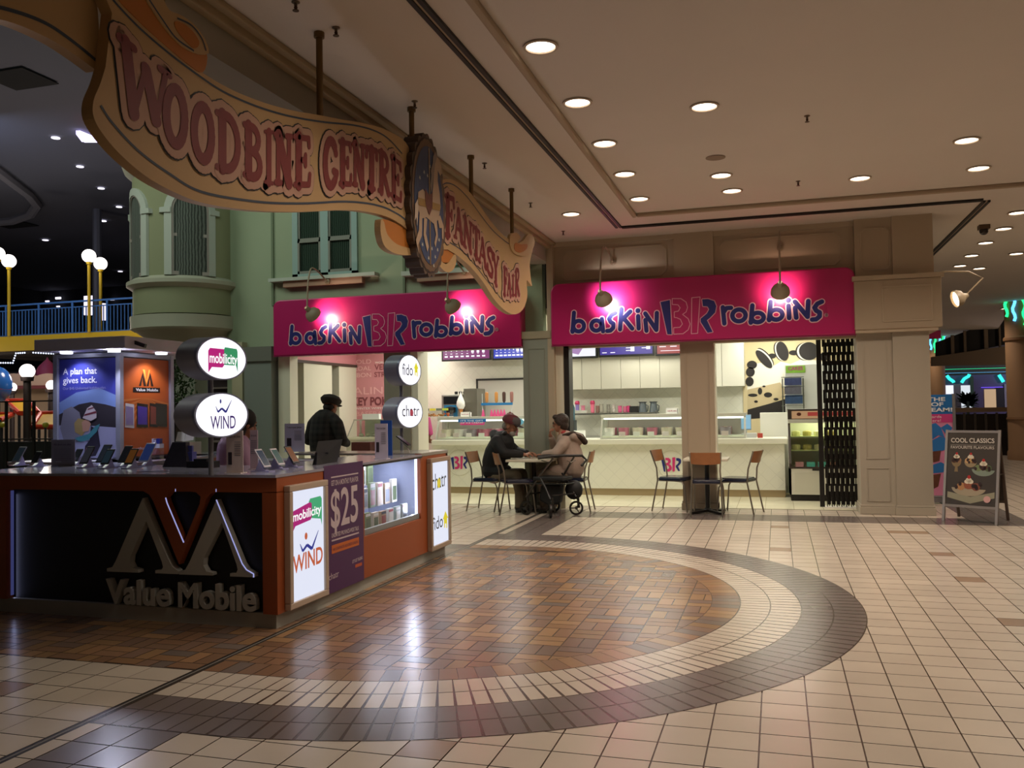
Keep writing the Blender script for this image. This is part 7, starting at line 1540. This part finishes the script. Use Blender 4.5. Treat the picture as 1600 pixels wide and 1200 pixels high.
p0, p1 = pY(448, 170, 12.2), pY(486, 174, 12.2); b = MB(); b.box(p0.x, 12.2, p1.z-.02, p1.x, 12.3, p1.z+.05); B1('neon_strip', b, mat('#e08a90', .4, em=.7), 'pink-white neon strip at the lower end of the shingled roof', 'light', 'neon strips on the roof')
# turret
tc0 = pY(291, 440, 12.9); TXc, TYc, TR = tc0.x, 12.9, .86
t = thing('corner_turret', 'round green corner turret with arched sash windows and a bowl-shaped foot', 'turret', (TXc, TYc, 2.6))
zz = lambda py: pY(283, py, 12.1).z
b = MB(); b.lathe([(TR, zz(443)), (TR, zz(262))], (TXc, TYc, 0), 48); b.lathe([(TR, zz(487)), (TR, zz(443))], (TXc, TYc, 0), 48); b.build('drum', mat('#8b9070', .8, var=.03), t, smooth=True)
b = MB(); b.lathe([(TR, zz(446)), (TR+.10, zz(440)), (TR+.10, zz(434)), (TR+.02, zz(430)), (TR, zz(428))], (TXc, TYc, 0), 48, caps=False); b.lathe([(TR, zz(490)), (TR+.05, zz(489)), (TR+.04, zz(500)), (TR+.04, zz(509)), (TR-.02, zz(512))], (TXc, TYc, 0), 48, caps=False); b.lathe([(TR, zz(266)), (TR+.12, zz(256)), (TR+.16, zz(246)), (TR+.16, zz(240)), (TR, zz(238))], (TXc, TYc, 0), 48); b.build('mouldings', mat('#a9aa98', .7), t, smooth=True)
b = MB(); b.lathe([(.05, zz(552)), (.35, zz(540)), (.62, zz(526)), (TR-.02, zz(511))], (TXc, TYc, 0), 48); b.build('bowl_foot', mat('#a09a86', .7), t, smooth=True)
b = MB(); b.lathe([(TR+.14, zz(240)), (TR*.55, zz(120)), (.03, zz(-20))], (TXc, TYc, 0), 32); b.build('cone_roof', mat('#5c4a45', .8, var=.3, vs=12), t)
def turret_window(ang, nm):
    ca, sa = math.cos(ang), math.sin(ang); out = Vector((ca, sa, 0)); tx = Vector((-sa, ca, 0)); c = Vector((TXc, TYc, 0))
    zlo, zsp = zz(428), zz(325); hw = .30
    f = lambda x, z, d=0: c + tx*(TR*math.sin(x/TR)) + out*(TR*math.cos(x/TR)+d) + Vector((0, 0, z))
    arch = lambda r, n=14: [(r*math.cos(PI*k/n), zsp+r*1.0*math.sin(PI*k/n)) for k in range(n+1)]
    b = MB(); o = arch(hw+.12); i_ = arch(hw); o = [(hw+.12, zlo)]+o+[(-hw-.12, zlo)]; i_ = [(hw, zlo)]+i_+[(-hw, zlo)]
    for k in range(len(o)-1): b.prism([o[k], o[k+1], i_[k+1], i_[k]], lambda x, z, d: f(x, z, .045*(d > 0)), 1)
    for s in (-1, 1): b.prism([(s*(hw+.02), zsp-.06), (s*(hw+.2), zsp-.06), (s*(hw+.2), zsp+.02), (s*(hw+.02), zsp+.04)], lambda x, z, d: f(x, z, .07*(d > 0)), 1)
    fr = b.build('window_surround', mat('#b4bcb2', .6), t)
    b = MB()
    for k in range(12):
        xa, xb = -hw+2*hw*k/12, -hw+2*hw*(k+1)/12; za, zb__ = [zsp+math.sqrt(max(0, hw*hw-x*x)) for x in (xa, xb)]
        b.flat([(xa, zlo), (xb, zlo), (xb, zb__), (xa, za)], lambda x, z, d=0: f(x, z, .008))
    b.build('curtain', CUR, fr)
    b = MB()
    for k in range(len(i_)-1): b.prism([i_[k], i_[k+1], (i_[k+1][0]*.88, i_[k+1][1]-.02*(i_[k+1][1] > zsp)), (i_[k][0]*.88, i_[k][1]-.02*(i_[k][1] > zsp))], lambda x, z, d: f(x, z, .03*(d > 0)), 1)
    zm = zlo+(zsp+hw-zlo)*.48; b.prism([(-hw, zm-.025), (hw, zm-.025), (hw, zm+.025), (-hw, zm+.025)], lambda x, z, d: f(x, z, .035*(d > 0)), 1); b.prism([(-hw, zlo), (hw, zlo), (hw, zlo+.06), (-hw, zlo+.06)], lambda x, z, d: f(x, z, .04*(d > 0)), 1); b.build('sash', mat('#9a938c', .6), fr)
va = math.atan2(-TYc, -TXc); turret_window(va+.08, 'a'); turret_window(va-1.22, 'b')

# ------------------------------------------------------------------ amusement hall behind
YE = mat('#c8a512', .5, em=0); BLU = mat('#3f6fa8', .45)
YR = 21.0; xl, xr_ = pY(-60, 500, YR).x, pY(240, 500, YR).x
zt_, zb2, zm_ = pY(100, 472, YR).z, pY(100, 522, YR).z, pY(100, 479, YR).z
t = thing('mezzanine_railing', 'blue metal railing with upright bars along the upper walkway', 'railing', ((xl+xr_)/2, YR, zb2))
b = MB(); b.box(xl, YR-.02, zt_-.03, xr_, YR+.02, zt_+.02); b.box(xl, YR-.02, zm_-.05, xr_, YR+.02, zm_-.02); b.box(xl, YR-.02, zb2, xr_, YR+.02, zb2+.04); b.build('rail', BLU, t)
n = 58
for k in range(n):
    X = xl+(xr_-xl)*k/(n-1); big = k % 10 == 4; b = MB(); b.box(X-(.03 if big else .009), YR-.015, zb2, X+(.03 if big else .009), YR+.015, zt_ if big else zm_-.03); b.build('post' if big else 'baluster', BLU, t)
t = thing('walkway_deck', 'yellow-edged upper walkway deck under the blue railing', 'walkway', ((xl+xr_)/2, YR, 0))
b = MB(); b.box(xl, YR-.1, pY(100, 545, YR-.1).z, xr_, YR+.0, zb2); b.build('yellow_fascia', YE, t); b = MB(); b.box(xl, YR+.0, pY(100, 550, YR).z, xr_, YR+3, zb2-.05); b.build('deck', mat('#3a3228', .8), t)
b = MB(); [b.box(X, YR+.3, 0, X+.25, YR+.55, pY(100, 550, YR).z) for X in (xl+.5, xr_-1.0)]; b.build('support_post', mat('#2a2522', .7), t)
def globe(px, py, r_px, y, zbase, polecol, label, pr=.045):
    q = pY(px, py, y); dist = (q-EYE).dot(FWD); R = r_px/FPX*dist
    t = thing('globe_lamp', label, 'lamp', (q.x, y, zbase), group='white globe lamps on poles')
    b = MB(); b.tube([(q.x, y, zbase), (q.x, y, q.z-R*.9)], pr, 10); b.lathe([(pr*1.6, q.z-R-.05), (pr*1.8, q.z-R*.8)], (q.x, y, 0), 12); b.build('pole', mat(polecol, .5), t, smooth=True)
    b = MB(); b.ball(q, R, 22); b.build('globe', mat('#fff4ee', .4, em=2.6), t, smooth=True)
    lamp('POINT', 'globe_light', (q.x, y-R-.1, q.z), 9, (1, .93, .85), .1)
globe(14, 408, 10.5, YR-.15, zb2, '#c8a512', 'white globe lamp on a yellow pole at the left edge, above the blue railing'); globe(139, 400, 10.5, YR-.15, zb2, '#c8a512', 'white globe lamp on a yellow pole, left one of the close pair'); globe(157, 412, 10, YR+.9, zb2-.05, '#c8a512', 'white globe lamp on a yellow pole, right one of the close pair'); globe(-3, 396, 10, YR+.9, zb2-.05, '#c8a512', 'white globe lamp cut off by the left edge of the picture')
globe(42.5, 580, 11.3, 13.5, 0, '#2a1f1c', 'white globe lamp on a dark post in front of the cream pavilion', .07); globe(19, 605, 7, 18, 0, '#2a1f1c', 'small white globe lamp partly hidden by the blue balloon', .06); globe(80.5, 602, 8, 17, 0, '#2a1f1c', 'white globe lamp on a dark post touching the poster tower edge', .08); globe(354, 596, 4, 18, 0, '#2a1f1c', 'tiny globe lamp glimpsed below the upper oval sign', .04)
HL = [(87,215,6.5),(125,260,5.5),(158,294,5),(186,323,4.5),(161,345,5),(71,375,4.5),(188,424,3.5),(10,455,4.5),(92,466,4.5),(176,468,3.5),(75,471,3),(28,508,4),(58,517,3.5),(43,485,3),(92,479,2.5)]
HN = ['nearest','second','third','fourth','fifth','lone left','small far','long low left','low middle','low right','tiny low','very low left','very low','dim lower left','dim lower middle']
for (px, py, r), nm in zip(HL, HN):
    z = 8.97; q = pZ(px, py, z) if py < 440 else pY(px, py, 41.9)
    if q.y > 41.5: q = pY(px, py, 41.8)
    dist = (q-EYE).dot(FWD); R = r/FPX*dist
    b = MB(); b.lathe([(R, -.02 if z else 0), (R, .0)], (q.x, q.y, q.z), 16) if q.y < 41.5 else b.box(q.x-R, q.y-.1, q.z-R*.35, q.x+R, q.y, q.z+R*.35)
    B1('hall_ceiling_light', b, mat('#f2ecff', .4, em=1.8), '%s white light in the dark hall beyond the turret' % nm, 'ceiling light', 'ceiling lights of the dark hall')
for k, (px, py) in enumerate(((30, 123), (18, 350))):
    q = pZ(px, py, 8.97); b = MB(); s = .5 if k == 0 else .6; b.box(q.x-s*1.2, q.y-s, q.z-.02, q.x+s*1.2, q.y+s, q.z); B1('ceiling_hatch', b, mat('#050505', .9), '%s black rectangular opening in the dark hall ceiling' % ('large near' if k == 0 else 'smaller farther'), 'hatch', 'black openings in the hall ceiling')
pts = [pZ(px, py, 8.9) for px, py in ((-60,240),(-10,262),(20,285),(44,303),(58,320),(48,335),(20,345),(-20,348))]
b = MB(); b.tube(pts, .16, 8); B1('ceiling_track', b, mat('#77767c', .6), 'grey curved track under the dark hall ceiling at the left edge', 'track', smooth=True)
q = pZ(136, 214, 8.9); t = thing('ceiling_sign', 'glowing white triangular frame with small red lights hanging in the dark hall', 'light', q)
b = MB(); P3 = [pZ(*p, 8.9) for p in ((122,207),(152,219),(131,219))]; [b.bar(P3[k], P3[(k+1) % 3], .10) for k in range(3)]; b.build('white_frame', mat('#d8ccff', .4, em=2.5), t)
b = MB(); [b.ball(pZ(*p, 8.8), .10, 8) for p in ((150,201),(157,209))]; b.build('red_light', mat('#ff2a2a', .4, em=3), t)
q = pY(152, 420, 26); b = MB(); b.tube([(q.x, 26, 0), (q.x, 26, 9)], .16, 10); B1('steel_mast', b, mat('#6a6a72', .4, .4), 'tall grey steel mast between the yellow lamp poles', 'mast')
q = pY(140, 475, 30); b = MB(); b.box(q.x-.3, 30, q.z-.45, q.x+.15, 30.2, q.z+.35); b.box(q.x+.3, 30, q.z-.7, q.x+.7, 30.2, q.z); B1('bright_window_panels', b, mat('#efe6ff', .4, em=1.5), 'two small bright panels behind the yellow lamp poles', 'light')
# cream pavilion, domes, string lights
YP = 19.5
pp = lambda px, py, d=0: (lambda q: (q.x, YP-d, q.z))(pY(px, py, YP))
t = thing('pavilion', 'cream and pink carousel pavilion with magenta domes and scalloped roof edge', 'pavilion', (pY(50, 600, YP).x, YP, 0))
def pprism(nm, pts, d0, th, m): b = MB(); b.prism(pts, lambda x, y, d: (pp(x, y)[0], YP-d0+d, pp(x, y)[2]), th); return b.build(nm, m, t)
pprism('cream_wall', [(-60,604),(110,604),(110,720),(-60,720)], 0, .4, mat('#a28a6c', .7)); pprism('scalloped_canopy', [(-60,590)]+[(x, 592-8*abs(math.sin((x-8)/17))) for x in range(-40, 112, 5)]+[(110,606),(-60,606)], .3, .5, mat('#c7a58a', .7)); pprism('red_frieze', [(-60,604),(110,602),(110,607),(-60,610)], .32, .1, mat('#7a3a38', .7))
for cx, w_, h_ in ((74, 17, 27), (38, 10, 14)):
    b = MB(); q = pY(cx, 589, YP+.6); k = (q-EYE).dot(FWD)/FPX; b.lathe([(w_*k, 0), (w_*k*.95, h_*k*.35), (w_*k*.75, h_*k*.6), (w_*k*.3, h_*k*.9), (w_*k*.12, h_*k), (.01, h_*k*1.15)], q, 20); b.build('magenta_dome', mat('#7a1a3c', .6), t, smooth=True)
lt = []
for (a_, b2, n_) in (((-10,567),(20,567),8),((20,567),(25,552),4),((25,552),(42,551),5),((52,551),(88,553),9)):
    for k in range(n_): u = k/n_; lt.append((a_[0]+(b2[0]-a_[0])*u, a_[1]+(b2[1]-a_[1])*u))
LS = thing('light_string', 'stepped string of tiny white bulbs strung above the cream pavilion', 'light string', pY(40, 567, YP-.4)); b = MB(); b.tube([pY(x, y, YP-.4) for x, y in lt], .006, 5)
for px in (-10, 86): q = pY(px, 560, YP-.4); b.tube([(q.x, q.y, 0), (q.x, q.y, q.z+.15)], .03, 6)
b.build('cable_and_masts', mat('#16161a', .6), LS)
for i, (x, y) in enumerate(lt): b = MB(); b.ball(pY(x, y, YP-.4), .024, 6); b.build('bulb', mat('#dbe6ff', .4, em=2), LS)
# blue balloon ride, yellow ramps, bumper balls, dark fence
q = pY(-6, 601, 15); k = (q-EYE).dot(FWD)/FPX
t = thing('balloon_ride_car', 'glossy blue balloon-shaped ride with a pink band at the left edge', 'ride', q); b = MB(); b.ball(q, 23*k, 26, sz=1.25); b.build('balloon', mat('#2558a0', .2), t, smooth=True); b = MB(); b.lathe([(23.3*k*math.cos(a), 29*k*math.sin(a)) for a in (-.12, 0, .12)], n=30, M=Matrix.Translation(q) @ Matrix.Rotation(.5, 4, 'Y'), caps=False); b.build('pink_band', mat('#b8506a', .4), t, smooth=True)
b = MB(); b.tube([(q.x, 15, 0), (q.x, 15, q.z-28*k)], .08, 10); b.build('support', mat('#22201f', .6), t)
def ramp(quad, y, label):
    c = [pY(px, py, y) for px, py in quad]; 
    for i, v in enumerate(c): v.y += (0.0 if i in (2, 3) else .8)
    c = [pY(px, py, y+(0 if i in (2, 3) else .8)) for i, (px, py) in enumerate(quad)]
    t = thing('yellow_mat_panel', label, 'ride panel', (c[3]+c[2])/2, group='yellow panels with orange tube edges')
    b = MB(); b.add(c+[v+Vector((0, .05, -.05)) for v in c], [(0,1,2,3),(4,7,6,5),(0,4,5,1),(1,5,6,2),(2,6,7,3),(3,7,4,0)]); b.build('mat', mat('#cda21a', .6), t)
    b = MB(); b.tube(c+[c[0]], .05, 8); b.build('orange_edge_tube', mat('#c43c1c', .5), t, smooth=True)
    b = MB(); [b.tube([v, Vector((v.x, v.y, 0))], .03, 6) for v in c[2:]]; b.build('support_legs', mat('#1d1c1d', .6), t)
ramp([(9,626),(43,626),(61,645),(30,646)], 14.6, 'upper yellow sloping panel behind the dark lamp post'); ramp([(-20,648),(20,647),(0,656),(-20,662)], 14.0, 'small yellow sloping panel at the left edge'); ramp([(64,646),(100,645),(100,667),(50,667)], 13.6, 'right yellow sloping panel beside the poster tower')
for px, py, lb in ((3, 664, 'yellow ball at the left edge under the blue balloon'), (71, 664, 'olive-shaded yellow ball below the right yellow panel')):
    q = pY(px, py, 13.0); t = thing('yellow_ball_post', lb, 'post', (q.x, q.y, 0), group='yellow balls on posts'); b = MB(); b.ball(q, .055*1.0, 16); b.build('ball', mat('#a8a020', .4), t, smooth=True); b = MB(); b.tube([(q.x, q.y, 0), q], .02, 8); b.build('post', mat('#1d1c1d', .5), t)
t = thing('dark_fence', 'low dark metal fence in front of the rides', 'fence', (pY(40, 700, 12.6).x, 12.6, 0)); b = MB(); xa, xb = pY(-80, 627, 12.6).x, pY(120, 627, 12.6).x
for py in (627, 686): z = pY(50, py, 12.6).z; b.box(xa, 12.58, z-.012, xb, 12.62, z+.012)
b.build('rail', mat('#15130f', .5), t)
for px in (-30, 10, 53, 95): X = pY(px, 650, 12.6).x; b = MB(); b.box(X-.02, 12.58, 0, X+.02, 12.62, pY(px, 627, 12.6).z); b.build('post', mat('#15130f', .5), t)
b = MB(); b.box(-16, 13.0, 0, -10.3, 13.1, pY(50, 690, 13.0).z); B1('dark_ride_platform', b, mat('#121412', .7), 'low dark platform edge behind the kiosk at the left', 'platform')
b = MB(); b.box(-34, 26, 0, -9, 26.3, 3.2); B1('dark_backdrop_booth', b, mat('#1c1a1e', .8), 'dark booth wall at the back of the amusement hall below the walkway', 'booth')
# potted greenery between tower and oval signs
t = thing('artificial_tree', 'dark green leafy tree between the poster tower and the oval signs', 'tree', (pY(278, 700, 12.0).x, 12.0, 0)); q = pY(278, 600, 12.0); b = MB(); b.tube([(q.x, 12, 0), (q.x+.02, 12, q.z-.3)], .05, 8); b.lathe([(.2, 0), (.24, .35), (.22, .37)], (q.x, 12, 0), 16); b.build('trunk_and_pot', mat('#3a2c22', .8), t)
b = MB()
for _ in range(900):
    u = random.uniform(-1, 1); v = random.uniform(-1, 1); r = random.uniform(.3, 1); c = Vector((q.x+.26*u*r, 12+.26*random.uniform(-1, 1), q.z+.62*v)); d = Vector((random.uniform(-1, 1), random.uniform(-1, 1), random.uniform(-.6, 1))).normalized(); s = d.cross(Vector((.3, .2, 1))).normalized()*.022
    b.add([c, c+d*.04+s, c+d*.09, c+d*.04-s], [(0, 1, 2, 3)])
b.build('leaves', mat('#2f4a24', .6, var=.5, vs=8), t)

# ------------------------------------------------------------------ far corridor at the right
PIL = mat('#a07c58', .7)
def pillar(x0, x1, y, label, top=4.0):
    t = thing('round_corridor_pillar', label, 'column', ((x0+x1)/2, y, 0)); R = (x1-x0)/2; c = ((x0+x1)/2, y, 0)
    b = MB(); b.lathe([(R*1.06, 0), (R*1.06, .2), (R, .24), (R, top)], c, 32); b.build('shaft', PIL, t, smooth=True)
    zr = pY(1590, 532, 25).z; b = MB(); b.lathe([(R*1.02, zr-.03), (R*1.1, zr), (R*1.1, zr+.06), (R*1.02, zr+.1)], c, 32, caps=False); b.lathe([(R*1.02, 1.0), (R*1.06, 1.03), (R*1.02, 1.08)], c, 32, caps=False); b.build('ring_moulding', mat('#8a6440', .6), t, smooth=True)
    for k in range(6):
        a = -PI/2+(k-2.5)*.5; cx, cy_ = c[0]+R*1.05*math.cos(a), y+R*1.05*math.sin(a)
        b = MB(); zz_ = [zr+.35+.08*j for j in range(9)]; b.tube([(cx+.03*math.sin(j*1.3), cy_-.03, z+(.25 if k in (0,5) else .12 if k in (1,4) else 0)) for j, z in enumerate(zz_)], .035, 8); b.build('neon_tube', mat('#20e07a' if k % 2 == 0 else '#5ab4ff', .4, em=2.4), t, smooth=True)
    return t
p = pZ(1585, 716); pillar(pY(1573, 600, 25).x, pY(1573, 600, 25).x+.9, 25, 'tan corridor pillar with green and blue neon cut by the right edge'); pillar(pY(1449, 560, 37).x, pY(1476, 560, 37).x, 37, 'farther tan corridor pillar with green and blue neon beside the corner column')
b = MB(); x0 = pY(1449, 530, 20).x; b.box(x0-.4, 20, pY(1450, 529, 20).z, pY(1470, 520, 20).x, 20.2, pY(1450, 517, 20).z); B1('far_pink_sign', b, mat('#c02a70', .4), 'end of another pink fascia sign just behind the corner column', 'sign')
YF2 = 41
fp2 = lambda px, py, d=0: (lambda q: (q.x, YF2-d, q.z))(pY(px, py, YF2))
def fbox(nm, px0, py0, px1, py1, m, par, d=.05): b = MB(); a_, c_ = fp2(px0, py1), fp2(px1, py0); b.box(a_[0], YF2-d, a_[2], c_[0], YF2-d+.04, c_[2]); return b.build(nm, m, par)
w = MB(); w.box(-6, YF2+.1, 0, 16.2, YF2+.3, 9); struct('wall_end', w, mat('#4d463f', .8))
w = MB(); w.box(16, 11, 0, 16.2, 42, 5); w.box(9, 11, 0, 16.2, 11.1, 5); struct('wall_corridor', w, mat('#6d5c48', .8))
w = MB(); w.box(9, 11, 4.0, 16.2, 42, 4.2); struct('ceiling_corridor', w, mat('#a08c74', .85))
t = thing('neon_storefront', 'distant storefront with green and blue neon lines over lit shop windows', 'storefront', (11, YF2, 0))
fbox('purple_wall', 1440, 584, 1600, 660, mat('#5f5878', .8, em=.0), t, .06); fbox('green_neon_line', 1430, 575, 1578, 578.5, mat('#25d890', .4, em=2), t, .2); fbox('blue_neon_line', 1430, 581, 1578, 584.5, mat('#5fb8f4', .4, em=2.2), t, .2)
fbox('lit_window', 1474, 602, 1490, 616, mat('#e6e8f4', .4, em=1.2), t, .1); fbox('lit_window', 1500, 602, 1517, 637, mat('#d4dce4', .4, em=1.1), t, .1); fbox('warm_doorway', 1538, 608, 1556, 637, mat('#c9a884', .4, em=.8), t, .1); fbox('black_door_leaf', 1556, 605, 1567, 637, mat('#0a090b', .6), t, .12); fbox('violet_neon_line', 1532, 604.5, 1566, 606, mat('#6a48e8', .4, em=1.6), t, .14); fbox('green_post', 1516, 588, 1520, 636, mat('#2c5a44', .5, em=.15), t, .12)
for a_, c_ in ((1490, 1500), (1569, 1577)): fbox('white_column', a_, 600, c_, 640, mat('#8d8a92', .6), t, .14)
for pts_ in ([(1478,587),(1482,592),(1488,596),(1489,598)], [(1501,598),(1505,592),(1512,588),(1513,585)], [(1559,586),(1563,592),(1566,597)]): b = MB(); b.tube([Vector(fp2(x, y, .2)) for x, y in pts_], .07, 6); b.build('neon_curl', mat('#2fd0c0', .4, em=1.8), t)
b = MB(); 
for _ in range(160): c = Vector(fp2(1508+random.uniform(-6, 6), 630+random.uniform(-8, 6), .6)); d = Vector((random.uniform(-1, 1), 0, random.uniform(-.3, 1)))*.25; b.add([c, c+d+Vector((.06, 0, 0)), c+d*1.4, c+d-Vector((.06, 0, 0))], [(0, 1, 2, 3)])
p_ = fp2(1508, 640, .6); b.box(p_[0]-.25, p_[1]-.25, 0, p_[0]+.25, p_[1]+.25, p_[2]-.3); b.box(p_[0]-.05, p_[1]-.05, p_[2]-.4, p_[0]+.05, p_[1]+.05, p_[2]+.35); B1('far_plant', b, mat('#1c2a1c', .8), 'dark plant silhouetted against the bright distant window', 'plant', 'far plants')
# dark clerestory void and beam
t = thing('upper_gallery', 'dark upper gallery band with pale uprights above the neon lines', 'gallery', (12, 34, 5)); YG = 34
gp = lambda px, py, d=0: (lambda q: (q.x, YG-d, q.z))(pY(px, py, YG))
b = MB(); b.prism([(1462,535),(1573,494),(1573,538),(1462,560)], lambda x, y, d: (gp(x, y)[0], YG+d, gp(x, y)[2]), .1); b.build('dark_opening', mat('#15120f', .8), t)
for a_, c_ in ((1485,1490),(1505,1509),(1537,1543),(1560,1563)): b = MB(); b.box(gp(a_, 530)[0], YG-.1, gp(1500, 556)[2], gp(c_, 530)[0], YG, gp(a_, 524-.35*(a_-1485)+0)[2]); b.build('upright', mat('#6f5f4c', .8), t)
b = MB(); b.prism([(1455,558),(1578,540),(1578,570),(1455,572)], lambda x, y, d: (gp(x, y)[0], YG-.2+d, gp(x, y)[2]), .3); b.build('beam_face', mat('#6e5e4c', .8), t)
# balustrade of the lower-level opening
YB2 = 27; bp2 = lambda px, py: pY(px, py, YB2)
t = thing('atrium_balustrade', 'dark balustrade with a brown handrail around the far floor opening', 'railing', (bp2(1530, 690).x, YB2, 0)); xa, xb = bp2(1440, 640).x, bp2(1574, 640).x
b = MB(); b.box(xa, YB2-.06, bp2(1520, 644).z, xb, YB2+.06, bp2(1520, 637).z); b.build('handrail', mat('#6a5440', .4), t)
b = MB(); b.box(xa, YB2, .0, xb, YB2+.04, bp2(1520, 647).z); b.build('glass_panel', mat('#1b1917', .25), t)
for k in range(9): X = xa+(xb-xa)*k/8; b = MB(); b.box(X-.03, YB2-.03, 0, X+.03, YB2, bp2(1520, 645).z); b.build('post', mat('#3b332b', .5), t)
